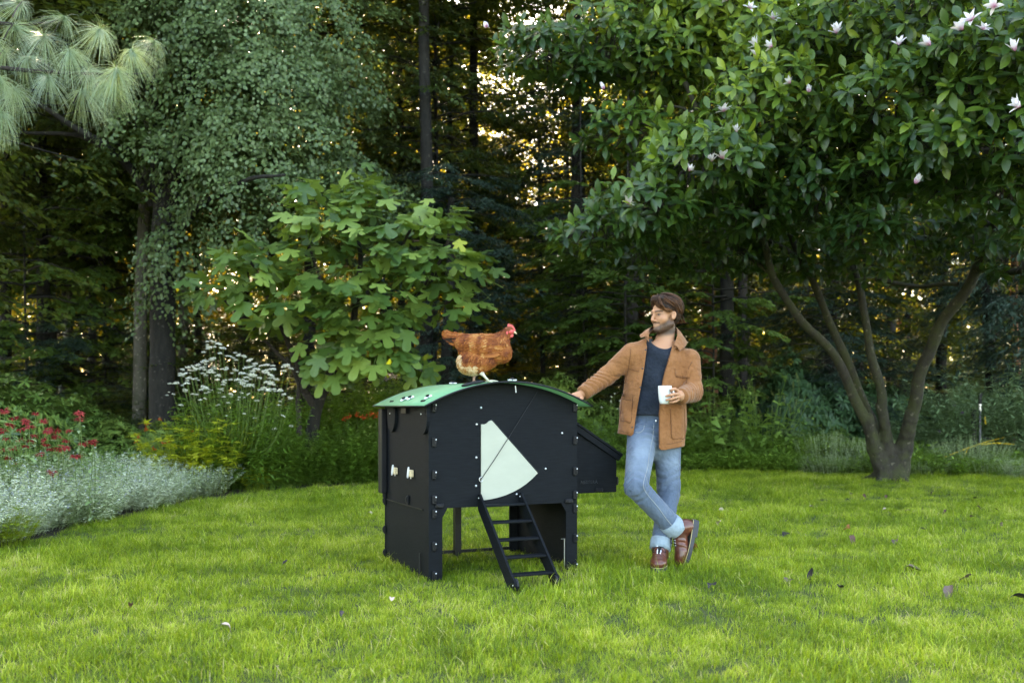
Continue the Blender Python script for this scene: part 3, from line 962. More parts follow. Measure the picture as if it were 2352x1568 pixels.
M_NEEDLE = leaf_mat('long pine needle', G((0, (0.10, 0.17, 0.09)), (0.5, (0.20, 0.29, 0.15)), (1, (0.32, 0.42, 0.30))), 0.3, (0.40, 0.48, 0.10), rough=0.4, spec=0.5)
M_WPET = leaf_mat('white blossom', G((0, (0.55, 0.58, 0.42)), (1, (0.82, 0.82, 0.74))), 0.2, (0.8, 0.8, 0.7), rough=0.6)
M_RED = leaf_mat('red blossom', G((0, (0.07, 0.006, 0.010)), (0.45, (0.30, 0.022, 0.026)), (1, (0.52, 0.075, 0.06))), 0.2, (0.6, 0.06, 0.05), rough=0.6)
M_ORNG = leaf_mat('orange red blossom', G((0, (0.35, 0.03, 0.01)), (1, (0.65, 0.12, 0.02))), 0.25, (0.8, 0.1, 0.02), rough=0.5)
M_PINK = leaf_mat('pale pink blossom', G((0, (0.28, 0.20, 0.22)), (1, (0.55, 0.42, 0.46))), 0.2, (0.6, 0.4, 0.5), rough=0.6)
M_VIOL = leaf_mat('violet blossom', G((0, (0.12, 0.03, 0.18)), (1, (0.32, 0.10, 0.38))), 0.2, (0.5, 0.2, 0.6), rough=0.6)
M_LAV = leaf_mat('lavender blossom', G((0, (0.30, 0.32, 0.48)), (1, (0.55, 0.58, 0.72))), 0.2, (0.5, 0.5, 0.7), rough=0.6)
M_STEM = solid('green stem', (0.09, 0.15, 0.03), rough=0.6, var=0.3)
B_DARK = bark_mat('dark forest bark', (0.008, 0.0075, 0.006), (0.028, 0.025, 0.019), 6)
B_PALE = bark_mat('pale beech bark', (0.05, 0.045, 0.034), (0.14, 0.125, 0.095), 3, moss=(0.05, 0.06, 0.025), mossamt=0.4)
B_PINE = bark_mat('red pine bark', (0.10, 0.04, 0.02), (0.40, 0.17, 0.08), 5)
B_GREY = bark_mat('grey pine bark', (0.025, 0.022, 0.020), (0.085, 0.072, 0.065), 7)
B_MAG = bark_mat('mossy magnolia bark', (0.012, 0.010, 0.007), (0.045, 0.038, 0.026), 5, moss=(0.040, 0.045, 0.012), mossamt=0.45, stretch=(1, 1, 0.6))
B_TWIG = bark_mat('twig bark', (0.018, 0.014, 0.010), (0.05, 0.04, 0.03), 8)

# ------------------------------------------------------------------ forest crowns
def crown_mesh(seed, mat, R=3.2, H=8.0, nbr=70, sprays=9, per=34, size=0.085, tmpl=None, droop=0.25, layered=0.25, shape=1.0):
    """branches leave the axis, side twigs carry flat rows of leaves"""
    rs = np.random.RandomState(seed)
    tv, tf = tmpl or quick_leaf(0.62)
    pos, fx, fz, sc = [], [], [], []
    wood = []
    for b in range(nbr):
        h = (b + rs.uniform()) / nbr
        az = b * 2.39996 + rs.normal(0, 0.3)
        prof = (math.sin(math.pi * min(1, 0.12 + 0.88 * (1 - h)) ** shape) ** 0.6) if shape else (1 - h) * 0.9 + 0.12
        L = R * max(0.25, prof) * rs.uniform(0.7, 1.12)
        d = np.array([math.cos(az), math.sin(az), 0.0])
        z0 = H * h
        rise = rs.uniform(0.05, 0.5)
        tt = np.linspace(0, 1, 7)
        path = d * L * tt[:, None] + np.array([0, 0, 1.0]) * (z0 + L * (rise * tt - (rise + droop) * 0.8 * tt ** 2))[:, None]
        path += rs.normal(0, 0.05 * L, (7, 3)) * tt[:, None]
        wood.append((path, L))
        for s in range(sprays):
            t = rs.uniform(0.22, 1.0) ** 0.8
            k = min(5, int(t * 6)); f = t * 6 - k
            p0 = path[k] * (1 - f) + path[k + 1] * f
            yaw = az + rs.normal(0, 0.75)
            sd = np.array([math.cos(yaw), math.sin(yaw), -droop * rs.uniform(0.2, 1.6)])
            sl = rs.uniform(0.5, 1.15) * (0.30 * R)
            n = per
            q = rs.uniform(0.0, 1, n)
            lat = rs.normal(0, 0.16 * sl, n) * (1.1 - 0.7 * q)
            sv = np.array([-math.sin(yaw), math.cos(yaw), 0])
            pp = p0 + sd * (sl * q)[:, None] + sv * lat[:, None]
            pp[:, 2] -= 0.35 * np.abs(lat) + 0.25 * sl * q ** 2 + rs.uniform(0, 0.12 * sl, n) * (1 - layered)
            pos.append(pp)
            side_ = np.sign(lat)[:, None]
            fx.append(sd + sv * side_ * rs.uniform(0.4, 1.3, (n, 1)) + rs.normal(0, 0.3, (n, 3)) + np.array([0, 0, -0.35]))
            fz.append(np.array([0, 0, 1.0]) + rs.normal(0, 0.42, (n, 3)) + d * 0.25)
            sc.append(size * rs.uniform(0.65, 1.25, n))
    pos, fx, fz, sc = map(np.concatenate, (pos, fx, fz, sc))
    V, pl = scatter(tv, tf, pos, frames(fx, fz), sc)
    tint = (0.5 + 0.18 * snoise(pos, 0.9) + rs.normal(0, 0.14, len(pos))).repeat(len(tv))
    nl = sum(len(p) for p in pl)
    parts = [(V, pl, tint)]
    for path, L in wood:
        v, f = tube_np(path, np.linspace(0.012 + 0.006 * L, 0.004, 7), 4)
        parts.append((v, [f], 0.0))
    V, pl, tint = join_np(parts)
    # leaves first, wood second: material index by polygon
    mi = []
    for p in pl:
        if p.shape[1] == 4 and tf[0].shape[1] != 4: mi.append(np.ones(len(p), int))
        else: mi.append(np.zeros(len(p), int))
    me = mesh_np('crown', V, pl, attrs=dict(tint=np.clip(tint, 0, 1)), mat_index=np.concatenate(mi))
    me.materials.append(mat); me.materials.append(B_DARK)
    return me

frond = six_leaf(0.34, 0.25)
CR = {
    'linden1': crown_mesh(1, M_LINDEN, 3.0, 8.5, 84, 11, 34, 0.11, droop=0.45),
    'linden2': crown_mesh(2, M_LINDEN, 2.2, 4.5, 56, 11, 38, 0.11, droop=0.55),
    'horn1': crown_mesh(3, M_HORN, 3.2, 9.0, 90, 9, 34, 0.10, droop=0.2),
    'horn2': crown_mesh(4, M_HORN, 3.0, 7.0, 74, 9, 34, 0.10, droop=0.35),
    'gold': crown_mesh(5, M_GOLD, 3.2, 8.0, 70, 9, 30, 0.13, droop=0.25),
    'blue': crown_mesh(6, M_BLUE, 2.8, 8.0, 84, 10, 34, 0.12, tmpl=quick_leaf(0.28, 0.2), droop=0.3, layered=0.9),
    'sprig': crown_mesh(8, M_SPRIG, 1.5, 3.2, 34, 9, 30, 0.085, droop=0.25),
}

def limb(parent, pts, r0, r1, mat, name='limb', n=9, k=6, gnarl=0.0, seed=0):
    p = smooth_path(pts, k)
    if gnarl:
        rs = np.random.RandomState(seed + len(p))
        p = p + np.stack([snoise(p + 3 * j + seed, 2.2) for j in range(3)], 1) * gnarl * np.clip(np.arange(len(p)) / 6.0, 0, 1)[:, None]
    t = np.linspace(0, 1, len(p))
    r = r0 + (r1 - r0) * t ** 0.8
    V, F = tube_np(p, r * (1 + 0.06 * snoise(p, 5)), n)
    base = np.array(parent.location) if parent is not None else 0
    me = mesh_np(name, V - base, [F], smooth=True)
    return link(name, me, parent, mat)

def forest_tree(x, Y, dia, bark, crown, zc, h, label, group=None, rad=1.0, lean=0.0, name='forest_tree', cat='tree', seed=0, flare=True, hs=1.0, zoff=0):
    rs = np.random.RandomState(seed + int(abs(x * 97 + Y * 13)))
    t = empty(name, (x, Y, 0), label, cat, group)
    z = np.array([-0.15, 0.15, 0.6, 1.6, 3.2, 5.5, 8, 11, 14.5]); z = z[z < h]; z = np.append(z, h)
    px = lean * z * 0.12 + np.cumsum(rs.normal(0, 0.04, len(z)))
    py = np.cumsum(rs.normal(0, 0.04, len(z)))
    rr = dia / 2 * (1 - 0.62 * z / h); rr[0] *= 1.5 if flare else 1; rr[1] *= 1.25 if flare else 1
    pts = np.stack([px, py, z], 1)
    V, F = tube_np(smooth_path(pts, 3), np.interp(np.linspace(0, 1, 3 * (len(pts) - 1) + 1), np.linspace(0, 1, len(pts)), rr), 10)
    link('trunk', mesh_np('trunk', V, [F], smooth=True), t, bark)
    if crown:
        c = link('crown', CR[crown], t, loc=(float(np.interp(zc, z, px)), 0, zc))
        c.rotation_euler = (0, 0, rs.uniform(0, 6.28)); c.scale = (rad, rad, hs)
        c['kind'] = 'stuff'
    return t
# ------------------------------------------------------------------ the wood behind the garden
def X_at(px, Y): return (px - CX) / FPX * Y

# trees one can tell apart
ft = forest_tree
ft(X_at(318, 17.8), 17.8, 0.26, B_PALE, 'horn2', 4.6, 13, 'slim pale trunk leaning left of the big dark trunk with leaning stem', lean=0.45, name='beech_tree', seed=1)
ft(X_at(160, 22), 22, 0.22, B_PALE, 'horn1', 4.0, 14, 'leftmost slim trunk of the three close together behind the red flowers', lean=0.35, name='beech_tree', seed=2)
ft(X_at(178, 22.6), 22.6, 0.24, B_DARK, 'horn2', 4.2, 15, 'middle trunk of the three slim ones behind the red flowers, dark', name='beech_tree', seed=3)
ft(X_at(197, 22.0), 22.0, 0.2, B_GREY, 'horn2', 3.6, 12, 'rightmost slim trunk of the three behind the red flowers', name='beech_tree', seed=4)
ft(X_at(80, 25), 25, 0.22, B_GREY, 'gold', 3.6, 15, 'lone thin grey trunk deep in the wood left of three trunks', name='beech_tree', seed=5)
ft(X_at(4, 20), 20, 0.26, B_DARK, 'horn1', 3.5, 14, 'dark trunk at the very left edge of the wood', name='beech_tree', seed=6)
ft(X_at(432, 21), 21, 0.2, B_PALE, 'horn1', 5.0, 14, 'thin pale trunk just right of the big dark trunk', name='beech_tree', seed=7)
ft(X_at(925, 23), 23, 0.2, B_DARK, 'blue', 4.6, 14, 'dark upright trunk above the fig against the golden gaps', name='spruce_tree', seed=8, rad=0.8)
ft(X_at(846, 31), 31, 0.34, B_PINE, 'gold', 10.0, 19, 'red barked pine trunk glowing high above the fig', name='pine_tree', seed=9, rad=0.7)
ft(X_at(884, 29), 29, 0.30, B_DARK, None, 8, 17, 'dark pine trunk beside the glowing red one', name='pine_tree', seed=10)
ft(X_at(1443, 20.5), 20.5, 0.34, B_GREY, 'horn1', 6.2, 16, 'thick grey pine trunk behind the head of the man', name='pine_tree', seed=11, rad=0.85)
ft(X_at(1457, 23.5), 23.5, 0.16, B_PINE, None, 8, 16, 'thin reddish pine trunk behind the thick grey one', name='pine_tree', seed=12)
ft(X_at(1720, 20), 20, 0.22, B_GREY, 'horn2', 4.0, 14, 'straight grey trunk between the man and the magnolia', name='spruce_tree', seed=13)
ft(X_at(2262, 20), 20, 0.24, B_DARK, 'blue', 3.0, 13, 'dark trunk behind the right limb of the magnolia', name='spruce_tree', seed=14)
ft(X_at(2420, 17.5), 17.5, 0.2, B_DARK, 'blue', 1.2, 9, 'blue green fir with low feathery boughs at the right edge', name='fir_tree', seed=15, rad=0.95, hs=0.95, cat='fir tree')

rsf = np.random.RandomState(21)
placed = []
def wood_tree(x, Y, crown, zc, h, rad, bark, i):
    ft(x, Y, rsf.uniform(0.2, 0.42), bark, crown, zc, h, 'tall forest tree deep in the wood behind the garden', 'forest trees behind the garden', rad=rad, seed=i * 7 + 100, hs=rsf.uniform(0.9, 1.15))
for i in range(120):
    Y = rsf.uniform(23, 52); X = rsf.uniform(-1, 1) * (0.54 * Y + 5)
    r = X / Y
    if any((X - a) ** 2 + (Y - b) ** 2 < 11 for a, b in placed): continue
    if len(placed) > 62: break
    gap = -0.045 < r < 0.055
    mid = -0.24 < r < -0.045
    if gap:
        if Y < 30: continue
        h = 0.19 * Y; cz = h * 0.4
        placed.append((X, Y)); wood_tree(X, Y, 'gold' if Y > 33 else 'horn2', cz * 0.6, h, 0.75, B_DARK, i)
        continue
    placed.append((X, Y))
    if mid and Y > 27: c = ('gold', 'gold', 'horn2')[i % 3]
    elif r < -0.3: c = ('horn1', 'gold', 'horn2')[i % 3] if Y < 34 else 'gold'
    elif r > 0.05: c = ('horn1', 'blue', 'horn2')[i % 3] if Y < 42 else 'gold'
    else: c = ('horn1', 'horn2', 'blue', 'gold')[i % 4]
    zc = rsf.uniform(3.0, 7.0) if Y < 34 else rsf.uniform(2.0, 6.0)
    wood_tree(X, Y, c, zc, zc + rsf.uniform(8, 11), rsf.uniform(0.95, 1.35), (B_DARK, B_DARK, B_PINE, B_GREY)[i % 4], i)

# upper storey of the near trees, above the garden's edge
def crown_only(x, Y, crown, zc, rad, hs, label, name='forest_tree', dia=0.3, group=None, seed=0):
    return ft(x, Y, dia, B_DARK, crown, zc, zc + 7 * hs, label, rad=rad, hs=hs, name=name, seed=seed, group=group)
crown_only(X_at(700, 20.5), 20.5, 'linden1', 4.6, 1.0, 0.95, 'grey green broadleaf tree spreading above and behind the fig', name='linden_tree', seed=31)
crown_only(X_at(560, 24), 24, 'horn1', 5.0, 1.15, 1.1, 'dense green tree behind the grey green linden', seed=32)
crown_only(X_at(1035, 18.2), 18.2, 'blue', 1.2, 0.62, 0.52, 'dark blue green conifer behind the right side of the fig', name='spruce_tree', seed=33)
crown_only(X_at(1330, 22), 22, 'blue', 2.4, 0.95, 0.72, 'dark conifer with hanging boughs left of the man', name='spruce_tree', seed=34)
crown_only(X_at(1000, 21), 21, 'horn1', 4.4, .9, .85, 'leafy tree right above the fig against the golden light', seed=71, dia=.14)
crown_only(X_at(1235, 24), 24, 'horn2', 2.6, .95, .75, 'leafy tree standing below the sky gap', seed=72, dia=.16)
crown_only(X_at(850, 25), 25, 'horn1', 5.2, 1.0, 1.0, 'leafy tree behind the top of the fig', seed=73, dia=.16)
crown_only(X_at(1310, 26), 26, 'horn1', 4.4, 1.0, .95, 'leafy tree deep in the wood right of the sky gap', seed=75, dia=.16)
crown_only(X_at(1560, 24), 24, 'horn1', 2.8, 1.1, 1.0, 'dark broadleaf tree behind the man', seed=35)
crown_only(X_at(1900, 22), 22, 'horn2', 2.6, 1.2, 1.1, 'dark broadleaf tree seen between the magnolia limbs', seed=36)
crown_only(X_at(2150, 25), 25, 'horn1', 2.5, 1.2, 1.0, 'dark tree deep behind the magnolia on the right', seed=37)
crown_only(X_at(120, 19.5), 19.5, 'horn1', 4.4, 1.0, 1.0, 'green tree at the left whose leaves hang behind the pine tufts', seed=38)
crown_only(X_at(-80, 17), 17, 'horn2', 4.2, 1.1, 1.1, 'green tree just beyond the left edge', seed=39)
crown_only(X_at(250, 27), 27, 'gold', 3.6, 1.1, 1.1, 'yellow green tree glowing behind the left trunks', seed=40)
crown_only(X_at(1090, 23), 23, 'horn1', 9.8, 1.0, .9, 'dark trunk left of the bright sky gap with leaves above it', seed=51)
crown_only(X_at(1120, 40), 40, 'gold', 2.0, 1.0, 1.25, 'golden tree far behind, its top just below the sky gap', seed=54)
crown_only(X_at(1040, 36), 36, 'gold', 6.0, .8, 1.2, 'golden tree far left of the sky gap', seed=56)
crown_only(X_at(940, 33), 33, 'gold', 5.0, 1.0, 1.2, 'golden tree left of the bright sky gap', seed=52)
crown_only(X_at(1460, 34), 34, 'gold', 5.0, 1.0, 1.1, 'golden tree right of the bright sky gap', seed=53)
crown_only(X_at(1310, 21.5), 21.5, 'horn2', 8.8, 1.0, 1.0, 'dark trunk right of the bright sky gap with leaves above it', seed=55)
crown_only(X_at(1180, 30), 30, 'gold', 2.0, 0.9, 0.62, 'low golden tree below the bright gap in the sky', seed=41)
crown_only(X_at(1440, 17.6), 17.6, 'sprig', 1.9, 1.1, 0.85, 'light green sapling in front of the grey pine trunk', name='sapling', dia=0.05, seed=42)
crown_only(X_at(1640, 18.2), 18.2, 'sprig', 1.2, 1.1, 0.9, 'light green sapling behind the shoulder of the man', name='sapling', dia=0.05, seed=43)
crown_only(X_at(1340, 18.8), 18.8, 'sprig', 2.3, 1.2, 0.9, 'light green sapling left of the head of the man', name='sapling', dia=0.05, seed=44)
crown_only(X_at(240, 20), 20, 'sprig', 0.9, 1.5, 1.5, 'green sapling between the trunks at the left', name='sapling', dia=0.05, seed=45)
crown_only(X_at(60, 18.5), 18.5, 'sprig', 1.6, 1.5, 1.3, 'green sapling behind the laurel hedge at the left', name='sapling', dia=0.05, seed=46)

# wide crowns added above the picture to shade the back of the lawn
for i, (x, y, cr, zc, rad, hs, lab) in enumerate(((-9.6, 15.5, 'horn1', 6.6, 1.9, .9, 'wide crown added above the picture to shade the left bed'), (-1.64, 18.8, 'horn2', 9.2, 1.7, .9, 'tall tree whose crown, added for shade, reaches out above the fig'), (4.0, 18.8, 'horn1', 8.8, 1.6, .8, 'tall tree whose crown, added for shade, reaches out above the magnolia'),
        (10.6, 17.4, 'horn2', 6.6, 1.8, .9, 'tall unseen tree added to shade the right bed from above the picture'), (12.6, 14.5, 'horn1', 5.5, 1.5, .9, 'wide unseen tree added for shade beyond the right edge of the lawn'))):
    crown_only(x, y, cr, zc, rad, hs, lab, dia=.3, seed=60 + i)

# understorey: dark shrubs that close the view between the trunks
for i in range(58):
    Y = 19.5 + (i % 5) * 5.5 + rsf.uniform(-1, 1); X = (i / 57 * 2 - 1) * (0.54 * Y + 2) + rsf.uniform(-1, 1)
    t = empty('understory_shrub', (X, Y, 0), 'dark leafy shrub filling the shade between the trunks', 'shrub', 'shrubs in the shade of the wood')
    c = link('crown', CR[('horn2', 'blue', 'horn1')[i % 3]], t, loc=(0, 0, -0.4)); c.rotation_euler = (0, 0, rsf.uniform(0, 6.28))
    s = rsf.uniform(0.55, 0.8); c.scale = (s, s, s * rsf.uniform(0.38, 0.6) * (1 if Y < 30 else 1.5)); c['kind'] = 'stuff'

# far edge of the wood: one mass of foliage nobody could count
def far_wood():
    rs = np.random.RandomState(9)
    n = 130000
    x = rs.uniform(-48, 48, n); y = 56 + rs.uniform(0, 7, n); z = rs.uniform(0, 1, n) ** 0.85 * 29
    top = 24 + 2.5 * np.sin(x * 0.45) + 1.5 * np.sin(x * 1.3 + 1)
    g = np.exp(-((x - 0.5) / 2.3) ** 2)
    top = top * (1 - g) + g * (16.5 + np.sin(x * 2))
    P3 = np.stack([x, y, z], 1)
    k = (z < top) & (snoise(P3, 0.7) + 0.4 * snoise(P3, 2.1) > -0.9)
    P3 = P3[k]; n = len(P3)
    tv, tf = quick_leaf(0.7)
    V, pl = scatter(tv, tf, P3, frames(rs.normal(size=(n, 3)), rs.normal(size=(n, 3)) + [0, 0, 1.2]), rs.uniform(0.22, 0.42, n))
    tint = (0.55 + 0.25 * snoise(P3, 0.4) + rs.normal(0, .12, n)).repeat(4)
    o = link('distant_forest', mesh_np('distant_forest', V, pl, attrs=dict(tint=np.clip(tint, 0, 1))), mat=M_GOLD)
    tag(o, 'yellow green far edge of the wood glowing between the trunks', 'woodland', kind='stuff')
far_wood()

def thicket():
    rs = np.random.RandomState(19)
    n = 110000
    x = rs.uniform(-44, 44, n); y = 44 + rs.uniform(0, 8, n); z = rs.uniform(0, 1, n) * 9
    P3 = np.stack([x, y, z], 1)
    k = (z < 6.3 + 1.6 * np.sin(x * .6) + 1.2 * np.sin(x * 1.7)) & (snoise(P3, .8) > -1.35)
    P3 = P3[k]; n = len(P3); tv, tf = quick_leaf(.75)
    V, pl = scatter(tv, tf, P3, frames(rs.normal(size=(n, 3)), rs.normal(size=(n, 3))), rs.uniform(.25, .45, n))
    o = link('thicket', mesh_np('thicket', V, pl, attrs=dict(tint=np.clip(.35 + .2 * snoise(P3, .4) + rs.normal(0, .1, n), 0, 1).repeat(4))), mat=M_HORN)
    tag(o, 'dark thicket closing the view low between the far trunks', 'undergrowth', kind='stuff')
thicket()

# ------------------------------------------------------------------ the big linden with forked trunk, left
lt_ = empty('linden_tree', tuple(P(372, 940, 17)[:2]) + (0,), 'big dark forked linden with ivy and hanging grey green foliage at the left', 'linden tree')
Yl = 17
limb(lt_, [(X_at(376, Yl), Yl, -0.2), P(374, 960, Yl), P(372, 800, Yl), P(376, 600, Yl), P(380, 450, Yl)], 0.235, 0.19, B_DARK, 'trunk', 14, gnarl=0.02)
limb(lt_, [P(378, 480, Yl), P(362, 380, Yl), P(350, 250, Yl), P(352, 100, Yl), P(345, -150, Yl)], 0.19, 0.10, B_DARK, gnarl=0.05, seed=1)
limb(lt_, [P(386, 480, Yl), P(402, 400, Yl), P(418, 280, Yl), P(440, 130, Yl), P(450, -150, Yl)], 0.17, 0.09, B_DARK, gnarl=0.05, seed=2)
limb(lt_, [P(352, 470, Yl), P(300, 390, Yl - .3), P(235, 330, Yl - .5), P(180, 295, Yl - .7), P(120, 255, Yl - .9), P(60, 225, Yl - 1)], 0.085, 0.035, B_DARK, gnarl=0.03, seed=3)
limb(lt_, [P(268, 362, Yl - .4), P(215, 325, Yl - .5), P(150, 308, Yl - .5), P(60, 307, Yl - .5), P(-20, 303, Yl - .5)], 0.05, 0.025, B_DARK, gnarl=0.02, seed=4)
limb(lt_, [P(395, 540, Yl), P(480, 460, Yl - 1), P(560, 420, Yl - 1.6), P(650, 400, Yl - 2)], 0.08, 0.02, B_DARK, gnarl=0.06, seed=5)
def blob_points(rs, blobs, dens):
    """points in the outer shell of flattened blobs; blob = (px, py, rx_px, ry_px, Y, ry_m, weight)"""
    out, ctr = [], []
    for (px, py, rx, ry, Y, dy, w) in blobs:
        c = P(px, py, Y); a = np.array([rx / FPX * Y, dy, ry / FPX * Y])
        n = int(dens * w * (a[0] * a[1] + a[0] * a[2] + a[1] * a[2]))
        d = nrm(rs.normal(size=(n, 3)))
        r = rs.uniform(0.45, 1, n) ** 0.5
        out.append(c + d * a * r[:, None]); ctr.append(np.repeat(c[None], n, 0))
    return np.concatenate(out), np.concatenate(ctr)

def hanging_foliage(parent, blobs, dens, mat, leaf, seed, per=26, L0=.55, name='foliage'):
    """cascades of twigs with leaves that hang and show their faces"""
    rs = np.random.RandomState(seed)
    c, ctr = blob_points(rs, blobs, dens)
    n = len(c)
    o = nrm((c - ctr) * [1, 1, .2] + rs.normal(0, .15, (n, 3)))
    pos, fx, fz, ti = [], [], [], []
    tn = .5 + .2 * snoise(c, .9)
    for j in range(per):
        q = rs.uniform(0, 1, n)
        p = c + o * (L0 * q)[:, None] * .75 + np.array([0, 0, -1.0]) * (L0 * (.15 * q + .75 * q * q))[:, None]
        lat = nrm(np.cross(o, [0, 0, 1.0])) * rs.normal(0, .075, n)[:, None]
        p = p + lat + rs.normal(0, .03, (n, 3))
        pos.append(p); fx.append(o * .45 + lat * 5 + [0, 0, -.75] + rs.normal(0, .35, (n, 3)))
        fz.append(o * .7 + [0, -.35, .75] + rs.normal(0, .35, (n, 3))); ti.append(tn + rs.normal(0, .15, n))
    pos, fx, fz, ti = map(np.concatenate, (pos, fx, fz, ti))
    tv = np.array([(0, 0, 0), (.25, -.36, .03), (.65, -.34, -.04), (1, 0, -.12), (.65, .34, -.04), (.25, .36, .03)]); tf = [np.array([(0, 1, 2), (0, 2, 3), (0, 3, 4), (0, 4, 5)])]
    V, pl = scatter(tv, tf, pos - np.array(parent.location), frames(fx, fz), leaf * rs.uniform(.7, 1.25, len(pos)))
    print(name, len(pos))
    return link(name, mesh_np(name, V, pl, attrs=dict(tint=np.clip(ti.repeat(len(tv)), 0, 1))), parent, mat, kind='stuff')
hanging_foliage(lt_, [(400, 60, 110, 90, 16.3, 1.0, 1), (560, 60, 170, 110, 16.4, 1.4, 1.1), (480, 200, 110, 90, 16.1, .9, 1.1), (620, 190, 150, 80, 16.2, 1.1, 1.1), (560, 310, 120, 60, 16, .9, 1.1), (680, 300, 120, 60, 16.3, .9, 1),
    (430, 330, 70, 60, 16.2, .6, 1), (330, 290, 60, 45, 16.2, .6, 1), (520, 420, 100, 50, 16, .7, 1.1), (650, 400, 130, 50, 16.2, .8, 1), (770, 400, 110, 50, 16.8, .8, .9), (860, 450, 90, 35, 17, .7, .9),
    (420, 540, 70, 70, 16.3, .6, 1), (560, 520, 60, 50, 16.2, .6, .7), (390, 660, 60, 60, 16.6, .35, .9), (720, 90, 120, 100, 16.8, 1.2, .8), (450, -60, 200, 60, 16.5, 1.4, .8), (800, 200, 90, 60, 17.2, .9, .6), (290, 60, 70, 60, 17, .8, .7)], 66, M_LINDEN, .064, 71)

# ------------------------------------------------------------------ leaves that are objects of their own
def individual_leaves(parent, base, mats, meshes, pos, rot, scl, keep, name='leaf'):
    for i in keep:
        o = bpy.data.objects.new(name, meshes[i % len(meshes)])
        COL.objects.link(o); o.parent = parent
        M = Matrix.Identity(4)
        for a in range(3):
            for b in range(3): M[a][b] = rot[i][a, b] * scl[i]
            M[a][3] = pos[i][a] - base[a]
        o.matrix_local = M

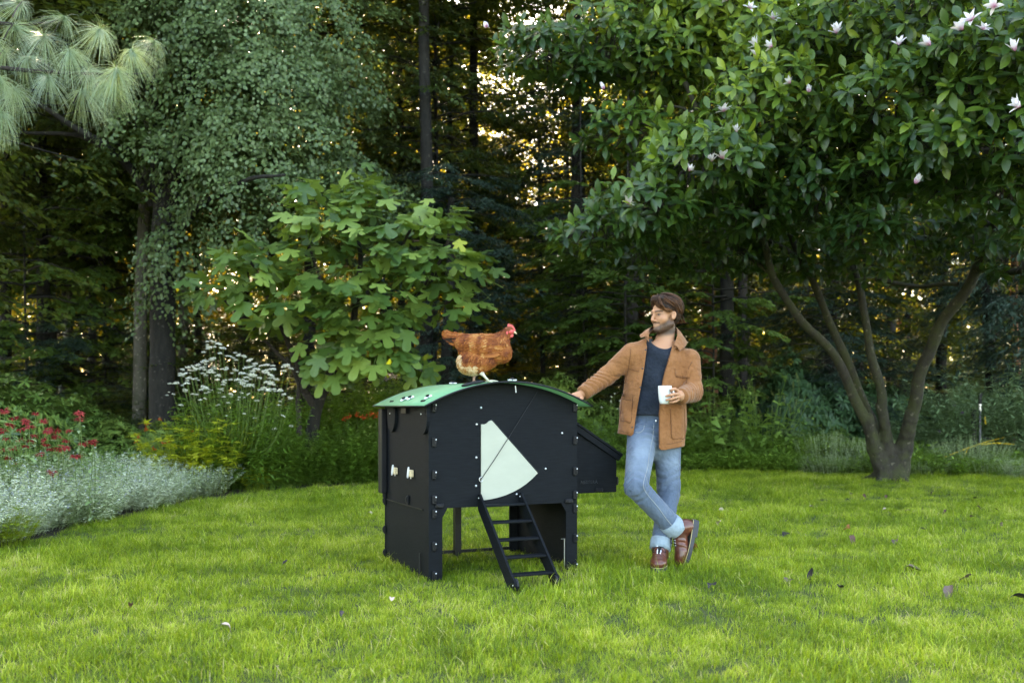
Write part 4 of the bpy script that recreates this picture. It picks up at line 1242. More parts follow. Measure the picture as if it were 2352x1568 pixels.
# ------------------------------------------------------------------ the magnolia
def build_magnolia():
    rs = np.random.RandomState(5)
    b = P(2043, 1105, 14.0); b[2] = 0
    t = empty('magnolia_tree', tuple(b), 'big spreading magnolia with several trunks and white pink flowers', 'magnolia tree')
    Y = 14.0
    # root flare
    seg = [[P(2040, 1100, Y), P(2010, 1030, Y - .05), P(1992, 960, Y - .15)], [P(2040, 1090, Y + .05), P(2016, 1010, Y + .1), P(1985, 930, Y + .05)], [P(2052, 1095, Y), P(2035, 1000, Y - .1), P(2024, 930, Y - .18)], [P(2058, 1100, Y), P(2078, 1020, Y - .1), P(2096, 945, Y - .35)]]
    rad_ = [(.165, .095, .080), (.14, .085, .072), (.14, .08, .066), (.165, .105, .088)]
    def tr(p):
        d = cap(p, np.array([b[0], Y, -.2]), P(2046, 1075, Y), .21, .14)
        for k in range(4):
            for q in range(2): d = smin(d, cap(p, seg[k][q], seg[k][q + 1], rad_[k][q], rad_[k][q + 1]), .05)
        for a in (0.3, 1.5, 2.6, 3.9, 5.2): d = smin(d, cap(p, np.array([b[0], Y, .10]), np.array([b[0] + .42 * math.cos(a), Y + .42 * math.sin(a), -.03]), .09, .03), .08)
        return d + .010 * snoise(p * [1, 1, .5], 13) + .006 * snoise(p, 34)
    V_, Q_ = sdf_mesh(tr, b + [-.75, -.75, -.1], b + [.75, .6, 1.25], .019)
    link('trunk', mesh_np('trunk', V_ - b, [Q_], smooth=True), t, B_MAG)
    L = [([P(2004, 1005, Y - .08), P(1992, 960, Y - .15), P(1950, 880, Y - .3), P(1890, 790, Y - .6), P(1830, 720, Y - .9), P(1775, 630, Y - 1.2), P(1745, 540, Y - 1.5), P(1650, 440, Y - 2)], .088, .034),
         ([P(2000, 970, Y + .08), P(1985, 930, Y + .05), P(1965, 880, Y), P(1930, 780, Y - .2), P(1895, 690, Y - .4), P(1845, 600, Y - .8), P(1790, 480, Y - 1.2), P(1690, 330, Y - 1.7), P(1620, 290, Y - 2.2), P(1570, 190, Y - 2.4)], .078, .028),
         ([P(2030, 970, Y - .14), P(2020, 900, Y - .2), P(2000, 790, Y - .3), P(1985, 690, Y - .3), P(1962, 590, Y - .4), P(1950, 450, Y - .6), P(1930, 250, Y - .9), P(1900, 50, Y - 1.2)], .072, .026),
         ([P(2086, 985, Y - .24), P(2100, 930, Y - .4), P(2140, 800, Y - .8), P(2190, 700, Y - 1.2), P(2250, 610, Y - 1.6), P(2275, 560, Y - 1.9), P(2250, 470, Y - 2.2), P(2235, 360, Y - 2.6), P(2220, 220, Y - 3)], .098, .038)]
    for i, (p, r0, r1) in enumerate(L): limb(t, p, r0, r1, B_MAG, 'limb', 10, gnarl=0.035, seed=i)
    for i, (p, r0, r1) in enumerate([([P(2245, 615, Y - 1.6), P(2300, 620, Y - 2), P(2360, 605, Y - 2.4), P(2450, 540, Y - 3)], .06, .03),
                                     ([P(2262, 580, Y - 1.8), P(2300, 500, Y - 2.4), P(2350, 470, Y - 3), P(2420, 400, Y - 3.5)], .07, .03),
                                     ([P(2080, 640, Y - .6), P(2010, 640, Y - .5), P(2120, 655, Y - .8), P(2200, 650, Y - 1.3)][1:], .03, .03),
                                     ([P(1845, 600, Y - .8), P(1700, 520, Y - 1.5), P(1560, 470, Y - 2), P(1440, 500, Y - 2.5)], .035, .012),
                                     ([P(1700, 345, Y - 1.7), P(1560, 230, Y - 1.5), P(1400, 170, Y - 1.5), P(1240, 120, Y - 1.8)], .04, .012),
                                     ([P(1612, 285, Y - 2.2), P(1560, 245, Y - 2.2), P(1520, 240, Y - 2.2)], .02, .01),
                                     ([P(1950, 450, Y - .6), P(2050, 330, Y - 2), P(2180, 250, Y - 3.5)], .04, .015),
                                     ([P(1775, 630, Y - 1.2), P(1660, 560, Y - .8), P(1520, 560, Y - .6)], .03, .01)]):
        limb(t, p, r0, r1, B_MAG, 'branch', 7, gnarl=0.05, seed=20 + i)
    blobs = [(1600, -360, 300, 100, 10.6, 1.8, .6), (2500, 200, 110, 150, 9, 1, .7), (1480, 575, 130, 45, 12.6, .8, .8), (1640, 575, 150, 50, 13.2, .9, .7), (1810, 590, 130, 50, 13.4, .9, .6), (1990, 600, 110, 45, 13.2, .8, .6), (2110, 520, 130, 60, 12, .9, .8), (2260, 520, 110, 60, 11.5, .8, .8), (2340, 580, 90, 60, 11.5, .7, .7), (1720, 470, 150, 60, 11.4, .9, .9), (1900, 440, 140, 60, 11, .9, .9), (1500, -180, 300, 130, 12.5, 1.8, .7), (1850, -200, 330, 140, 12, 2.2, .8), (2200, -200, 330, 140, 12, 2.0, .7), (1650, -420, 330, 130, 13, 2.2, .6), (2050, -430, 330, 130, 12.5, 2.4, .6), (1250, 110, 120, 50, 11.8, .8, 1.1), (1400, 90, 130, 75, 12, 1.0, 1), (1330, 165, 70, 30, 12, .6, 1), (1530, 120, 120, 110, 12.2, 1.2, 1), (1450, 300, 130, 50, 12, .8, .8),  # blobs above the frame are unseen crown, added to shade the rear lawn
             (1620, 60, 130, 80, 12, 1.3, 1), (1370, 530, 120, 38, 11.2, .8, 1.1), (1480, 470, 130, 70, 11, 1.0, 1.1), (1610, 380, 150, 70, 10.8, 1.1, 1.1), (1560, 330, 100, 40, 11.5, .7, 1),
             (1740, 250, 160, 90, 11, 1.3, 1.1), (1800, 130, 150, 90, 11.2, 1.5, 1), (1940, 60, 160, 90, 10.5, 1.6, 1), (2080, 60, 150, 90, 9.8, 1.5, 1), (1900, 330, 160, 80, 11, 1.2, 1.2),
             (2050, 230, 170, 90, 10, 1.3, 1.1), (2230, 150, 150, 110, 9, 1.2, 1.1), (2340, 80, 120, 100, 8.4, 1.0, 1), (2200, 320, 170, 80, 9.4, 1.1, 1.2), (2340, 300, 120, 100, 8.8, 1.0, 1.1),
             (1780, 400, 170, 60, 11.8, 1.0, 1.1), (2060, 380, 130, 60, 10.2, 1.0, 1.1), (1990, 520, 95, 50, 10.4, .6, 1.3), (2180, 430, 90, 40, 10, .7, 1), (2320, 420, 70, 60, 9.2, .6, 1.1),
             (1650, 500, 200, 60, 12.8, 1.1, .7), (1850, 520, 160, 50, 13, 1, .6), (1700, 10, 160, 60, 12, 1.4, .9), (1480, 10, 120, 30, 12.5, 1, .7), (2420, 450, 80, 120, 9, .8, .8), (2250, 20, 200, 60, 9.5, 1.4, 1)]
    c, ctr = blob_points(rs, blobs, 78)
    # keep the view to the sky open
    u = (c[:, 0] / c[:, 1]) * FPX + CX; v = CY - (c[:, 2] - EYE) / c[:, 1] * FPX
    k = c[:, 2] > 1.9
    c, ctr, u, v = c[k], ctr[k], u[k], v[k]
    n = len(c)
    out = nrm((c - ctr) * [1, 1, 0.8] + [0, 0, 0.35])
    ax = nrm(out + rs.normal(0, 0.35, (n, 3)) + [0, -0.25, 0.25])
    pos, fx, fz, sc, ti = [], [], [], [], []
    for j in range(8):
        ang = j * 2.4 + rs.uniform(0, 0.5, n)
        e1 = nrm(np.cross(ax, np.array([0.3, 0.2, 1.0]) + rs.normal(0, .01, (n, 3)))); e2 = np.cross(ax, e1)
        rad = e1 * np.cos(ang)[:, None] + e2 * np.sin(ang)[:, None]
        open_ = 0.25 + 0.13 * j + rs.normal(0, .08, n)
        d = rad * np.clip(open_, .2, 1.2)[:, None] + ax * (0.75 - 0.11 * j)
        d = d + np.array([0, 0, -0.10 - 0.05 * j])
        pos.append(c - ax * 0.012 * j); fx.append(d)
        fz.append(ax * 1.0 + rad * -0.35 + rs.normal(0, 0.15, (n, 3)) + [0, 0, .3])
        sc.append(rs.uniform(0.115, 0.195, n) * (0.7 if j < 2 else 1))
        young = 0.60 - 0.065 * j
        ti.append(young - 0.12 + 0.16 * snoise(c, 0.8) + 0.38 * np.clip((c[:, 2] - 3.3) / 1.2, -.6, 1) * np.clip((c[:, 0] - .3) / 2.2, .2, 1) + rs.normal(0, .12, n))  # besides young growth, sunlit yellow towards the upper right is put into the tint
    pos, fx, fz, sc, ti = map(np.concatenate, (pos, fx, fz, sc, ti))
    keep = rs.uniform(size=len(pos)) < 0.9
    pos, fx, fz, sc, ti = pos[keep], fx[keep], fz[keep], sc[keep], ti[keep]
    rot = frames(fx, fz)
    tv, tf = oval_leaf(5, 0.41, 0.15, 0.20, peak=0.7)
    # the 300 leaves that show largest are objects
    scr = sc / pos[:, 1] * (1 + 0.4 * np.abs(rot[:, 1, 2]))
    uu = pos[:, 0] / pos[:, 1] * FPX + CX; vv = CY - (pos[:, 2] - EYE) / pos[:, 1] * FPX
    scr[(uu > 2345) | (vv < 8) | (uu < 0)] = 0
    big = np.argsort(-scr)[:300]
    ml = []
    for k_, tn in enumerate((0.35, 0.5, 0.65)):
        me = mesh_np('leaf', tv, tf, smooth=True, attrs=dict(tint=np.full(len(tv), tn))); me.materials.append(M_MAG); ml.append(me)
    individual_leaves(t, b, None, ml, pos, rot, sc, big)
    m = np.ones(len(pos), bool); m[big] = False
    V, pl = scatter(tv, tf, pos[m] - b, rot[m], sc[m])
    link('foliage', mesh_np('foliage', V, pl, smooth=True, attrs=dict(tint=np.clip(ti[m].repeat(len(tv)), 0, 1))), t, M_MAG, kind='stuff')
    # twigs
    parts = []
    for i in range(0, n, 2):
        p0 = c[i]; p1 = c[i] - ax[i] * 0.16 + (ctr[i] - c[i]) * 0.25; p2 = c[i] + (ctr[i] - c[i]) * 0.6
        V, F = tube_np([p0, p1, p2], [0.004, 0.006, 0.010], 3)
        parts.append((V - b, [F], 0.0))
    V, pl, _ = join_np(parts)
    link('twigs', mesh_np('twigs', V, pl), t, B_TWIG, kind='stuff')
    print('magnolia leaves', len(pos))
    # flowers
    m_pet, nt, out_ = new_mat('magnolia petal')
    at = nd(nt, 'ShaderNodeAttribute', attribute_name='tint')
    col = ramp(nt, at.outputs['Fac'], [(0.0, (0.42, 0.08, 0.20)), (0.28, (0.66, 0.42, 0.50)), (0.55, (0.78, 0.75, 0.74))])
    bs = nd(nt, 'ShaderNodeBsdfPrincipled', i_Roughness=0.5); nt.links.new(col, bs.inputs['Base Color'])
    tr = nd(nt, 'ShaderNodeBsdfTranslucent'); nt.links.new(col, tr.inputs[0])
    ms = nd(nt, 'ShaderNodeMixShader'); ms.inputs[0].default_value = 0.3
    nt.links.new(bs.outputs[0], ms.inputs[1]); nt.links.new(tr.outputs[0], ms.inputs[2]); nt.links.new(ms.outputs[0], out_.inputs[0])
    def flower(seed, openness):
        r2 = np.random.RandomState(seed); parts = []
        pv, pf = oval_leaf(5, 0.40, 0.22, -0.25 * (1 - openness) + 0.1)
        for j in range(8):
            a = j * 2.4 + r2.normal(0, .15); el = (0.25 + 0.75 * openness * (0.4 + 0.6 * (j % 2))) + r2.normal(0, .12)
            d = np.array([math.sin(el) * math.cos(a), math.sin(el) * math.sin(a), math.cos(el)])
            inw = np.array([-math.cos(a), -math.sin(a), 0.4])
            R = frames(d[None], inw[None])
            V, pl = scatter(pv, pf, np.zeros((1, 3)), R, np.array([r2.uniform(.085, .11)]))
            parts.append((V, pl, pv[:, 0] * 1.2))
        V, pl, ti = join_np(parts)
        me = mesh_np('flower', V, pl, smooth=True, attrs=dict(tint=np.clip(ti, 0, 1))); me.materials.append(m_pet)
        return me
    fm = [flower(1, .35), flower(2, .8), flower(3, 1.15), flower(4, .1)]
    spots = [(1441, 470, 11, 2), (1582, 393, 10.7, 1), (1657, 365, 10.6, 2), (1636, 372, 10.7, 1), (1691, 306, 10.6, 0), (1663, 257, 10.8, 2), (1388, 205, 11.3, 3), (1118, 62, 11, 3), (1741, 128, 10.8, 0), (1740, 106, 10.8, 1),
             (1775, 108, 10.8, 1), (1722, 20, 11, 2), (1775, 45, 11, 2), (1816, 192, 10.6, 1), (1858, 212, 10.6, 3), (1922, 78, 10, 1), (2232, 48, 8.6, 2), (2258, 70, 8.5, 2), (2285, 15, 8.4, 2), (2138, 105, 9.2, 0),
             (2332, 118, 8.3, 0), (2212, 70, 8.8, 1), (1668, 0, 11.2, 1), (2102, 422, 9.9, 3), (2065, 105, 9.4, 1), (2345, 245, 8.2, 1)]
    for i, (x, y, Y_, k_) in enumerate(spots):
        p = P(x, y, Y_ - 0.75) - b
        o = link('flower', fm[k_], t, loc=tuple(p)); o.rotation_euler = (0.5 + rs.normal(0, .3), rs.normal(0, .35), rs.uniform(0, 6))
        s = 1.0 + rs.uniform(-.15, .25); o.scale = (s, s, s)
build_magnolia()

# ------------------------------------------------------------------ the fig
def build_fig():
    rs = np.random.RandomState(15)
    Y = 14.2
    b = P(722, 960, Y); b[2] = 0
    t = empty('fig_tree', tuple(b), 'wide umbrella shaped fig bush with big lobed leaves behind the flower bed', 'fig tree')
    st = [([(b[0], Y, -.1), P(716, 1000, Y), P(730, 930, Y), P(748, 880, Y), P(790, 800, Y - .3), P(820, 640, Y - .6), P(822, 480, Y - .8)], .12, .025),
          ([P(728, 940, Y), P(700, 890, Y), P(690, 840, Y), P(650, 760, Y - .3), P(600, 660, Y - .6), P(560, 590, Y - .8)], .07, .02),
          ([P(745, 890, Y), P(700, 870, Y + .1), P(692, 900, Y)][::-1][:2] + [P(620, 800, Y), P(520, 690, Y - .3)], .04, .015),
          ([P(752, 875, Y), P(830, 800, Y - .2), P(930, 710, Y - .5), P(1010, 600, Y - .8), P(1030, 520, Y - .9)], .06, .018),
          ([P(770, 850, Y), P(850, 780, Y - .4), P(960, 740, Y - .8), P(1080, 660, Y - 1.0)], .04, .015),
          ([P(790, 800, Y - .3), P(740, 680, Y - .8), P(700, 520, Y - 1.2)], .04, .015),
          ([P(820, 700, Y - .5), P(900, 600, Y - .9), P(960, 500, Y - 1.2)], .04, .015),
          ([P(688, 1000, Y - .2), P(686, 930, Y - .2), P(690, 880, Y - .2), P(660, 820, Y - .3)], .045, .02)]
    for i, (p, r0, r1) in enumerate(st): limb(t, p, r0, r1, B_TWIG if i else B_DARK, 'stem' if i else 'trunk', 8, gnarl=0.04, seed=40 + i)
    blobs = [(820, 420, 60, 45, 13.4, .5, 1.2), (850, 480, 90, 55, 13.2, .7, 1), (715, 455, 65, 40, 13.2, .5, 1.1), (740, 530, 110, 60, 13.1, .9, 1), (1000, 490, 70, 38, 13.2, .5, 1.1), (960, 560, 110, 60, 13, .9, 1),
             (590, 600, 95, 50, 13.2, .8, 1), (800, 600, 150, 80, 13.1, 1.2, 1), (1010, 620, 110, 60, 13.1, .9, 1), (1090, 610, 50, 50, 13.2, .5, 1), (500, 660, 75, 38, 13.4, .6, .9), (650, 680, 120, 55, 13.1, 1, 1),
             (850, 700, 130, 55, 13, 1, 1), (1040, 700, 80, 45, 13.2, .7, .8), (600, 740, 60, 30, 13.6, .7, .7), (740, 770, 70, 45, 13.1, .7, .9), (760, 840, 60, 45, 13.1, .5, 1.2), (870, 810, 90, 45, 12.9, .6, 1), (900, 780, 60, 40, 13, .5, .7),
             (540, 610, 40, 40, 13.2, .4, 1), (560, 560, 30, 25, 13.1, .3, 1), (960, 840, 50, 30, 13.1, .4, .8)]
    c, ctr = blob_points(rs, blobs, 53)
    n = len(c)
    out = nrm((c - ctr) * [1, 1, .6])
    fx = out * [1, 1, 0.25] + rs.normal(0, .45, (n, 3)) + [0, -0.15, -0.38]
    fz = np.array([0, -0.35, 1.0]) + out * 0.25 + rs.normal(0, .28, (n, 3))
    low = np.clip((2.6 - c[:, 2]) / 1.2, 0, 1)[:, None]
    fx = fx + low * np.array([0, -0.1, -0.6]); fz = fz + low * np.array([0, -1.0, 0])
    rot = frames(fx, fz)
    sc = rs.uniform(0.17, 0.30, n) * (1 + .1 * low[:, 0])
    ti = 0.40 + 0.15 * snoise(c, 1.1) + rs.normal(0, .16, n) + 0.06 + 0.20 * np.clip((c[:, 2] - 2.8) / 1.5, -1, 1)  # paler up high, darker low: light on the crown put into the tint
    yel = rs.uniform(size=n) < 0.012
    ti[yel] = 1.0
    T = [fig_leaf(s) for s in (1, 2, 3)]
    scr = sc / c[:, 1] + 0.004 * (c[:, 1] < ctr[:, 1] + 0.15)
    big = np.argsort(-scr)[:300]
    ml = []
    for k, tn in enumerate((0.35, 0.55, 0.72)):
        me = mesh_np('leaf', T[k][0], T[k][1], smooth=True, attrs=dict(tint=np.full(len(T[k][0]), tn))); me.materials.append(M_FIG); ml.append(me)
    individual_leaves(t, b, None, ml, c, rot, sc, big)
    m = np.ones(n, bool); m[big] = False
    parts = []
    idx = np.where(m)[0]
    for k in range(3):
        s = idx[k::3]
        V, pl = scatter(T[k][0], T[k][1], c[s] - b, rot[s], sc[s]); parts.append((V, pl, ti[s].repeat(len(T[k][0]))))
    V, pl, tt = join_np(parts)
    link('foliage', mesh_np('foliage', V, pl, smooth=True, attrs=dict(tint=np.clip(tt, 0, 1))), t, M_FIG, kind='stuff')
    parts = []
    for i in range(n):
        p2 = c[i] + (ctr[i] - c[i]) * 0.35 + [0, 0, 0.05]
        V, F = tube_np([c[i], (c[i] + p2) / 2 + [0, 0, .02], p2], [0.004, 0.004, 0.006], 3)
        parts.append((V - b, [F], 0.0))
    V, pl, _ = join_np(parts)
    link('leaf_stalks', mesh_np('leaf_stalks', V, pl), t, M_STEM, kind='stuff')
    print('fig leaves', n)
build_fig()

# ------------------------------------------------------------------ pine bough with long needles, top left
def build_pine():
    rs = np.random.RandomState(25)
    Y = 5.2
    b = np.array([-5.6, 5.4, 0.0])
    t = empty('white_pine', tuple(b), 'pine whose bough of long drooping needle tufts hangs in at top left', 'pine tree')
    limb(t, [b + [0, 0, -.1], b + [0, 0, 2], b + [0.1, 0, 4], b + [0, .1, 7]], .16, .09, B_DARK, 'trunk', 12)
    limb(t, [b + [0.05, 0, 2.9], P(-250, 120, Y + .1), P(0, 150, Y), P(120, 163, Y), P(250, 172, Y), P(330, 170, Y)], .018, .005, B_TWIG, 'bough', 7, gnarl=.01)
    limb(t, [b + [0.05, 0, 3.3], P(-250, 20, Y + .3), P(-40, 50, Y + .2), P(60, 60, Y + .2), P(140, 50, Y + .2)], .016, .005, B_TWIG, 'bough', 7, gnarl=.01, seed=3)
    limb(t, [b + [0.05, 0, 2.5], P(-200, 260, Y + .1), P(-60, 245, Y), P(10, 230, Y)], .035, .006, B_TWIG, 'bough', 7, gnarl=.01, seed=5)
    def tuft_mesh(seed):
        r2 = np.random.RandomState(seed); n = 170
        ax = np.array([0.15, 0, 0.55])
        d = nrm(r2.normal(size=(n, 3)) * [.75, .75, .5] + [0.25, 0, -0.35])
        L = r2.uniform(.11, .165, n)
        V, Q = [], []
        for i in range(n):
            p0 = -ax * 0.05 * r2.uniform(0, 1)
            sd = nrm(np.cross(d[i], [0.2, 0.9, 0.1])) * 0.0011
            g = 0.9
            pts = [p0 + d[i] * L[i] * s + np.array([0, 0, -g]) * L[i] * s * s * (0.55 + .3 * r2.uniform()) for s in (0, .35, .7, 1)]
            k = len(V)
            for j, q in enumerate(pts): V += [q - sd * (1 - .2 * j), q + sd * (1 - .2 * j)]
            Q += [(k + 2 * j, k + 2 * j + 1, k + 2 * j + 3, k + 2 * j + 2) for j in range(3)]
        tint = np.repeat(r2.uniform(.2, .9, n), 8) 
        me = mesh_np('needle_tuft', np.array(V), [np.array(Q)], attrs=dict(tint=tint)); me.materials.append(M_NEEDLE)
        return me
    tm = [tuft_mesh(s) for s in (1, 2, 3)]
    spots = [(355, 98), (300, 118), (232, 70), (148, 42), (50, 10), (30, 62), (100, 85), (268, 160), (205, 165), (160, 118), (60, 135), (10, 118),
             (110, 180), (270, 205), (190, 208), (0, 182), (35, 205), (5, 262), (-20, 90), (238, 195), (-15, 20)]
    for i, (x, y) in enumerate(spots):
        p = P(x, y - 6, Y + rs.normal(0, .18)) - b
        o = link('needle_tuft', tm[i % 3], t, loc=tuple(p)); o.rotation_euler = (rs.normal(0, .25), rs.normal(0, .25), rs.uniform(0, 6.28)); s = rs.uniform(.72, 1.0); o.scale = (s, s, s)
        q = P(x - 22, y + 30, Y + .05)
        limb(t, [p + b, (p + b + q) / 2 + [0, 0, .01], q], .003, .004, B_TWIG, 'twig', 4, k=2)
build_pine()
# ------------------------------------------------------------------ garden plants
def rosette_mesh(seed, R, H, n, leaf, mat, tmpl=None, per=8, droop=0.15, noisy=0.18, name='foliage', tbase=0.45):
    """dome of leaf whorls (rhododendron and the like)"""
    rs = np.random.RandomState(seed)
    d = nrm(rs.normal(size=(n, 3)) * [1, 1, 1]); d[:, 2] = np.abs(d[:, 2])
    r = rs.uniform(0.62, 1, n) ** 0.5
    r = r * (1 + noisy * snoise(d, 2.6))
    c = d * np.array([R, R, H]) * r[:, None]
    ax = nrm(d * [1, 1, .9] + [0, 0, .45] + rs.normal(0, .25, (n, 3)))
    tv, tf = tmpl or six_leaf(0.30, 0.18)
    pos, fx, fz = [], [], []
    for j in range(per):
        a = j * 2.4 + rs.uniform(0, 1, n)
        e1 = nrm(np.cross(ax, np.array([0.3, 0.2, 1.0]) + rs.normal(0, .05, (n, 3)))); e2 = np.cross(ax, e1)
        rad = e1 * np.cos(a)[:, None] + e2 * np.sin(a)[:, None]
        pos.append(c); fx.append(rad + ax * rs.uniform(-.1, .7, (n, 1)) + [0, 0, -droop]); fz.append(ax + rad * -.2)
    pos, fx, fz = map(np.concatenate, (pos, fx, fz))
    N = len(pos)
    V, pl = scatter(tv, tf, pos, frames(fx, fz), leaf * rs.uniform(.7, 1.2, N))
    tint = tbase + .12 * snoise(pos, 1.5) + rs.normal(0, .13, N) + .12 * (pos[:, 2] / H - .5)
    me = mesh_np(name, V, pl, attrs=dict(tint=np.clip(tint.repeat(len(tv)), 0, 1))); me.materials.append(mat)
    return me

def stems_mesh(seed, n, R, H, leaf, mat, tmpl=None, gap=0.06, lean=0.35, start=0.15, stem_r=0.0025, tbase=0.45, pair=2, hvar=0.2, tips=False, arch=0.0, leafup=0.2, taper=0.4, tipcol=None, smat=None):
    """many rising stems with leaves along them; returns mesh and tip points"""
    rs = np.random.RandomState(seed)
    tv, tf = tmpl or six_leaf(0.4, 0.2)
    pos, fx, fz, sc, ti, parts, tip = [], [], [], [], [], [], []
    for i in range(n):
        a = rs.uniform(0, 6.28); r = R * math.sqrt(rs.uniform())
        b = np.array([r * math.cos(a), r * math.sin(a), 0]) * 0.62
        h = H * (1 - hvar * rs.uniform(0, 1.6)) * (1 - 0.25 * (r / R) ** 2)
        o = np.array([math.cos(a), math.sin(a), 0]) * (r / R) * lean * h * 1.2 + rs.normal(0, .08, 3) * [1, 1, 0] * h
        t = np.linspace(0, 1, 6)[:, None]
        path = b + o * t ** 1.4 + np.array([0, 0, h]) * (t - arch * t ** 3)
        V, F = tube_np(path, np.linspace(stem_r, stem_r * .5, 6), 3)
        parts.append((V, [F], .35))
        tip.append((path[-1], nrm(path[-1] - path[-2])))
        L = h; m = max(2, int(L * (1 - start) / gap))
        for j in range(m):
            s = start + (1 - start) * (j + rs.uniform(0, .6)) / m
            k = min(4, int(s * 5)); f = s * 5 - k
            p = path[k] * (1 - f) + path[min(5, k + 1)] * f
            for q in range(pair):
                aa = j * 1.57 + q * 6.283 / pair + rs.normal(0, .4)
                pos.append(p); fx.append([math.cos(aa), math.sin(aa), leafup + rs.normal(0, .25)]); fz.append([rs.normal(0, .25), rs.normal(0, .25), 1])
                sc.append(leaf * (1 - taper * s) * rs.uniform(.7, 1.15)); ti.append(tbase + rs.normal(0, .12) + .15 * (s - .5))
    pos, fx, fz, sc, ti = map(np.array, (pos, fx, fz, sc, ti))
    V, pl = scatter(tv, tf, pos, frames(fx, fz), sc)
    parts.append((V, pl, np.clip(ti, 0, 1).repeat(len(tv))))
    V, pl, tt = join_np(parts)
    me = mesh_np('foliage', V, pl, attrs=dict(tint=tt)); me.materials.append(mat)
    return me, tip

def plant(name, me, x, Y, label, cat, group=None, s=1.0, rz=0.0, z=0.0, hs=1.0):
    t = empty(name, (x, Y, z), label, cat, group, rz=rz)
    o = link('foliage', me, t, kind='stuff'); o.scale = (s, s, s * hs)
    return t

rg = np.random.RandomState(77)
# ---- rhododendrons and laurels
RH = [rosette_mesh(1, 1.0, 1.0, 1900, 0.088, M_RHODO), rosette_mesh(2, 1.0, 1.0, 1700, 0.105, M_RHODO, droop=.3)]
M_RHOD2 = leaf_mat('dark rhododendron leaf', G((0, (0.016, 0.045, 0.018)), (0.5, (0.042, 0.10, 0.038)), (1, (0.10, 0.19, 0.075))), 0.12, (0.1, 0.2, 0.03), rough=0.42, spec=0.35)
RHD = rosette_mesh(3, 1.0, 1.0, 1700, 0.105, M_RHOD2, droop=.25)
for (px, Y, s, hs, lab) in ((40, 13.4, 1.45, .88, 'leafy green laurel bush behind the red flowers at the left edge'), (175, 14.2, 1.2, .88, 'leafy green bush between the laurel and the tree trunks'), (265, 13.6, .95, .80, 'low leafy bush at the foot of the big dark trunk'), (360, 14.6, .8, .92, 'small leafy bush behind the orange flowers'), (-110, 12.6, 1.3, 1.2, 'leafy green laurel bush just beyond the left edge')):
    plant('laurel_bush', RH[0], X_at(px, Y), Y, lab, 'shrub', s=s, rz=rg.uniform(0, 6), hs=hs)
for (px, Y, s, hs, lab) in ((1285, 17.8, 1.15, 1.25, 'rhododendron rising behind the roof of the coop'), (1430, 18.6, 1.0, 1.1, 'rhododendron half hidden by the brown jacket'),):
    plant('rhododendron', RH[1], X_at(px, Y), Y, lab, 'shrub', s=s, rz=rg.uniform(0, 6), hs=hs)
for (px, Y, s, hs, lab) in ((1830, 18.4, 1.25, 1.48, 'dark domed rhododendron behind the two left trunks of the magnolia'), (1960, 18.6, 1.1, 1.4, 'dark rhododendron directly behind the magnolia trunks'), (1700, 19.2, .9, 1.35, 'dark rhododendron below the straight grey trunk'), (2480, 16.8, 1.1, 1.3, 'dark rhododendron at the right edge')):
    plant('rhododendron', RHD, X_at(px, Y), Y, lab, 'shrub', s=s, rz=rg.uniform(0, 6), hs=hs)

for (px, Y, s, hs, lab) in ((1545, 17.9, .95, 1.0, 'rounded green bush right behind the jeans of the man'), (1650, 18.2, .9, 1.1, 'rounded green bush behind the big leaved plant'), (1360, 17.6, .85, 1.1, 'rounded green bush behind the nest box roof'), (2110, 18.0, .9, 1.15, 'rounded green bush seen right of the magnolia trunks'), (2230, 18.3, 1.0, 1.3, 'rounded green bush behind the butterfly bushes'), (1920, 17.4, .7, .9, 'small rounded green bush left of the magnolia base'), (2040, 17.5, .7, .8, 'small rounded green bush behind the magnolia base')):
    plant('rounded_bush', RH[0], X_at(px, Y), Y, lab, 'shrub', s=s, rz=rg.uniform(0, 6), hs=hs)

# ---- catmint along the left edge of the lawn
CAT = []
for k in range(4):
    me, tip = stems_mesh(30 + k, 250, 0.50, 0.56, 0.046, M_GREY, tmpl=quick_leaf(.5), gap=0.024, lean=.6, start=.10, stem_r=.0014, tbase=.48, hvar=.45, taper=.35)
    r2 = np.random.RandomState(k)
    fp, fd, ft_ = [], [], []
    for p, d in tip:
        for j in range(r2.randint(0, 5)):
            fp.append(p + np.array(d) * (-.012 * j) + r2.normal(0, .006, 3)); 
    fp = np.array(fp)
    V, pl = scatter(*quick_leaf(.7), fp, frames(r2.normal(size=(len(fp), 3)), r2.normal(size=(len(fp), 3))), r2.uniform(.008, .015, len(fp)))
    fm = mesh_np('blossom', V, pl, attrs=dict(tint=r2.uniform(0, 1, len(fp)).repeat(4))); fm.materials.append(M_LAV)
    CAT.append((me, fm))
cat_spots = []
for (px, py) in ((545, 1137), (505, 1143), (460, 1152), (415, 1163), (370, 1172), (320, 1184), (270, 1194), (220, 1206), (165, 1219), (110, 1232), (55, 1247), (0, 1262), (-70, 1282)):
    x, y = ground_at(px, py)
    cat_spots.append((x - .42, y + .12)); cat_spots.append((x - .95, y + .15)); 
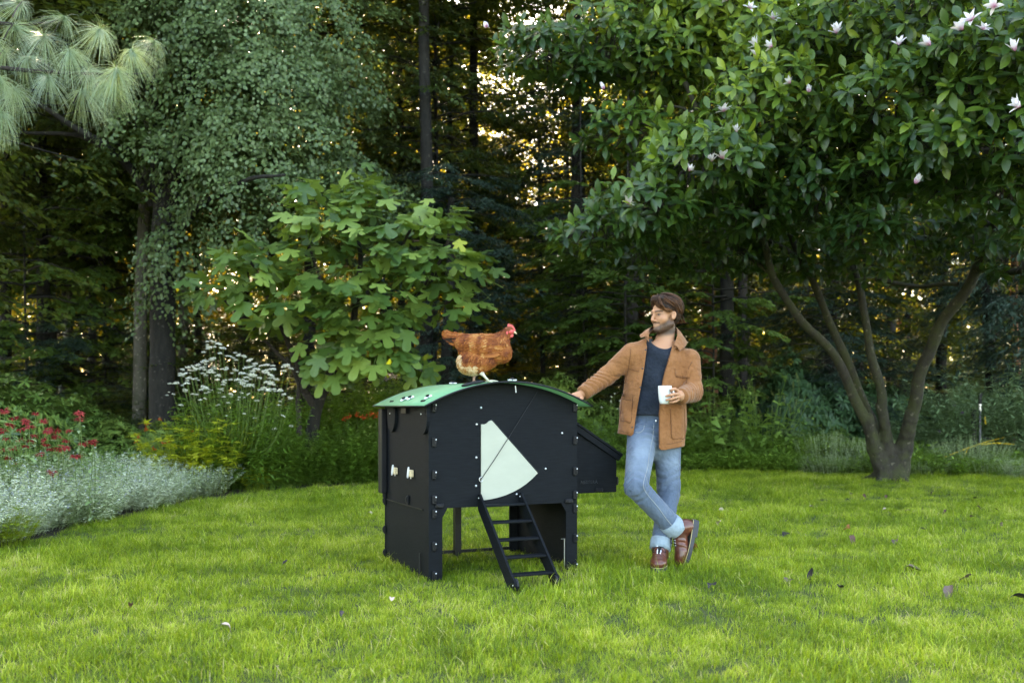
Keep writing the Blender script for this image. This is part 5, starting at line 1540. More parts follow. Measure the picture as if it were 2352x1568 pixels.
for i, (x, y) in enumerate(cat_spots):
    if x < -1.0 - .56 * y: continue
    k_ = i // 2; place_ = ('at the far right end of the row', 'second from the right end of the row', 'third from the right end of the row', 'fourth from the right end of the row', 'just right of the middle of the row', 'in the middle of the row', 'just left of the middle of the row', 'fifth from the left end of the row', 'fourth from the left end of the row', 'third from the left end of the row', 'second from the left end of the row', 'at the left edge of the picture', 'beyond the left edge of the picture')[k_]
    t = empty('catmint', (x + rg.normal(0, .05), y, 0), ('grey green catmint spilling onto the lawn, ' if i % 2 == 0 else 'grey green catmint of the rear row, ') + place_, 'catmint plant', 'catmint mounds along the lawn', rz=rg.uniform(0, 6))
    me, fm = CAT[i % 4]
    s = rg.uniform(.85, 1.1); hs = rg.uniform(.85, 1.05) * (1.12 if i % 2 else .95)
    for nm, m_ in (('foliage', me), ('blossom', fm)):
        o = link(nm, m_, t, kind='stuff'); o.scale = (s, s, s * hs)

# ---- bee balm: every flowering stem is a thing
def balm_head(seed):
    r2 = np.random.RandomState(seed); n = 46
    a = r2.uniform(0, 6.28, n); el = r2.uniform(-.35, .75, n)
    d = np.stack([np.cos(a) * np.cos(el), np.sin(a) * np.cos(el), np.sin(el)], 1)
    V, pl = scatter(*six_leaf(.24, .45), d * .006, frames(d, np.tile([0, 0, 1.0], (n, 1)) + d * .2), r2.uniform(.028, .045, n))
    me = mesh_np('flower_head', V, pl, attrs=dict(tint=np.clip(r2.normal(.55, .22, n), 0, 1).repeat(7))); me.materials.append(M_RED)
    return me
BH = [balm_head(s) for s in range(3)]
def balm_stem(seed):
    r2 = np.random.RandomState(seed)
    p = np.array([[0, 0, 0], [.01, .01, .35], [-.01, .02, .7], [0, 0, 1.0]]) + r2.normal(0, .012, (4, 3)) * [[0], [1], [1], [0]]
    V, F = tube_np(smooth_path(p, 3), .0035, 5)
    me = mesh_np('stem', V, [F], smooth=True); me.materials.append(M_STEM)
    pos, fx = [], []
    for j in range(9):
        z = .12 + j * .095; a = j * 1.57 + r2.normal(0, .2)
        for q in (0, 3.14): pos.append([0, 0, z]); fx.append([math.cos(a + q), math.sin(a + q), .15 + r2.normal(0, .2)])
    n = len(pos)
    V, pl = scatter(*oval_leaf(4, .42, .12, .35), np.array(pos), frames(np.array(fx), np.tile([0, 0, 1.0], (n, 1)) + r2.normal(0, .2, (n, 3))), r2.uniform(.07, .105, n))
    lm_ = mesh_np('leaves', V, pl, smooth=True, attrs=dict(tint=np.clip(r2.normal(.55, .15, n), 0, 1).repeat(len(oval_leaf(4)[0])))); lm_.materials.append(M_BALM)
    return me, lm_
BS = [balm_stem(s) for s in range(3)]
heads = [(10, 940), (22, 972), (5, 985), (82, 946), (32, 957), (60, 964), (100, 963), (183, 946), (181, 960), (15, 1004), (48, 983), (68, 978), (45, 1006), (78, 997), (110, 985), (132, 986), (158, 986), (130, 1000), (100, 1006), (105, 1018), (210, 1012), (192, 1016), (214, 1009), (133, 1028), (116, 1028), (60, 1022), (28, 1026), (3, 1030), (172, 1044), (185, 1043), (86, 1075), (120, 1082), (70, 1010), (150, 1008), (92, 1040), (20, 1048), (-15, 960), (-20, 1000), (40, 1062), (148, 1024)]
for i, (x, y) in enumerate(heads):
    Y = 9.2 + rg.uniform(-.5, .9)
    p = P(x, y + 3, Y)
    lab = 'tall scarlet bee balm standing among the red flowers at the left'
    if (x, y) == (183, 946): lab = 'tallest scarlet bee balm at the right end of the red flowers'
    if (x, y) == (214, 1009): lab = 'rightmost bright scarlet bee balm leaning over the catmint'
    t = empty('bee_balm', (p[0], p[1], 0), lab, 'flower', 'scarlet bee balm flowers', rz=rg.uniform(0, 6))
    st_, lv = BS[i % 3]
    for nm, m_ in (('stem', st_), ('leaves', lv)):
        o = link(nm, m_, t); o.scale = (1, 1, p[2])
        if nm == 'leaves': o.scale = (1, 1, p[2]); o['kind'] = 'stuff'
    h = link('flower_head', BH[i % 3], t, loc=(0, 0, p[2])); s = rg.uniform(.95, 1.4); h.scale = (s, s, s * .8); h.rotation_euler = (rg.normal(0, .2), rg.normal(0, .2), 0)
# leafy base of the bee balm
bb, _ = stems_mesh(50, 150, .8, .72, .085, M_BALM, gap=.07, lean=.15, start=.2, tbase=.55)
for i, (px, Y) in enumerate(((30, 9.6), (120, 10.0), (200, 10.2), (-60, 9.2))):
    plant('bee_balm_clump', bb, X_at(px, Y), Y, ('leafy clump below the red flowers at the left edge', 'leafy clump in the middle of the red flowers', 'leafy clump at the right end of the red flowers', 'leafy clump just beyond the left edge')[i], 'plant', rz=i * 1.3, s=.9)
# bright low green plants at the front left
lg, _ = stems_mesh(51, 90, .35, .34, .05, M_YEL, tmpl=oval_leaf(3, .8, .1, .2), gap=.05, lean=.5, start=.3, tbase=.12)
for i, (px, py) in enumerate(((60, 1180), (25, 1250))):
    x, y = ground_at(px, py + 15); plant('lime_herb', lg, x - .2, y + .2, ('lime green leafy patch between the catmint', 'lime green leafy patch at the lower left corner of the bed')[i], 'plant', rz=i)

# ---- white boneset with flat flower heads
def build_boneset():
    rs = np.random.RandomState(61)
    Y = 12.6
    t = empty('boneset', (X_at(540, Y), Y, 0), 'tall bushy plant covered in flat white flower clusters left of the fig', 'white flowers')
    me, _ = stems_mesh(62, 170, 1.0, 1.42, .12, M_HERB, tmpl=quick_leaf(.30, .3), gap=.055, lean=.18, start=.12, tbase=.42, stem_r=.003, hvar=.25)
    link('foliage', me, t, kind='stuff')
    tops = [(490, 785), (502, 790), (512, 800), (480, 798), (548, 815), (560, 818), (572, 828), (535, 822), (455, 838), (445, 845), (435, 850), (470, 830), (465, 845), (425, 858), (415, 862), (405, 880), (430, 880), (448, 870), (485, 855), (500, 862), (520, 848), (540, 850), (556, 858), (588, 848), (600, 840), (612, 838), (608, 852), (622, 862), (595, 868), (615, 878), (635, 872), (575, 885), (560, 882), (545, 872), (655, 842), (668, 846), (425, 895), (443, 905), (398, 905), (460, 918), (480, 900), (507, 895), (530, 905), (550, 912), (570, 905), (600, 895), (618, 895), (642, 895), (652, 905), (668, 915), (500, 930), (524, 925), (470, 890), (415, 930), (590, 920), (610, 935), (560, 950), (520, 955), (640, 930), (480, 950), (585, 960), (650, 955), (668, 978), (630, 985), (440, 870), (472, 862), (514, 878), (492, 845), (566, 845), (580, 862), (626, 848)]
    def head(seed):
        r2 = np.random.RandomState(seed); n = 60
        r = np.sqrt(r2.uniform(0, 1, n)) * .048; a = r2.uniform(0, 6.28, n)
        p = np.stack([r * np.cos(a), r * np.sin(a), .012 - r * r * 5 + r2.normal(0, .003, n)], 1)
        V, pl = scatter(*quick_leaf(.9, .3), p, frames(r2.normal(size=(n, 3)), r2.normal(size=(n, 3)) + [0, 0, 1.5]), r2.uniform(.013, .02, n))
        m = mesh_np('flower_cluster', V, pl, attrs=dict(tint=r2.uniform(.3, 1, n).repeat(4))); m.materials.append(M_WPET)
        return m
    H = [head(s) for s in range(3)]
    b = np.array(t.location)
    for i, (x, y) in enumerate(tops):
        Yh = Y - .1 - rs.uniform(0, .75) * (1 if y > 850 else .4)
        p = P(x, y, Yh)
        o = link('flower_cluster', H[i % 3], t, loc=tuple(p - b)); s = rs.uniform(.55, 1.05) * (1 if y < 900 else .65); o.scale = (s, s, s); o.rotation_euler = (rs.normal(0, .2), rs.normal(0, .2), rs.uniform(0, 6))
        for q_ in range(2 if y < 920 else 0):
            o2 = link('flower_cluster', H[(i + q_) % 3], t, loc=tuple(p - b + [rs.normal(0, .06), rs.normal(0, .05), rs.normal(-.01, .025)])); s2 = s * rs.uniform(.5, .9); o2.scale = (s2, s2, s2)
        q = np.array([b[0] + (p[0] - b[0]) * .6, p[1] + .25, max(.5, p[2] - .75)])
        limb(t, [p - [0, 0, .005], p * .6 + q * .4 + [0, 0, -.12], q], .0028, .005, M_STEM, 'flower_stem', 4, k=2)
build_boneset()

# ---- golden leaved plant, green perennials, ferny clumps
def cutleaf():
    out = []
    for a, r in ((-100, .45), (-75, .2), (-50, .8), (-25, .3), (0, 1), (25, .3), (50, .8), (75, .2), (100, .45)): out.append((a, r))
    V = [(0, 0, 0)] + [(r * math.cos(math.radians(a)), r * math.sin(math.radians(a)), -.25 * r * r) for a, r in out]
    return np.array(V), [np.array([(0, i, i + 1) for i in range(1, len(V) - 1)])]
ye, _ = stems_mesh(70, 80, .5, .82, .13, M_YEL, tmpl=cutleaf(), gap=.09, lean=.45, start=.40, tbase=.72, stem_r=.004)
gr1, _ = stems_mesh(71, 150, .7, .95, .10, M_HERB, tmpl=cutleaf(), gap=.075, lean=.4, start=.12, tbase=.36)
gr2, _ = stems_mesh(72, 190, .7, 1.15, .10, M_HERB, tmpl=quick_leaf(.28, .3), gap=.055, lean=.25, start=.12, tbase=.40)
gr3, _ = stems_mesh(73, 150, .6, .45, .075, M_HERB, tmpl=cutleaf(), gap=.06, lean=.6, start=.2, tbase=.42)
for (px, Y, s, lab) in ((452, 12.1, 1.25, 'golden yellow cut leaved plant between the catmint and the white flowers'), (395, 12.4, .8, 'smaller golden yellow plant left of the other beside the orange flowers'), (590, 12.4, .42, 'small golden clump low in the bed below the white flowers')):
    plant('golden_perennial', ye, X_at(px, Y), Y, lab, 'plant', s=s, rz=rg.uniform(0, 6))
for (px, Y, s, hs, me, lab) in ((610, 13.0, .9, 1.0, gr1, 'dark green cut leaved perennial right of the golden plant'), (700, 13.4, .9, .85, gr1, 'dark green perennial below the trunk of the fig'), (790, 13.8, .95, 1.0, gr1, 'dark green perennial between the fig and the coop'),
                           (860, 13.9, .9, 1.0, gr1, 'dark green perennial beside the left wall of the coop'), (560, 12.8, .7, .6, gr3, 'low green clump at the lawn edge below the golden plant'), (480, 12.6, .8, .9, gr3, 'low green clump under the golden plant'),
                           (650, 13.2, .7, .7, gr3, 'low green clump at the lawn edge left of the coop'), (740, 13.6, .8, .8, gr3, 'low ferny clump at the lawn edge below the fig'), (830, 13.8, .8, .8, gr3, 'low ferny clump at the lawn edge nearest the coop'),
                           (930, 14.6, 1.0, 1.0, gr1, 'green perennial hidden partly behind the coop'), (1020, 14.9, 1.0, .9, gr1, 'green perennial seen through the legs of the coop')):
    plant('green_perennial', me, X_at(px, Y), Y, lab, 'plant', s=s, rz=rg.uniform(0, 6), hs=hs)
for (px, Y, s, hs, lab) in ((740, 14.9, 1.1, 1.15, 'tall leafy perennial behind the fig stems'), (830, 14.9, 1.15, 1.2, 'tall leafy perennial behind the eave of the coop'), (910, 15.3, 1.2, 1.25, 'tall grey green perennial with pink flowers behind the roof'), (1000, 15.8, 1.1, 1.15, 'tall leafy perennial with pink flowers below the hen'), (640, 14.6, 1.0, 1.0, 'leafy perennial between the white flowers and the fig')):
    plant('joe_pye_weed', gr2, X_at(px, Y), Y, lab, 'plant', s=s, rz=rg.uniform(0, 6), hs=hs)
def blossom_mesh(seed, n, R, mat, size, flat=.6):
    r2 = np.random.RandomState(seed)
    p = nrm(r2.normal(size=(n, 3))) * R * r2.uniform(.3, 1, (n, 1)); p[:, 2] *= flat
    V, pl = scatter(*quick_leaf(.8, .3), p, frames(r2.normal(size=(n, 3)), r2.normal(size=(n, 3)) + [0, 0, 1]), r2.uniform(.7, 1.2, n) * size)
    m = mesh_np('blossom', V, pl, attrs=dict(tint=r2.uniform(0, 1, n).repeat(4))); m.materials.append(mat)
    return m
def single_flowers(name, me, spots, label, cat, group, mat_stem=M_STEM, hscale=(.8, 1.2), h0=None):
    for i, (x, y, Y) in enumerate(spots):
        p = P(x, y, Y)
        t = empty(name, (p[0], p[1], 0), label, cat, group)
        st_ = link('stem', BS[i % 3][0], t); st_.scale = (1, 1, max(.1, p[2]))
        o = link('blossom', me, t, loc=(0, 0, p[2])); s = rg.uniform(*hscale); o.scale = (s, s, s); o.rotation_euler = (0, 0, rg.uniform(0, 6))
PKB = blossom_mesh(1, 60, .075, M_PINK, .022); ORB = blossom_mesh(2, 26, .045, M_ORNG, .035, .8); VIB = blossom_mesh(3, 30, .05, M_VIOL, .02, 1.4)
WHB = blossom_mesh(4, 26, .035, M_WPET, .022, .7)
single_flowers('joe_pye_flower', PKB, [(905, 862, 15), (920, 852, 15), (890, 868, 15.1), (935, 868, 15), (975, 858, 15.2), (985, 865, 15.2), (950, 880, 15.1), (990, 850, 15.3), (765, 872, 14.7), (868, 876, 15), (998, 862, 15.3)], 'dusty pink flower head on a tall stem behind the coop roof', 'flower', 'dusty pink flowers behind the coop')
single_flowers('persicaria_flower', ORB, [(x, y, 14.3) for x, y in ((800, 955), (820, 952), (835, 958), (850, 950), (862, 955), (872, 948), (790, 962), (878, 956))], 'orange red flower glowing behind the left wall of the coop', 'flower', 'orange red flowers beside the coop')
single_flowers('orange_flower', ORB, [(337, 972, 12.6), (335, 985, 12.6), (368, 962, 12.8), (308, 998, 12.4), (318, 1003, 12.4), (312, 1012, 12.4), (375, 1016, 12.2), (390, 1012, 12.2), (352, 1030, 12), (440, 990, 12.4)], 'small orange flower between the bee balm and the golden plant', 'flower', 'small orange flowers in the left bed', hscale=(.5, .8))

# ---- right hand bed
gc1, _ = stems_mesh(80, 230, .75, .34, .07, M_HERB, tmpl=oval_leaf(3, .7, .1, .2), gap=.05, lean=.5, start=.25, tbase=.58)
gc2, _ = stems_mesh(81, 260, .75, .36, .05, M_GREY, tmpl=quick_leaf(.5), gap=.035, lean=.5, start=.2, tbase=.06)
edge = [(1405, 1083), (1450, 1083), (1500, 1082), (1560, 1082), (1620, 1082), (1680, 1083), (1740, 1085), (1800, 1086), (1860, 1087), (1920, 1089), (1980, 1091), (2040, 1092), (2100, 1094), (2160, 1095), (2220, 1097), (2280, 1098), (2340, 1100), (2400, 1102), (1340, 1086), (1280, 1088), (1210, 1092), (1140, 1096), (1080, 1100)]
names_gc = ['hardy geranium', 'leafy ground cover']
for i, (px, py) in enumerate(edge):
    x, y = ground_at(px, py)
    grey = px > 1880
    for row in (0, 1):
        plant('ground_cover_plant', gc2 if grey and (i + row) % 2 else gc1, x + rg.normal(0, .1), y + .42 + row * .75, ('low green ground cover plant at the lawn edge behind the man' if 1350 < px <= 1620 else 'low ground cover plant below the rhododendrons' if 1620 < px < 1900 else 'low grey green ground cover plant right of the magnolia' if px >= 1900 else 'low ground cover plant along the lawn edge behind the coop') + (' in the second row' if row else ''), 'plant', 'ground cover along the far lawn edge', s=rg.uniform(.85, 1.1), hs=rg.uniform(.6, 1.4) * (1 + .5 * row), rz=rg.uniform(0, 6))
M_POKE = leaf_mat('pale broad leaf', G((0, (0.07, 0.15, 0.03)), (0.5, (0.20, 0.34, 0.07)), (1, (0.42, 0.56, 0.14))), 0.3, (0.45, 0.55, 0.06))
poke, _ = stems_mesh(82, 34, .7, 1.45, .30, M_POKE, tmpl=oval_leaf(5, .45, .12, .3), gap=.16, lean=.5, start=.25, tbase=.40, stem_r=.009, taper=.6, hvar=.35)
mix1, _ = stems_mesh(83, 170, .7, .95, .085, M_HERB, tmpl=quick_leaf(.35, .3), gap=.06, lean=.25, start=.1, tbase=.42)
bud, _ = stems_mesh(84, 120, .9, 1.75, .15, M_BUD, tmpl=six_leaf(.24, .3), gap=.085, lean=.55, start=.2, tbase=.5, arch=.18, stem_r=.004)
fern, _ = stems_mesh(85, 60, .5, 1.0, .14, M_HERB, tmpl=quick_leaf(.16, .25), gap=.04, lean=.25, start=.05, tbase=.30, taper=.8)
prp, _ = stems_mesh(86, 150, .6, .62, .13, M_PURP, tmpl=cutleaf(), gap=.07, lean=.4, start=.15)
slv, _ = stems_mesh(87, 60, .28, .85, .05, M_GREY, tmpl=quick_leaf(.35), gap=.03, lean=.3, start=.2, tbase=.22)
for (px, Y, s, hs, me, nm, cat, lab) in (
    (1655, 16.9, 1.0, 1.15, poke, 'pokeweed', 'plant', 'big leaved plant with pale green spikes right behind the man'),
    (1745, 16.9, 1.0, 1.15, poke, 'pokeweed', 'plant', 'big leaved plant with pale green spikes in the middle of the bed'),
    (1815, 17.3, .8, .95, poke, 'pokeweed', 'plant', 'big leaved plant nearest the dark rhododendron'),
    (1470, 17.4, 1.0, .95, mix1, 'aster_plant', 'plant', 'bushy green plant with pink dots between coop and man'),
    (1385, 17.2, 1.0, 1.05, mix1, 'aster_plant', 'plant', 'bushy green plant behind the nest box'),
    (1590, 17.2, .95, .85, mix1, 'aster_plant', 'plant', 'bushy green plant with red tips behind the jacket'),
    (1640, 17.8, .9, .85, mix1, 'aster_plant', 'plant', 'bushy green plant below the big leaved plant'),
    (1310, 17.0, 1.1, .95, mix1, 'aster_plant', 'plant', 'bushy green plant behind the coop wall'),
    (2190, 16.6, 1.1, 1.0, bud, 'butterfly_bush', 'shrub', 'arching grey green butterfly bush left of the irrigation post'),
    (2290, 16.9, 1.2, 1.12, bud, 'butterfly_bush', 'shrub', 'tallest arching butterfly bush behind the irrigation post'),
    (2390, 16.3, 1.2, 1.05, bud, 'butterfly_bush', 'shrub', 'arching butterfly bush with purple flower at the right edge'),
    (2120, 17.0, .8, .8, bud, 'butterfly_bush', 'shrub', 'small butterfly bush just right of the magnolia trunks'),
    (1880, 16.9, .9, 1.05, fern, 'young_fir', 'tree', 'small young fir left of the magnolia trunk'),
    (1915, 16.6, .85, .8, mix1, 'aster_plant', 'plant', 'green bushy plant between young fir and magnolia trunk'),
    (1870, 16.75, .75, .9, prp, 'purple_smoke_bush', 'shrub', 'nearly black purple leaved shrub left of the magnolia base'),
    (1800, 17.1, .6, .9, prp, 'purple_smoke_bush', 'shrub', 'small purple leaved shrub behind the silver plant'),
    (1800, 16.8, .9, 1.0, slv, 'silver_plant', 'plant', 'silvery upright plant beside the dark purple shrub'),
    (1745, 16.7, .8, .6, slv, 'silver_plant', 'plant', 'smaller silvery plant left of the other'),
    (2310, 16.0, .9, .8, slv, 'silver_plant', 'plant', 'silvery plant right of the yellow hose'),
    (2100, 16.0, .9, .6, slv, 'silver_plant', 'plant', 'silvery plant right beside the magnolia base')):
    plant(nm, me, X_at(px, Y), Y, lab, cat, s=s, rz=rg.uniform(0, 6), hs=hs)
# pale flower spikes of the pokeweed
def spike_mesh():
    r2 = np.random.RandomState(4); n = 120
    z = r2.uniform(0, .17, n); a = r2.uniform(0, 6.28, n); r = .014 * (1 - z / .19)
    p = np.stack([r * np.cos(a), r * np.sin(a), z], 1)
    V, pl = scatter(*quick_leaf(.8, .2), p, frames(np.stack([np.cos(a), np.sin(a), a * 0 + .6], 1), np.tile([0, 0, 1.0], (n, 1))), r2.uniform(.012, .018, n))
    m = mesh_np('flower_spike', V, pl, attrs=dict(tint=r2.uniform(.2, .9, n).repeat(4))); m.materials.append(M_YEL2)
    return m
M_YEL2 = leaf_mat('pale green blossom', G((0, (0.20, 0.26, 0.06)), (1, (0.45, 0.48, 0.18))), .2, (.5, .5, .1))
SPK = spike_mesh()
for i, (x, y) in enumerate([(1630, 895), (1640, 905), (1655, 925), (1675, 928), (1722, 885), (1712, 900), (1730, 905), (1738, 920), (1735, 935), (1700, 925), (1780, 910), (1787, 908), (1802, 918), (1822, 890), (1835, 870), (1825, 930), (1815, 945), (1790, 950), (1775, 945), (1750, 950)]):
    p = P(x, y + 8, 16.9)
    t = empty('pokeweed_flower', (p[0], p[1], 0), 'upright pale green flower spike above the big leaves behind the man', 'flower', 'pale green flower spikes')
    st_ = link('stem', BS[i % 3][0], t); st_.scale = (1, 1, p[2]); o = link('flower_spike', SPK, t, loc=(0, 0, p[2])); o.rotation_euler = (rg.normal(0, .15), rg.normal(0, .15), 0)
single_flowers('pink_aster', WHB, [(1412, 903, 17), (1404, 911, 17), (1424, 920, 17), (1403, 922, 16.9), (1436, 930, 17), (1420, 938, 17), (1382, 935, 17), (1440, 992, 16.7), (1446, 1000, 16.7), (1466, 985, 16.7)], 'tiny pale pink flower between the coop and the man', 'flower', 'tiny pink flowers behind the coop', hscale=(.5, .8))
single_flowers('violet_flower', VIB, [(2330, 1010, 16), (2210, 948, 16.2), (2157, 990, 16.2), (2192, 930, 16.2), (2165, 1060, 16), (2240, 935, 16.3)], 'violet flower panicle in the butterfly bush', 'flower', 'violet flowers of the butterfly bush', hscale=(.5, 1.0))

# ---- irrigation post with yellow hose
pb = P(2247, 1040, 15.9); pb[2] = 0
ip = empty('irrigation_post', tuple(pb), 'black irrigation post with silver valve standing in the right bed', 'garden tap')
zt = P(2247, 902, 15.9)[2]; zm = P(2247, 940, 15.9)[2]
MB().box((-.075, .02, 0), (-.02, .08, zm - .0)).build('wooden_stake', solid('dark stake', (.02, .018, .016), rough=.9, var=.3, scale=20), ip)
MB().tube([(.03, 0, 0), (.03, 0, zm - .02)], .019, 10).build('riser_pipe', solid('grey pipe', (.12, .13, .15), rough=.4), ip, smooth=False)
MB().tube([(.03, 0, zm - .02), (.03, 0, zm + .09)], .024, 10).build('valve', M_METAL, ip)
MB().tube([(.03, 0, zm + .09), (.03, 0, zm + .22)], .026, 10).tube([(.03, 0, zm + .22), (.03, 0, zt)], .036, 12).build('sprinkler_head', M_BLACK2, ip)
MB().tube([(.03, 0, .55), (.12, -.02, .54), (.2, -.02, .53)], .014, 8).build('hose_fitting', M_BLACK2, ip)
M_YH = solid('yellow hose', (.62, .42, .02), rough=.45)
for (pts, lab) in (([P(2145, 1058, 15.6), P(2180, 1045, 15.65), P(2220, 1030, 15.7), P(2260, 1016, 15.85), P(2300, 1006, 16.1), P(2330, 1000, 16.3)], 'long yellow hose rising through the plants past the irrigation post'), ([P(2255, 1020, 15.7), P(2290, 1017, 15.8), P(2330, 1020, 16.0)], 'short yellow hose leading right from the irrigation post'), ([P(2205, 1060, 15.5), P(2215, 1048, 15.6), P(2222, 1030, 15.75)], 'short yellow hose end drooping below the long hose'), ([P(2262, 955, 15.8), P(2264, 975, 15.8)], 'yellow hose stub beside the silver valve')):
    p = smooth_path(pts, 5); V, F = tube_np(p, .011, 7)
    o = link('garden_hose', mesh_np('garden_hose', V, [F], smooth=True), mat=M_YH); tag(o, lab, 'hose')

# ---- trees beyond the picture at both sides, unseen and added to shade the garden and the coop
for i, (x, y, c, s, zc) in enumerate(((-9.5, 3, 'horn2', 1.3, 1.0), (-10.5, 8, 'horn1', 1.3, 1.2), (-9.8, 12.5, 'horn2', 1.25, 1.0), (14, 11, 'horn2', 1.25, 1.5))):
    ft(x, y, .35, B_DARK, c, zc, zc + 8, 'unseen forest tree added just beyond the picture to shade the garden', 'unseen trees added to shade the garden', rad=s, seed=200 + i)

# ---- fallen leaves on the lawn
def fallen(seed):
    V, pl = oval_leaf(5, .55, .35, .5)
    V = V.copy(); r2 = np.random.RandomState(seed); V[:, 2] += .10 * np.sin(V[:, 0] * 6 + seed) + r2.normal(0, .015, len(V)); V[:, 0] -= .5
    me = mesh_np('fallen_leaf', V, pl, smooth=True)
    return me
M_DRY = [solid('dry brown leaf', (.10, .05, .03), rough=.7, var=.4, scale=25), solid('dry grey leaf', (.11, .075, .06), rough=.6, var=.3, scale=25), solid('dry rust leaf', (.35, .12, .05), rough=.6, var=.3, scale=25), solid('dark dry leaf', (.02, .017, .017), rough=.5, var=.4, scale=20), solid('pale dry leaf', (.50, .38, .30), rough=.6, var=.2, scale=20)]
FLM = []
for k in range(5):
    me = fallen(k); me.materials.append(M_DRY[k]); FLM.append(me)
fl = [(1812, 1338, 1, 'grey'), (1860, 1332, 3, 'dark'), (1958, 1246, 0, 'brown'), (2100, 1310, 1, 'grey'), (2218, 1332, 1, 'grey'), (2178, 1368, 1, 'grey'), (2340, 1378, 3, 'dark'), (1805, 1230, 3, 'dark'), (1944, 1215, 2, 'rust'), (2055, 1248, 1, 'grey'), (1650, 1203, 4, 'pale'), (1597, 1262, 2, 'rust'), (652, 1300, 3, 'dark'), (1630, 1352, 3, 'dark'), (1930, 1355, 3, 'dark'), (850, 1180, 4, 'pale'), (2290, 1172, 3, 'dark'),
      (2170, 1178, 0, 'brown'), (2250, 1168, 0, 'brown'), (2085, 1175, 0, 'brown'), (2030, 1172, 4, 'pale'), (1740, 1166, 3, 'dark'), (1865, 1165, 4, 'pale'), (2035, 1142, 0, 'brown'), (2180, 1138, 3, 'dark'), (1656, 1173, 4, 'pale'), (2330, 1128, 4, 'pale'), (2140, 1133, 0, 'brown'), (1955, 1135, 3, 'dark'), (1985, 1140, 0, 'brown'), (2240, 1145, 3, 'dark'), (2120, 1218, 3, 'dark'), (1640, 1350, 3, 'dark'), (785, 1420, 3, 'dark'), (522, 1450, 4, 'pale'), (900, 1385, 4, 'pale'), (300, 1400, 0, 'brown'), (1700, 1175, 0, 'brown'), (2300, 1210, 1, 'grey'), (2232, 1190, 1, 'grey')]
for i, (px, py, k, cn) in enumerate(fl):
    x, y = ground_at(px, py + 6)
    big = i < 12
    w = 'large curled %s magnolia leaf lying on the lawn at the right' if px > 1500 else 'small dry %s leaf lying on the lawn left of the man'
    if not big and px > 1500: w = 'small dry %s leaf lying on the lawn near the magnolia'
    o = link('fallen_leaf', FLM[k], loc=(x, y, .045)); tag(o, w % cn, 'fallen leaf', 'fallen leaves on the lawn')
    s = rg.uniform(.085, .12) if big else rg.uniform(.045, .07); o.scale = (s, s, s * .9); o.rotation_euler = (rg.normal(0, .35), rg.normal(0, .35), rg.uniform(0, 6.28))
# ------------------------------------------------------------------ the hen on the roof
def tint_mat(name, stops, attr='tint', rough=0.7, spec=0.3, sub=0.0, bump=0.0, bscale=120, trans=0.0, extra=None):
    m, nt, out = new_mat(name)
    at = nd(nt, 'ShaderNodeAttribute', attribute_name=attr)
    col = ramp(nt, at.outputs['Fac'], stops)
    b = nd(nt, 'ShaderNodeBsdfPrincipled', i_Roughness=rough); b.inputs['Specular IOR Level'].default_value = spec
    if extra: col = extra(nt, col)
    nt.links.new(col, b.inputs['Base Color'])
    if sub:
        b.inputs['Subsurface Weight'].default_value = sub
        b.inputs['Subsurface Radius'].default_value = (0.010, 0.004, 0.002); b.inputs['Subsurface Scale'].default_value = 1.0
    if bump:
        bn = nd(nt, 'ShaderNodeBump', i_Strength=bump, i_Distance=0.002)
        nt.links.new(noise(nt, bscale, 4, objvec(nt), .6), bn.inputs['Height']); nt.links.new(bn.outputs[0], b.inputs['Normal'])
    nt.links.new(b.outputs[0], out.inputs[0])
    return m

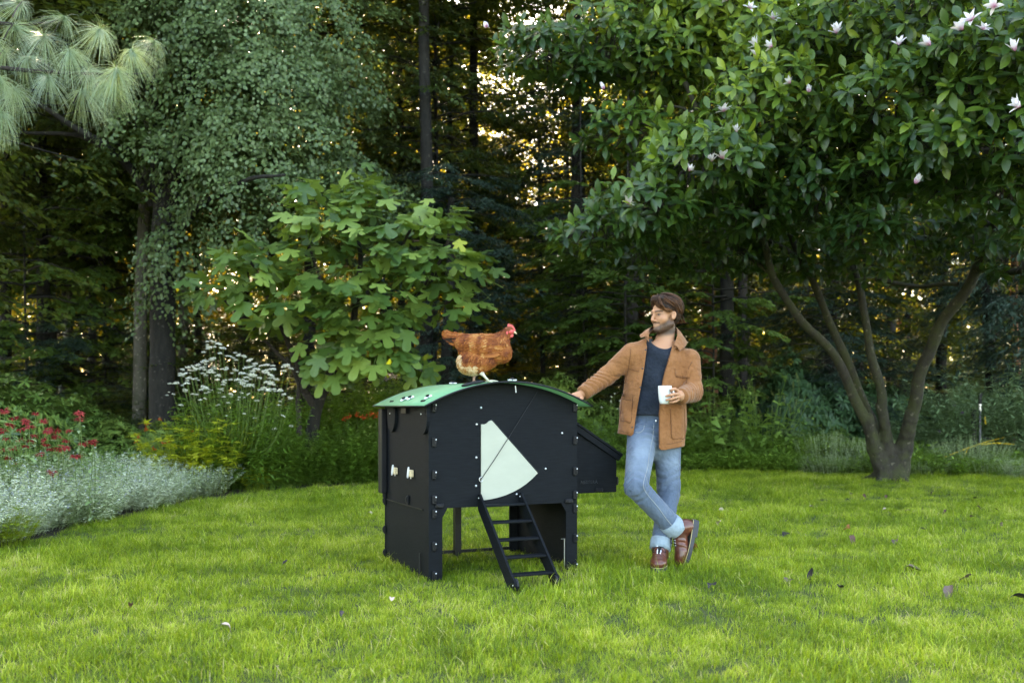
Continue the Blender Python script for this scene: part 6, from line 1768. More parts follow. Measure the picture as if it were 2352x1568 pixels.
def build_hen():
    HY = 6.2; K = 0.0003177
    def hp(x, y, dy=0.0): return P((1060 + x / 7.84) / 1.0884, (780 + y / 7.84) / 1.0884, HY + dy)
    base = hp(1080, 1385); base[2] = hp(1080, 1385)[2]
    t = empty('hen', tuple(base), 'rust brown hen with red comb standing on the green coop roof', 'hen')
    rs = np.random.RandomState(5)
    fl = (np.array([0, 1.0, 0]), .78)
    def f(p):
        d = cap(p, hp(800, 630), hp(1450, 690), 160 * K, 215 * K, fl)
        d = smin(d, s_ell(p, hp(1120, 640), np.array([450, 270, 200]) * K), .03)
        d = smin(d, s_ell(p, hp(950, 1000), np.array([290, 235, 225]) * K), .05)
        d = smin(d, s_ell(p, hp(1190, 960), np.array([230, 200, 170]) * K), .04)
        d = d + .004 * snoise(p, 30) * np.clip((hp(0, 800)[2] - p[:, 2]) / .05, 0, 1)
        d = smin(d, s_ell(p, hp(1530, 800), np.array([190, 200, 200]) * K), .03)
        d = smin(d, cap(p, hp(1460, 600), hp(1640, 390), 185 * K, 85 * K, fl), .03)
        d = smin(d, s_sph(p, hp(1680, 360), 78 * K), .015)
        d = smin(d, cap(p, hp(760, 570), hp(430, 425), 120 * K, 62 * K, (np.array([0, 1.0, 0]), .5)), .03)
        for s in (-1, 1):   # wings
            d = smin(d, s_ell(p, hp(1270, 660, s * 190 * K), np.array([330, 70, 190]) * K), .012)
        return d + .0012 * snoise(p, 90)
    lo = hp(300, 1400, -.16); hi = hp(1900, 150, .16)
    V, Q = sdf_mesh(f, lo, hi, .0048)
    V = relax(V, Q, 1)
    def zone(p):
        """0..1 feather tone by place, from the dark of the tail to the cream of the fluff"""
        q = (p - hp(0, 0)) / K; x, y = q[:, 0], -q[:, 2]
        n = snoise(p, 28) * .19 + snoise(p, 75) * .12
        tn = 0.44 + n
        tn = np.where((x < 760) & (y > 830), .88 + n * .6, tn)
        tn = np.where((x < 1050) & (y > 1060), .80 + n * .8, tn)
        neck = (x > 1350) & (y < 620 - (x - 1350) * .1)
        tn = np.where(neck, .33 + n * .6, tn)
        tn = np.where((x < 640) & (y < 560), .35 + n * 1.3, tn)
        tn = np.where((x > 1080) & (x < 1560) & (y > 520) & (y < 840), .36 + n * 1.4, tn)
        return tn
    M_FEA = tint_mat('hen feather', [(0, (.02, .006, .003)), (.25, (.080, .017, .005)), (.45, (.22, .052, .009)), (.65, (.38, .125, .026)), (.84, (.54, .29, .10)), (1, (.70, .54, .33))], rough=.65)
    me = mesh_np('body', V - base, [Q], smooth=True, attrs=dict(tint=np.clip(zone(V), 0, 1))); me.materials.append(M_FEA)
    link('body', me, t)
    # feathers lying over the body
    from mathutils.bvhtree import BVHTree
    a, b_, c_ = V[Q[:, 0]], V[Q[:, 1]], V[Q[:, 2]]
    N = nrm(np.cross(b_ - a, V[Q[:, 3]] - a)); C = V[Q].mean(1)
    out_ = np.sign(((C - hp(1150, 760)) * N).sum(1)); 
    g = np.sign(f(C + N * .004) - f(C)); N = N * g[:, None]
    n = 5200
    pick = rs.choice(len(C), n, replace=True)
    p, nn = C[pick], N[pick]
    q = (p - hp(0, 0)) / K; x, y = q[:, 0], -q[:, 2]
    keep = ~((x > 1600) & (y < 480) & (y > 200)) 
    p, nn, x, y = p[keep], nn[keep], x[keep], y[keep]; n = len(p)
    flow = np.stack([np.full(n, -1.0), np.zeros(n), np.full(n, -.28)], 1)
    neckm = (x > 1380) & (y < 700)
    flow[neckm] = [-.25, 0, -1]
    low = (y > 900)
    flow[low] = [-.35, 0, -1]
    fluff = (x < 1150) & (y > 880)
    flow = flow + rs.normal(0, .16, (n, 3)) + np.where(fluff[:, None], rs.normal(0, .75, (n, 3)), 0)
    flow = flow - (flow * nn).sum(1)[:, None] * nn
    fx = nrm(flow) + nn * np.where(fluff, .45, .16)[:, None]
    size = np.where(neckm, .024, np.where(fluff, .027, .029)) * rs.uniform(.7, 1.25, n)
    wid = np.where(neckm, .30, np.where(fluff, .30, .66))
    tv, tf = oval_leaf(4, 1.0, .1, .12)
    V2, pl = scatter(tv, tf, p - nrm(flow) * size[:, None] * .4, frames(fx, nn), np.stack([size, size * wid, size], 1))
    ti = zone(p) + rs.normal(0, .06, n) + .06
    tip = np.tile(np.clip(tv[:, 0], 0, 1) * .16 - .06, n)
    me = mesh_np('feathers', V2 - base, pl, smooth=True, attrs=dict(tint=np.clip(ti.repeat(len(tv)) + tip, 0, 1))); me.materials.append(M_FEA)
    link('feathers', me, t, kind='stuff')
    # flight feathers of the wing, tail feathers
    L = oval_leaf(5, .20, .12, .10)
    pos, fx, sc, ti, fz = [], [], [], [], []
    for j in range(9):
        for s in (-1, 1):
            pos.append(hp(1500 - j * 18, 800 - j * 22 + 40, s * 238 * K)); e = hp(900 - j * 25 , 835 - j * 32, s * 215 * K); d = e - pos[-1]
            fx.append(d); sc.append(np.linalg.norm(d) * (1 - .03 * j)); ti.append(.62 if j < 2 else .50 + rs.normal(0, .08)); fz.append([0, s, .1])
    me_w = scatter(L[0], L[1], np.array(pos), frames(np.array(fx), np.array(fz)), np.array(sc))
    me = mesh_np('wing_feathers', me_w[0] - base, me_w[1], smooth=True, attrs=dict(tint=np.clip(np.repeat(ti, len(L[0])), 0, 1))); me.materials.append(M_FEA)
    link('wing_feathers', me, t)
    L = oval_leaf(5, .26, .12, .06)
    me_t = mesh_np('tail_feather', L[0], L[1], smooth=True, attrs=dict(tint=np.clip(.45 - .45 * (L[0][:, 0] > .3) + .5 * (L[0][:, 0] > .92) + .0 * L[0][:, 1], 0, 1))); me_t.materials.append(M_FEA)
    me_t2 = mesh_np('tail_feather', L[0], L[1], smooth=True, attrs=dict(tint=np.full(len(L[0]), .45) + .15 * L[0][:, 0])); me_t2.materials.append(M_FEA)
    for j, (y0, y1, x1) in enumerate(((470, 392, 470), (490, 400, 400), (510, 425, 350), (530, 455, 335), (560, 490, 345), (590, 520, 365), (620, 560, 420), (650, 620, 480), (480, 385, 540), (540, 470, 370))):
        o = link('tail_feather', me_t if j in (2, 4, 5) else me_t2, t)
        a_ = hp(760, y0, rs.normal(0, .010)); e = hp(x1, y1, (-1) ** j * .016)
        s = np.linalg.norm(e - a_); R = frames((e - a_)[None], np.array([[0, -1.0, .35 * (-1) ** j]]))[0]
        M = Matrix.Identity(4)
        for r_ in range(3):
            for k in range(3): M[r_][k] = R[r_, k] * s
            M[r_][3] = (a_ - base)[r_]
        o.matrix_local = M
    # face, comb, wattle, beak, eye
    M_COMB = solid('red comb skin', (.62, .085, .075), rough=.45, var=.25, scale=90, bump=.5, bscale=500, sub=.1)
    M_BEAK = solid('horn beak', (.55, .42, .26), rough=.4, var=.15, scale=50)
    comb = [(1640, 300), (1635, 262), (1640, 240), (1652, 222), (1664, 222), (1672, 240), (1684, 226), (1694, 228), (1702, 252), (1716, 236), (1726, 240), (1738, 268), (1750, 262), (1762, 290), (1780, 318), (1792, 350), (1790, 378), (1765, 382), (1735, 360), (1700, 340), (1665, 322)]
    mb = MB().prism([(q_[0], q_[1]) for q_ in comb], lambda a, b, tt: hp(a, b, tt) - base, -.0045, .0045)
    mb.build('comb', M_COMB, t)
    def ell(name, c, r, mat, n=10, parent=t):
        V_, F_ = [], []
        for i in range(n + 1):
            for j in range(n * 2):
                a1, a2 = math.pi * i / n, math.pi * j / n
                V_.append(c - base + np.array([math.sin(a1) * math.cos(a2), math.sin(a1) * math.sin(a2), math.cos(a1)]) * r)
        for i in range(n):
            for j in range(n * 2):
                F_.append((i * 2 * n + j, i * 2 * n + (j + 1) % (2 * n), (i + 1) * 2 * n + (j + 1) % (2 * n), (i + 1) * 2 * n + j))
        return link(name, mesh_np(name, V_, [np.array(F_)], smooth=True), parent, mat)
    ell('face', hp(1692, 385), np.array([80, 88, 62]) * K, M_COMB)
    for s in (-1, 1):
        ell('wattle', hp(1710, 455, s * .006), np.array([46, 14, 48]) * K, M_COMB)
        ell('ear_lobe', hp(1628, 405, s * 76 * K), np.array([22, 10, 34]) * K, M_COMB)
        ell('eye', hp(1682, 358, s * 86 * K), np.array([14, 6, 14]) * K, solid('hen eye', (.25, .07, .02), rough=.15), 6)
    MB().tube([hp(1735, 385) - base, hp(1775, 395) - base, hp(1805, 415) - base, hp(1818, 436) - base], [34 * K, 27 * K, 15 * K, 3 * K], 8).build('beak', M_BEAK, t, smooth=True)
    # legs
    M_LEG = solid('pale hen leg', (.62, .58, .45), rough=.55, var=.2, scale=120, bump=.6, bscale=500)
    M_LEG2 = solid('pinkish hen leg', (.42, .26, .20), rough=.55, var=.2, scale=120, bump=.6, bscale=500)
    for (kn, an, toes, m_, nm) in ((hp(1120, 1180, -.035), hp(1262, 1345, -.04), [(hp(1330, 1340, -.055), hp(1455, 1352, -.07)), (hp(1320, 1350, -.03), hp(1400, 1356, -.015)), (hp(1290, 1352, -.07), hp(1340, 1366, -.095)), (hp(1240, 1356, -.035), hp(1205, 1362, -.03))], M_LEG, 'leg'),
                                   (hp(990, 1200, .03), hp(975, 1345, .02), [(hp(1060, 1368, .0), hp(1210, 1352, -.005)), (hp(1040, 1372, .03), hp(1130, 1368, .045)), (hp(1000, 1378, -.01), hp(1050, 1385, -.04)), (hp(950, 1372, .02), hp(918, 1392, .02))], M_LEG2, 'leg')):
        mb = MB().tube([kn - base, (kn * .5 + an * .5) - base, an - base], [.016, .0075, .0075], 8)
        for (m1, e1) in toes:
            mb.tube([an - base, m1 - base, e1 - base], [.0065, .0055, .002], 6)
        mb.build(nm, m_, t, smooth=True)
build_hen()

# ------------------------------------------------------------------ the man
MAN0 = np.array([0.98, 6.45, 0.0])
man = empty('person', tuple(MAN0), 'man in brown canvas jacket and blue jeans leaning on the coop, holding a mug', 'person')
M_SKIN = tint_mat('skin', [(0, (.46, .225, .125)), (.5, (.15, .080, .050)), (1, (.030, .018, .012))], attr='beard', rough=.5, sub=.1, spec=.35, bump=.15, bscale=300)
def fold_noise(p, a, b, freq, seed, sharp=True):
    ab = nrm(np.asarray(b) - np.asarray(a)); s = (p - a) @ ab
    w = snoise(p + seed, 7) * .9 + snoise(p + seed * 2, 15) * .35
    pr = (p - a) @ nrm(np.cross(ab, [.3, .8, .5])); f = np.sin((s + .35 * pr) * freq * .8 + w * 3.4 + seed)
    return ((1 - np.abs(f)) * 2.2 - 1.0) * np.clip(.55 + .5 * snoise(p + seed, 9), 0, 1.3) if sharp else f
J = dict(Hs=P(1532, 1000, 6.72), Ks=P(1536, 1132, 6.66), As=P(1516, 1262, 6.50), Hc=P(1476, 1000, 6.62), Kc=P(1461, 1118, 6.40), Ac=np.array([1.078, 6.505, .25]),
         Sr=P(1452, 812, 6.63), Er=P(1393, 864, 6.66), Wr=P(1336, 905, 6.56), Sl=P(1583, 826, 6.62), El=P(1590, 900, 6.58), Wl=P(1561, 911, 6.35))
TC0, TC1 = P(1500, 985, 6.67), P(1519, 835, 6.65)
YD = np.array([0, 1.0, 0])
# head frame
HS = 1.0; th = math.radians(57)
Fh = nrm(np.array([-math.sin(th), -math.cos(th), -.05])); Sh = nrm(np.array([math.cos(th), -math.sin(th), 0])); Uh = np.cross(Sh, Fh); Uh = Uh if Uh[2] > 0 else -Uh
HC = P(1526, 722.5, 6.64)
RH_ = np.stack([Sh, Fh, Uh], 1)
def hl(p): return ((p - HC) @ RH_) / HS
def hw(q): return HC + (np.asarray(q) * HS) @ RH_.T
def head_sdf(p):
    q = hl(p); s = np.abs(q[:, 0]); qs = np.stack([s, q[:, 1], q[:, 2]], 1)
    d = s_ell(qs, (0, -.018, .032), (.076, .096, .085))
    d = smin(d, s_ell(qs, (0, .032, -.037), (.056, .054, .080)), .025)
    d = smin(d, cap(qs, (.050, -.012, -.062), (.012, .066, -.100), .022, .019), .022)
    d = smin(d, s_sph(qs, np.array((0, .074, -.098)), .019), .015)
    d = smin(d, s_sph(qs, np.array((.040, .052, -.030)), .024), .018)
    d = smin(d, cap(qs, (0, .083, .020), (.034, .074, .021), .013, .011), .012)
    d = smax(d, -s_sph(qs, np.array((.031, .098, .000)), .0165), .010)
    d = smin(d, cap(qs, (0, .082, .012), (0, .108, -.034), .0078, .0098), .009)
    d = smin(d, s_ell(qs, (.010, .095, -.041), (.0078, .011, .0070)), .005)
    d = smin(d, cap(qs, (0, .088, -.064), (.022, .078, -.067), .0075, .004), .006)
    d = smin(d, cap(qs, (0, .087, -.077), (.018, .078, -.075), .0085, .005), .006)
    d = smax(d, -cap(qs, (0, .098, -.0705), (.024, .084, -.0705), .0022, .0018), .003)
    d = smin(d, cap(qs, (.020, .083, .0075), (.042, .074, .006), .0050, .0045), .004)   # upper lid
    d = smin(d, cap(qs, (.022, .079, -.0085), (.040, .072, -.008), .0040, .0035), .008)
    eq = qs - [.078, -.012, -.012]; ta = .30; eq = np.stack([eq[:, 0] + .25 * eq[:, 1], eq[:, 1] * math.cos(ta) + eq[:, 2] * math.sin(ta), -eq[:, 1] * math.sin(ta) + eq[:, 2] * math.cos(ta)], 1)
    e = s_ell(eq, (0, 0, 0), (.0075, .017, .030))
    e = smax(e, -s_ell(eq, (.008, .003, .003), (.0065, .0105, .019)), .003)
    d = smin(d, e, .006)
    return d * HS
def neck_sdf(p): return smin(cap(p, P(1524, 815, 6.67), P(1531, 745, 6.665), .068, .058), cap(p, P(1490, 812, 6.66), P(1560, 812, 6.66), .045, .045), .05)
def torso_core(p, g):
    d = cap(p, TC0, TC1, .145 + g, .182 + g, (YD, .62))
    d = smin(d, cap(p, P(1468, 818, 6.65), P(1572, 826, 6.65), .062 + g, .062 + g), .06)
    return d
def body_sdf(p):
    d = smin(torso_core(p, -.022), neck_sdf(p), .03)
    d = smin(d, cap(p, J['Sr'], J['Er'], .046, .040), .03); d = smin(d, cap(p, J['Er'], J['Wr'], .040, .028), .01)
    d = smin(d, cap(p, J['Sl'], J['El'], .046, .040), .03); d = smin(d, cap(p, J['El'], J['Wl'], .040, .028), .01)
    d = smin(d, cap(p, J['Hs'], J['Ks'], .075, .050), .03); d = smin(d, cap(p, J['Ks'], J['As'], .048, .038), .01)
    d = smin(d, cap(p, J['Hc'], J['Kc'], .075, .050), .03); d = smin(d, cap(p, J['Kc'], J['Ac'], .048, .038), .01)
    return d
# hands
def chain(p, pts, r):
    d = None
    for i in range(len(pts) - 1):
        e = cap(p, pts[i], pts[i + 1], r[i], r[i + 1]); d = e if d is None else smin(d, e, .002)
    return d
def mp(x, y, Y): return P((1630 + x / 15.68) / 1.0884, (940 + y / 15.68) / 1.0884, Y)
LH = [([mp(1010, 590, 6.275), mp(905, 500, 6.225), mp(800, 520, 6.215), mp(740, 575, 6.235)], (.0105, .0095, .009, .0075)),
      ([mp(1040, 690, 6.270), mp(880, 700, 6.210), mp(735, 740, 6.205), mp(560, 775, 6.222)], (.0105, .0098, .009, .0076)),
      ([mp(1045, 810, 6.270), mp(890, 845, 6.212), mp(740, 900, 6.208), mp(570, 935, 6.222)], (.0100, .0093, .0086, .0072)),
      ([mp(1030, 925, 6.280), mp(920, 985, 6.235), mp(800, 1018, 6.225), mp(690, 1025, 6.235)], (.0090, .0082, .0076, .0064)),
      ([mp(1120, 700, 6.34), mp(980, 560, 6.32), mp(850, 510, 6.29), mp(760, 520, 6.275)], (.014, .012, .0105, .0085))]
def lhand(p):
    d = s_ell(p, mp(1090, 770, 6.305), (.026, .044, .036))
    d = smin(d, cap(p, J['Wl'], mp(1090, 780, 6.31), .027, .026), .015)
    for pts, r in LH: d = smin(d, chain(p, pts, r), .004)
    return d
def rw(u, v, dz): return cw(u, v, (zroof(u) if u < 1.06 else 1.07) + dz)
RHp = []
for k, (v, L) in enumerate(((.035, .92), (.062, 1.0), (.090, .95), (.116, .80))):
    k0 = 1.005 + .004 * k
    RHp.append(([rw(k0, v + .004, .030), rw(k0 - .035 * L, v, .030), rw(k0 - .062 * L, v - .003, .018), rw(k0 - .082 * L, v - .005, .010)], (.0105, .0095, .0088, .0075)))
RHp.append(([cw(1.065, .03, 1.115), rw(1.04, .005, .024), rw(1.01, -.012, .014), rw(.985, -.018, .009)], (.014, .012, .010, .0085)))
def rhand(p):
    d = cap(p, J['Wr'], cw(1.035, .075, 1.128), .027, .024)
    for k in range(4): d = smin(d, cap(p, cw(1.07, .06 + .01 * k, 1.122), RHp[k][0][0], .017, .012), .008)
    for pts, r in RHp: d = smin(d, chain(p, pts, r), .004)
    return d

def beard_attr(V):
    q = hl(V); s, f_, u = np.abs(q[:, 0]), q[:, 1], q[:, 2]
    def st(x, a, b): return np.clip((x - a) / (b - a), 0, 1)
    inhead = st(u, -.150, -.120) * st(.135 - np.linalg.norm(q - [0, .02, -.04], axis=1), 0, .03)
    jaw = st(-.030 - .55 * np.clip(f_ - .02, 0, 1) - u, -.004, .022)
    lip = np.exp(-((u + .0705) / .012) ** 2 - (s / .026) ** 4) * (f_ > .07)
    b = (.72 + .12 * snoise(V, 260)) * jaw * (1 - .8 * lip)
    b = np.maximum(b, .62 * np.exp(-((u + .056) / .007) ** 2) * (s < .034) * (f_ > .06))
    under = st(-.085 - u, 0, .02)
    b = np.maximum(b, .85 * under * jaw)
    side = st(.02 - f_, -.01, .02) * st(-.005 - u, -.01, .02) * (s > .05) * (f_ > -.0 + .0)
    b = np.maximum(b, .66 * side * (f_ > .005))
    brow = np.exp(-((u - .0215 + .1 * np.abs(s - .03)) / .0048) ** 2) * st(s, .008, .016) * st(.056 - s, 0, .01) * (f_ > .055)
    b = np.maximum(b, .85 * brow)
    b = np.maximum(b, .38 * np.exp(-(((s - .031) / .019) ** 2 + ((u + .001) / .010) ** 2)) * (f_ > .055))  # also darkens the skin round both eyes
    b = np.maximum(b, .18 * lip)
    return np.clip(b * inhead, 0, 1)
def build_body():
    parts = []
    V, Q = sdf_mesh(body_sdf, (.20, 6.25, .12), (1.35, 6.95, 1.62), .011)
    parts.append((V, [Q]))
    V, Q = sdf_mesh(lambda p: smin(head_sdf(p), neck_sdf(p), .018), HC - [.16, .16, .26], HC + [.16, .16, .15], .0032)
    parts.append((relax(V, Q, 1, .4), [Q]))
    V, Q = sdf_mesh(lhand, mp(400, 1250, 6.16), mp(1350, 300, 6.42), .0024)
    parts.append((relax(V, Q, 1), [Q]))
    c = cw(1.0, .06, 1.12)
    V, Q = sdf_mesh(rhand, c - [.15, .13, .06], c + [.17, .15, .07], .0024)
    parts.append((relax(V, Q, 1), [Q]))
    out = [(V, pl, beard_attr(V)) for V, pl in parts]
    V, pl, b = join_np(out)
    me = mesh_np('body', V - MAN0, pl, smooth=True, attrs=dict(beard=b)); me.materials.append(M_SKIN)
    link('body', me, man)
build_body()
def ball(name, c, r, mat, parent, base=MAN0, n=10, sc=(1, 1, 1)):
    V_, F_ = [], []
    for i in range(n + 1):
        for j in range(2 * n):
            a1, a2 = math.pi * i / n, math.pi * j / n
            V_.append(c - base + np.array([math.sin(a1) * math.cos(a2), math.sin(a1) * math.sin(a2), math.cos(a1)]) * r * np.array(sc))
    for i in range(n):
        for j in range(2 * n): F_.append((i * 2 * n + j, i * 2 * n + (j + 1) % (2 * n), (i + 1) * 2 * n + (j + 1) % (2 * n), (i + 1) * 2 * n + j))
    return link(name, mesh_np(name, V_, [np.array(F_)], smooth=True), parent, mat)
M_EYE = solid('eye white', (.13, .10, .085), rough=.5, spec=.1); M_IRIS = solid('dark iris', (.02, .02, .018), rough=.1)
for s in (-1, 1):
    e = ball('eye', hw((s * .0305, .0685, 0)), .0118 * HS, M_EYE, man)
    ball('iris', hw((s * .0315, .0785, -.0005)), .0052 * HS, M_IRIS, e, n=6)

# ---- hair
M_HAIR = tint_mat('brown hair', [(0, (.008, .005, .003)), (.35, (.032, .014, .007)), (.7, (.105, .042, .016)), (1, (.24, .10, .038))], rough=.55, spec=.18)
def build_hair():
    rs = np.random.RandomState(12)
    def f(p):
        q = hl(p); qs = np.stack([np.abs(q[:, 0]), q[:, 1], q[:, 2]], 1)
        d = s_ell(q, (0, -.026, .046), (.087, .104, .088))
        d = smin(d, s_ell(q, (.005, .052, .098), (.058, .046, .032)), .02)
        d = smin(d, s_ell(q, (0, -.055, .0), (.074, .062, .075)), .03)
        d = smax(d, -s_ell(qs, (0, .125, -.02), (.10, .090, .105)), .012)
        d = smax(d, -s_ell(qs, (.085, .02, -.055), (.05, .055, .070)), .012)
        d = smax(d, -(q[:, 2] + .066), .015)
        w = .0035 * np.sin(q[:, 0] * 190 + q[:, 1] * 70 + 5 * snoise(q, 18)) + .003 * snoise(q, 60)
        return d * HS + w
    V, Q = sdf_mesh(f, HC - [.17, .17, .12], HC + [.17, .17, .19], .0034)
    q = hl(V)
    t0 = np.clip(.25 + .12 * snoise(q, 45), 0, 1)
    me = mesh_np('hair', V - MAN0, [Q], smooth=True, attrs=dict(tint=t0)); me.materials.append(M_HAIR)
    hair = link('hair', me, man)
    parts = []
    C0 = np.array([0, -.024, .045]); R0 = np.array([.086, .104, .088])
    for i in range(1100):
        d = nrm(rs.normal(size=3)); 
        if d[2] < -.35: continue
        if d[1] > .25 and d[2] < .42: continue
        if d[2] < .15 and d[1] > -.15 and abs(d[0]) > .4: continue
        wav = rs.uniform(0, 6.28); amp = rs.uniform(.002, .006); lift = rs.uniform(1.0, 1.10)
        path = []; q = d.copy(); n = 9; step = rs.uniform(.10, .17)
        sgn = 1 if d[0] > -.1 else -1
        for k in range(n):
            front = 1 if q[1] > .3 else 0
            fl = np.array([sgn * .55 + .25 * front, -.75, -.25 - .65 * (1 - q[2])])
            fl = fl - q * fl.dot(q)
            fl = fl / (np.linalg.norm(fl) + 1e-6)
            bump = .012 * math.exp(-((q[1] - .62) / .3) ** 2) * max(0, q[2])
            r = lift + .06 * math.sin(math.pi * k / (n - 1))
            path.append(C0 + q * R0 * r + np.array([0, .3, 1]) * bump + np.cross(q, fl) * amp * math.sin(wav + k * 1.05))
            q = nrm(q + fl * step)
        path = hw(np.array(path))
        rr = np.array([.0016, .0036, .0044, .0046, .0044, .004, .0034, .0024, .0009]) * rs.uniform(.7, 1.3)
        V_, F_ = tube_np(path, rr, 5)
        tt = np.repeat(np.linspace(.28, .8, n) * rs.uniform(.5, 1.2) + rs.normal(0, .06), 5)
        parts.append((V_ - MAN0, [F_], np.clip(tt, 0, 1)))
    # forelock hanging over the temple, loose ends at the nape
    for i in range(26):
        s0 = rs.uniform(-.02, .045)
        pts = [(s0, .060, .118), (s0 + .012, .082, .105), (s0 + .028, .086, .080 + rs.normal(0, .004)), (s0 + .040, .078, .055), (.066 + rs.normal(0, .004), .058, .034), (.080, .035, .022 + rs.normal(0, .006)), (.086, .010, .018)]
        p = hw(smooth_path(np.array(pts) + rs.normal(0, .0035, (7, 3)), 3)); n = len(p)
        V_, F_ = tube_np(p, .0032 * np.sin(np.linspace(.5, 3.0, n)) + .0006, 5)
        parts.append((V_ - MAN0, [F_], np.clip(np.repeat(np.linspace(.3, 1.0, n), 5) * rs.uniform(.6, 1.1), 0, 1)))
    for i in range(22):
        s0 = rs.uniform(-.05, .06)
        pts = np.array([(s0, -.100, .0), (s0, -.118, -.025), (s0 + rs.normal(0, .006), -.122, -.045), (s0 + rs.normal(0, .01), -.135 - rs.uniform(0, .012), -.060)])
        p = hw(smooth_path(pts, 3)); n = len(p)
        V_, F_ = tube_np(p, .003 * np.sin(np.linspace(.6, 3.0, n)) + .0005, 5)
        parts.append((V_ - MAN0, [F_], np.clip(np.repeat(np.linspace(.2, .8, n), 5), 0, 1)))
    V_, pl, tt = join_np(parts)
    me = mesh_np('hair_locks', V_, pl, smooth=True, attrs=dict(tint=tt)); me.materials.append(M_HAIR)
    link('hair_locks', me, hair, kind='stuff')
build_hair()

# ---- cloth materials
def cloth(name, lo, hi, weave=420, rough=.85, scale=9, fade=None):
    m, nt, out = new_mat(name)
    b = nd(nt, 'ShaderNodeBsdfPrincipled', i_Roughness=rough); b.inputs['Specular IOR Level'].default_value = .2
    b.inputs['Sheen Weight'].default_value = .15
    v = objvec(nt)
    col = ramp(nt, noise(nt, scale, 6, v, .65), [(.3, lo), (.7, hi)])
    if fade:
        at = nd(nt, 'ShaderNodeAttribute', attribute_name='fade')
        mx = nd(nt, 'ShaderNodeMix', data_type='RGBA'); nt.links.new(at.outputs['Fac'], mx.inputs['Factor']); nt.links.new(col, mx.inputs[6]); mx.inputs[7].default_value = c4(fade); col = mx.outputs[2]
    nt.links.new(col, b.inputs['Base Color'])
    bn = nd(nt, 'ShaderNodeBump', i_Strength=.35, i_Distance=.001); nt.links.new(noise(nt, weave, 3, v, .7), bn.inputs['Height'])
    bn2 = nd(nt, 'ShaderNodeBump', i_Strength=.8, i_Distance=.03); nt.links.new(noise(nt, 13, 4, v, .55), bn2.inputs['Height']); nt.links.new(bn.outputs[0], bn2.inputs['Normal'])
    nt.links.new(bn2.outputs[0], b.inputs['Normal']); nt.links.new(b.outputs[0], out.inputs[0])
    return m
M_JACK = cloth('caramel canvas', (.215, .085, .030), (.30, .128, .050))
M_SEAM = cloth('canvas seam', (.12, .045, .015), (.17, .065, .022))  # seam darkened below the canvas tone to paint in crease shade
M_TEE = cloth('navy cotton', (.008, .013, .022), (.016, .023, .036))
M_JEAN = cloth('blue denim', (.052, .080, .125), (.082, .115, .170), scale=14, fade=(.19, .245, .31))
M_CUFF = cloth('turned up denim', (.21, .28, .33), (.29, .36, .41))

def zx(*pts):
    """world x at a height, from (px, py) edge points on the jacket front"""
    w = np.array([P(x, y, 6.52) for x, y in pts]); o = np.argsort(w[:, 2])
    return w[o, 2], w[o, 0]
ZL, XL = zx((1496, 750), (1490, 775), (1484, 815), (1477, 865), (1468, 915), (1460, 960), (1453, 1005), (1450, 1040))
ZR, XR = zx((1556, 760), (1546, 795), (1535, 825), (1524, 865), (1516, 910), (1513, 960), (1513, 1035), (1513, 1060))
def jacket_outer(p):
    a, t = s_cap(p, J['Sr'], J['Er'], .074, .061); b, t2 = s_cap(p, J['Er'], J['Wr'], .061, .046)
    a2, t3 = s_cap(p, J['Sl'], J['El'], .074, .066); b2, t4 = s_cap(p, J['El'], J['Wl'] + (J['El'] - J['Wl']) * .06, .068, .050)
    a = a + .0042 * fold_noise(p, J['Sr'], J['Er'], 75, 1) * np.clip(t * 1.6 - .2, 0, 1)
    b = b + .0055 * fold_noise(p, J['Er'], J['Wr'], 95, 2) * (1 - .8 * (t2 > .86))
    a2 = a2 + .0045 * fold_noise(p, J['Sl'], J['El'], 80, 3) * np.clip(t3 * 2 - .5, 0, 1)
    b2 = b2 + .0055 * fold_noise(p, J['El'], J['Wl'], 110, 4) * (1 - .8 * (t4 > .82))
    ar = smin(a, b, .014); al = smin(a2, b2, .018)
    x, z = p[:, 0], p[:, 2]
    d = cap(p, P(1493, 1010, 6.67), P(1511, 840, 6.65), .234, .204, (YD, .64))
    d = smin(d, cap(p, P(1462, 822, 6.65), P(1574, 830, 6.65), .066, .066), .07)
    d = d + .0075 * np.sin(x * 34 + z * 5 + 2.6 * snoise(p, 4)) * np.clip((1.36 - z) * 3, 0, 1) + .0035 * snoise(p, 11)
    d = smin(smin(d, ar, .025), al, .022)
    return d
def hem_z(x): return np.interp(x, [.6, .68, .82, .98, 1.0, 1.18], [.895, .885, .86, .775, .775, .80])
def jacket(p):
    d = jacket_outer(p)
    x, y, z = p[:, 0], p[:, 1], p[:, 2]
    arms = np.minimum(cap(p, J['Er'], J['Wr'], .075, .06), cap(p, J['El'], J['Wl'], .078, .06))
    shell = np.maximum(d, -(d + .0125))
    # hollow sleeves open at the wrists
    for (e, w) in ((J['Er'], J['Wr']), (J['El'], J['Wl'])):
        ax = nrm(w - e); L = np.linalg.norm(w - e)
        s = (p - e) @ ax
        near = cap(p, e, w + ax * .05, .11, .11)
        cut = np.where(near < 0, s - (L - .012), -1)
        shell = np.maximum(shell, np.where(near < 0, cut, -1))
    # hem and front opening, only on the torso
    notarm = arms > 0
    xl, xr = np.interp(z, ZL, XL), np.interp(z, ZR, XR)
    op = np.minimum(np.minimum(x - xl, xr - x), 6.66 - y)
    shell = np.where(notarm, np.maximum(shell, op), shell)
    shell = np.where(notarm, np.maximum(shell, hem_z(x) - z), shell)
    nk = cap(p, P(1522, 830, 6.67), P(1530, 700, 6.67), .078, .088)
    shell = np.maximum(shell, -nk)
    return shell
jv, jq = sdf_mesh(jacket, (.38, 6.28, .74), (1.34, 6.92, 1.60), .0046, K=3)
jv = relax(jv, jq, 1, .35)
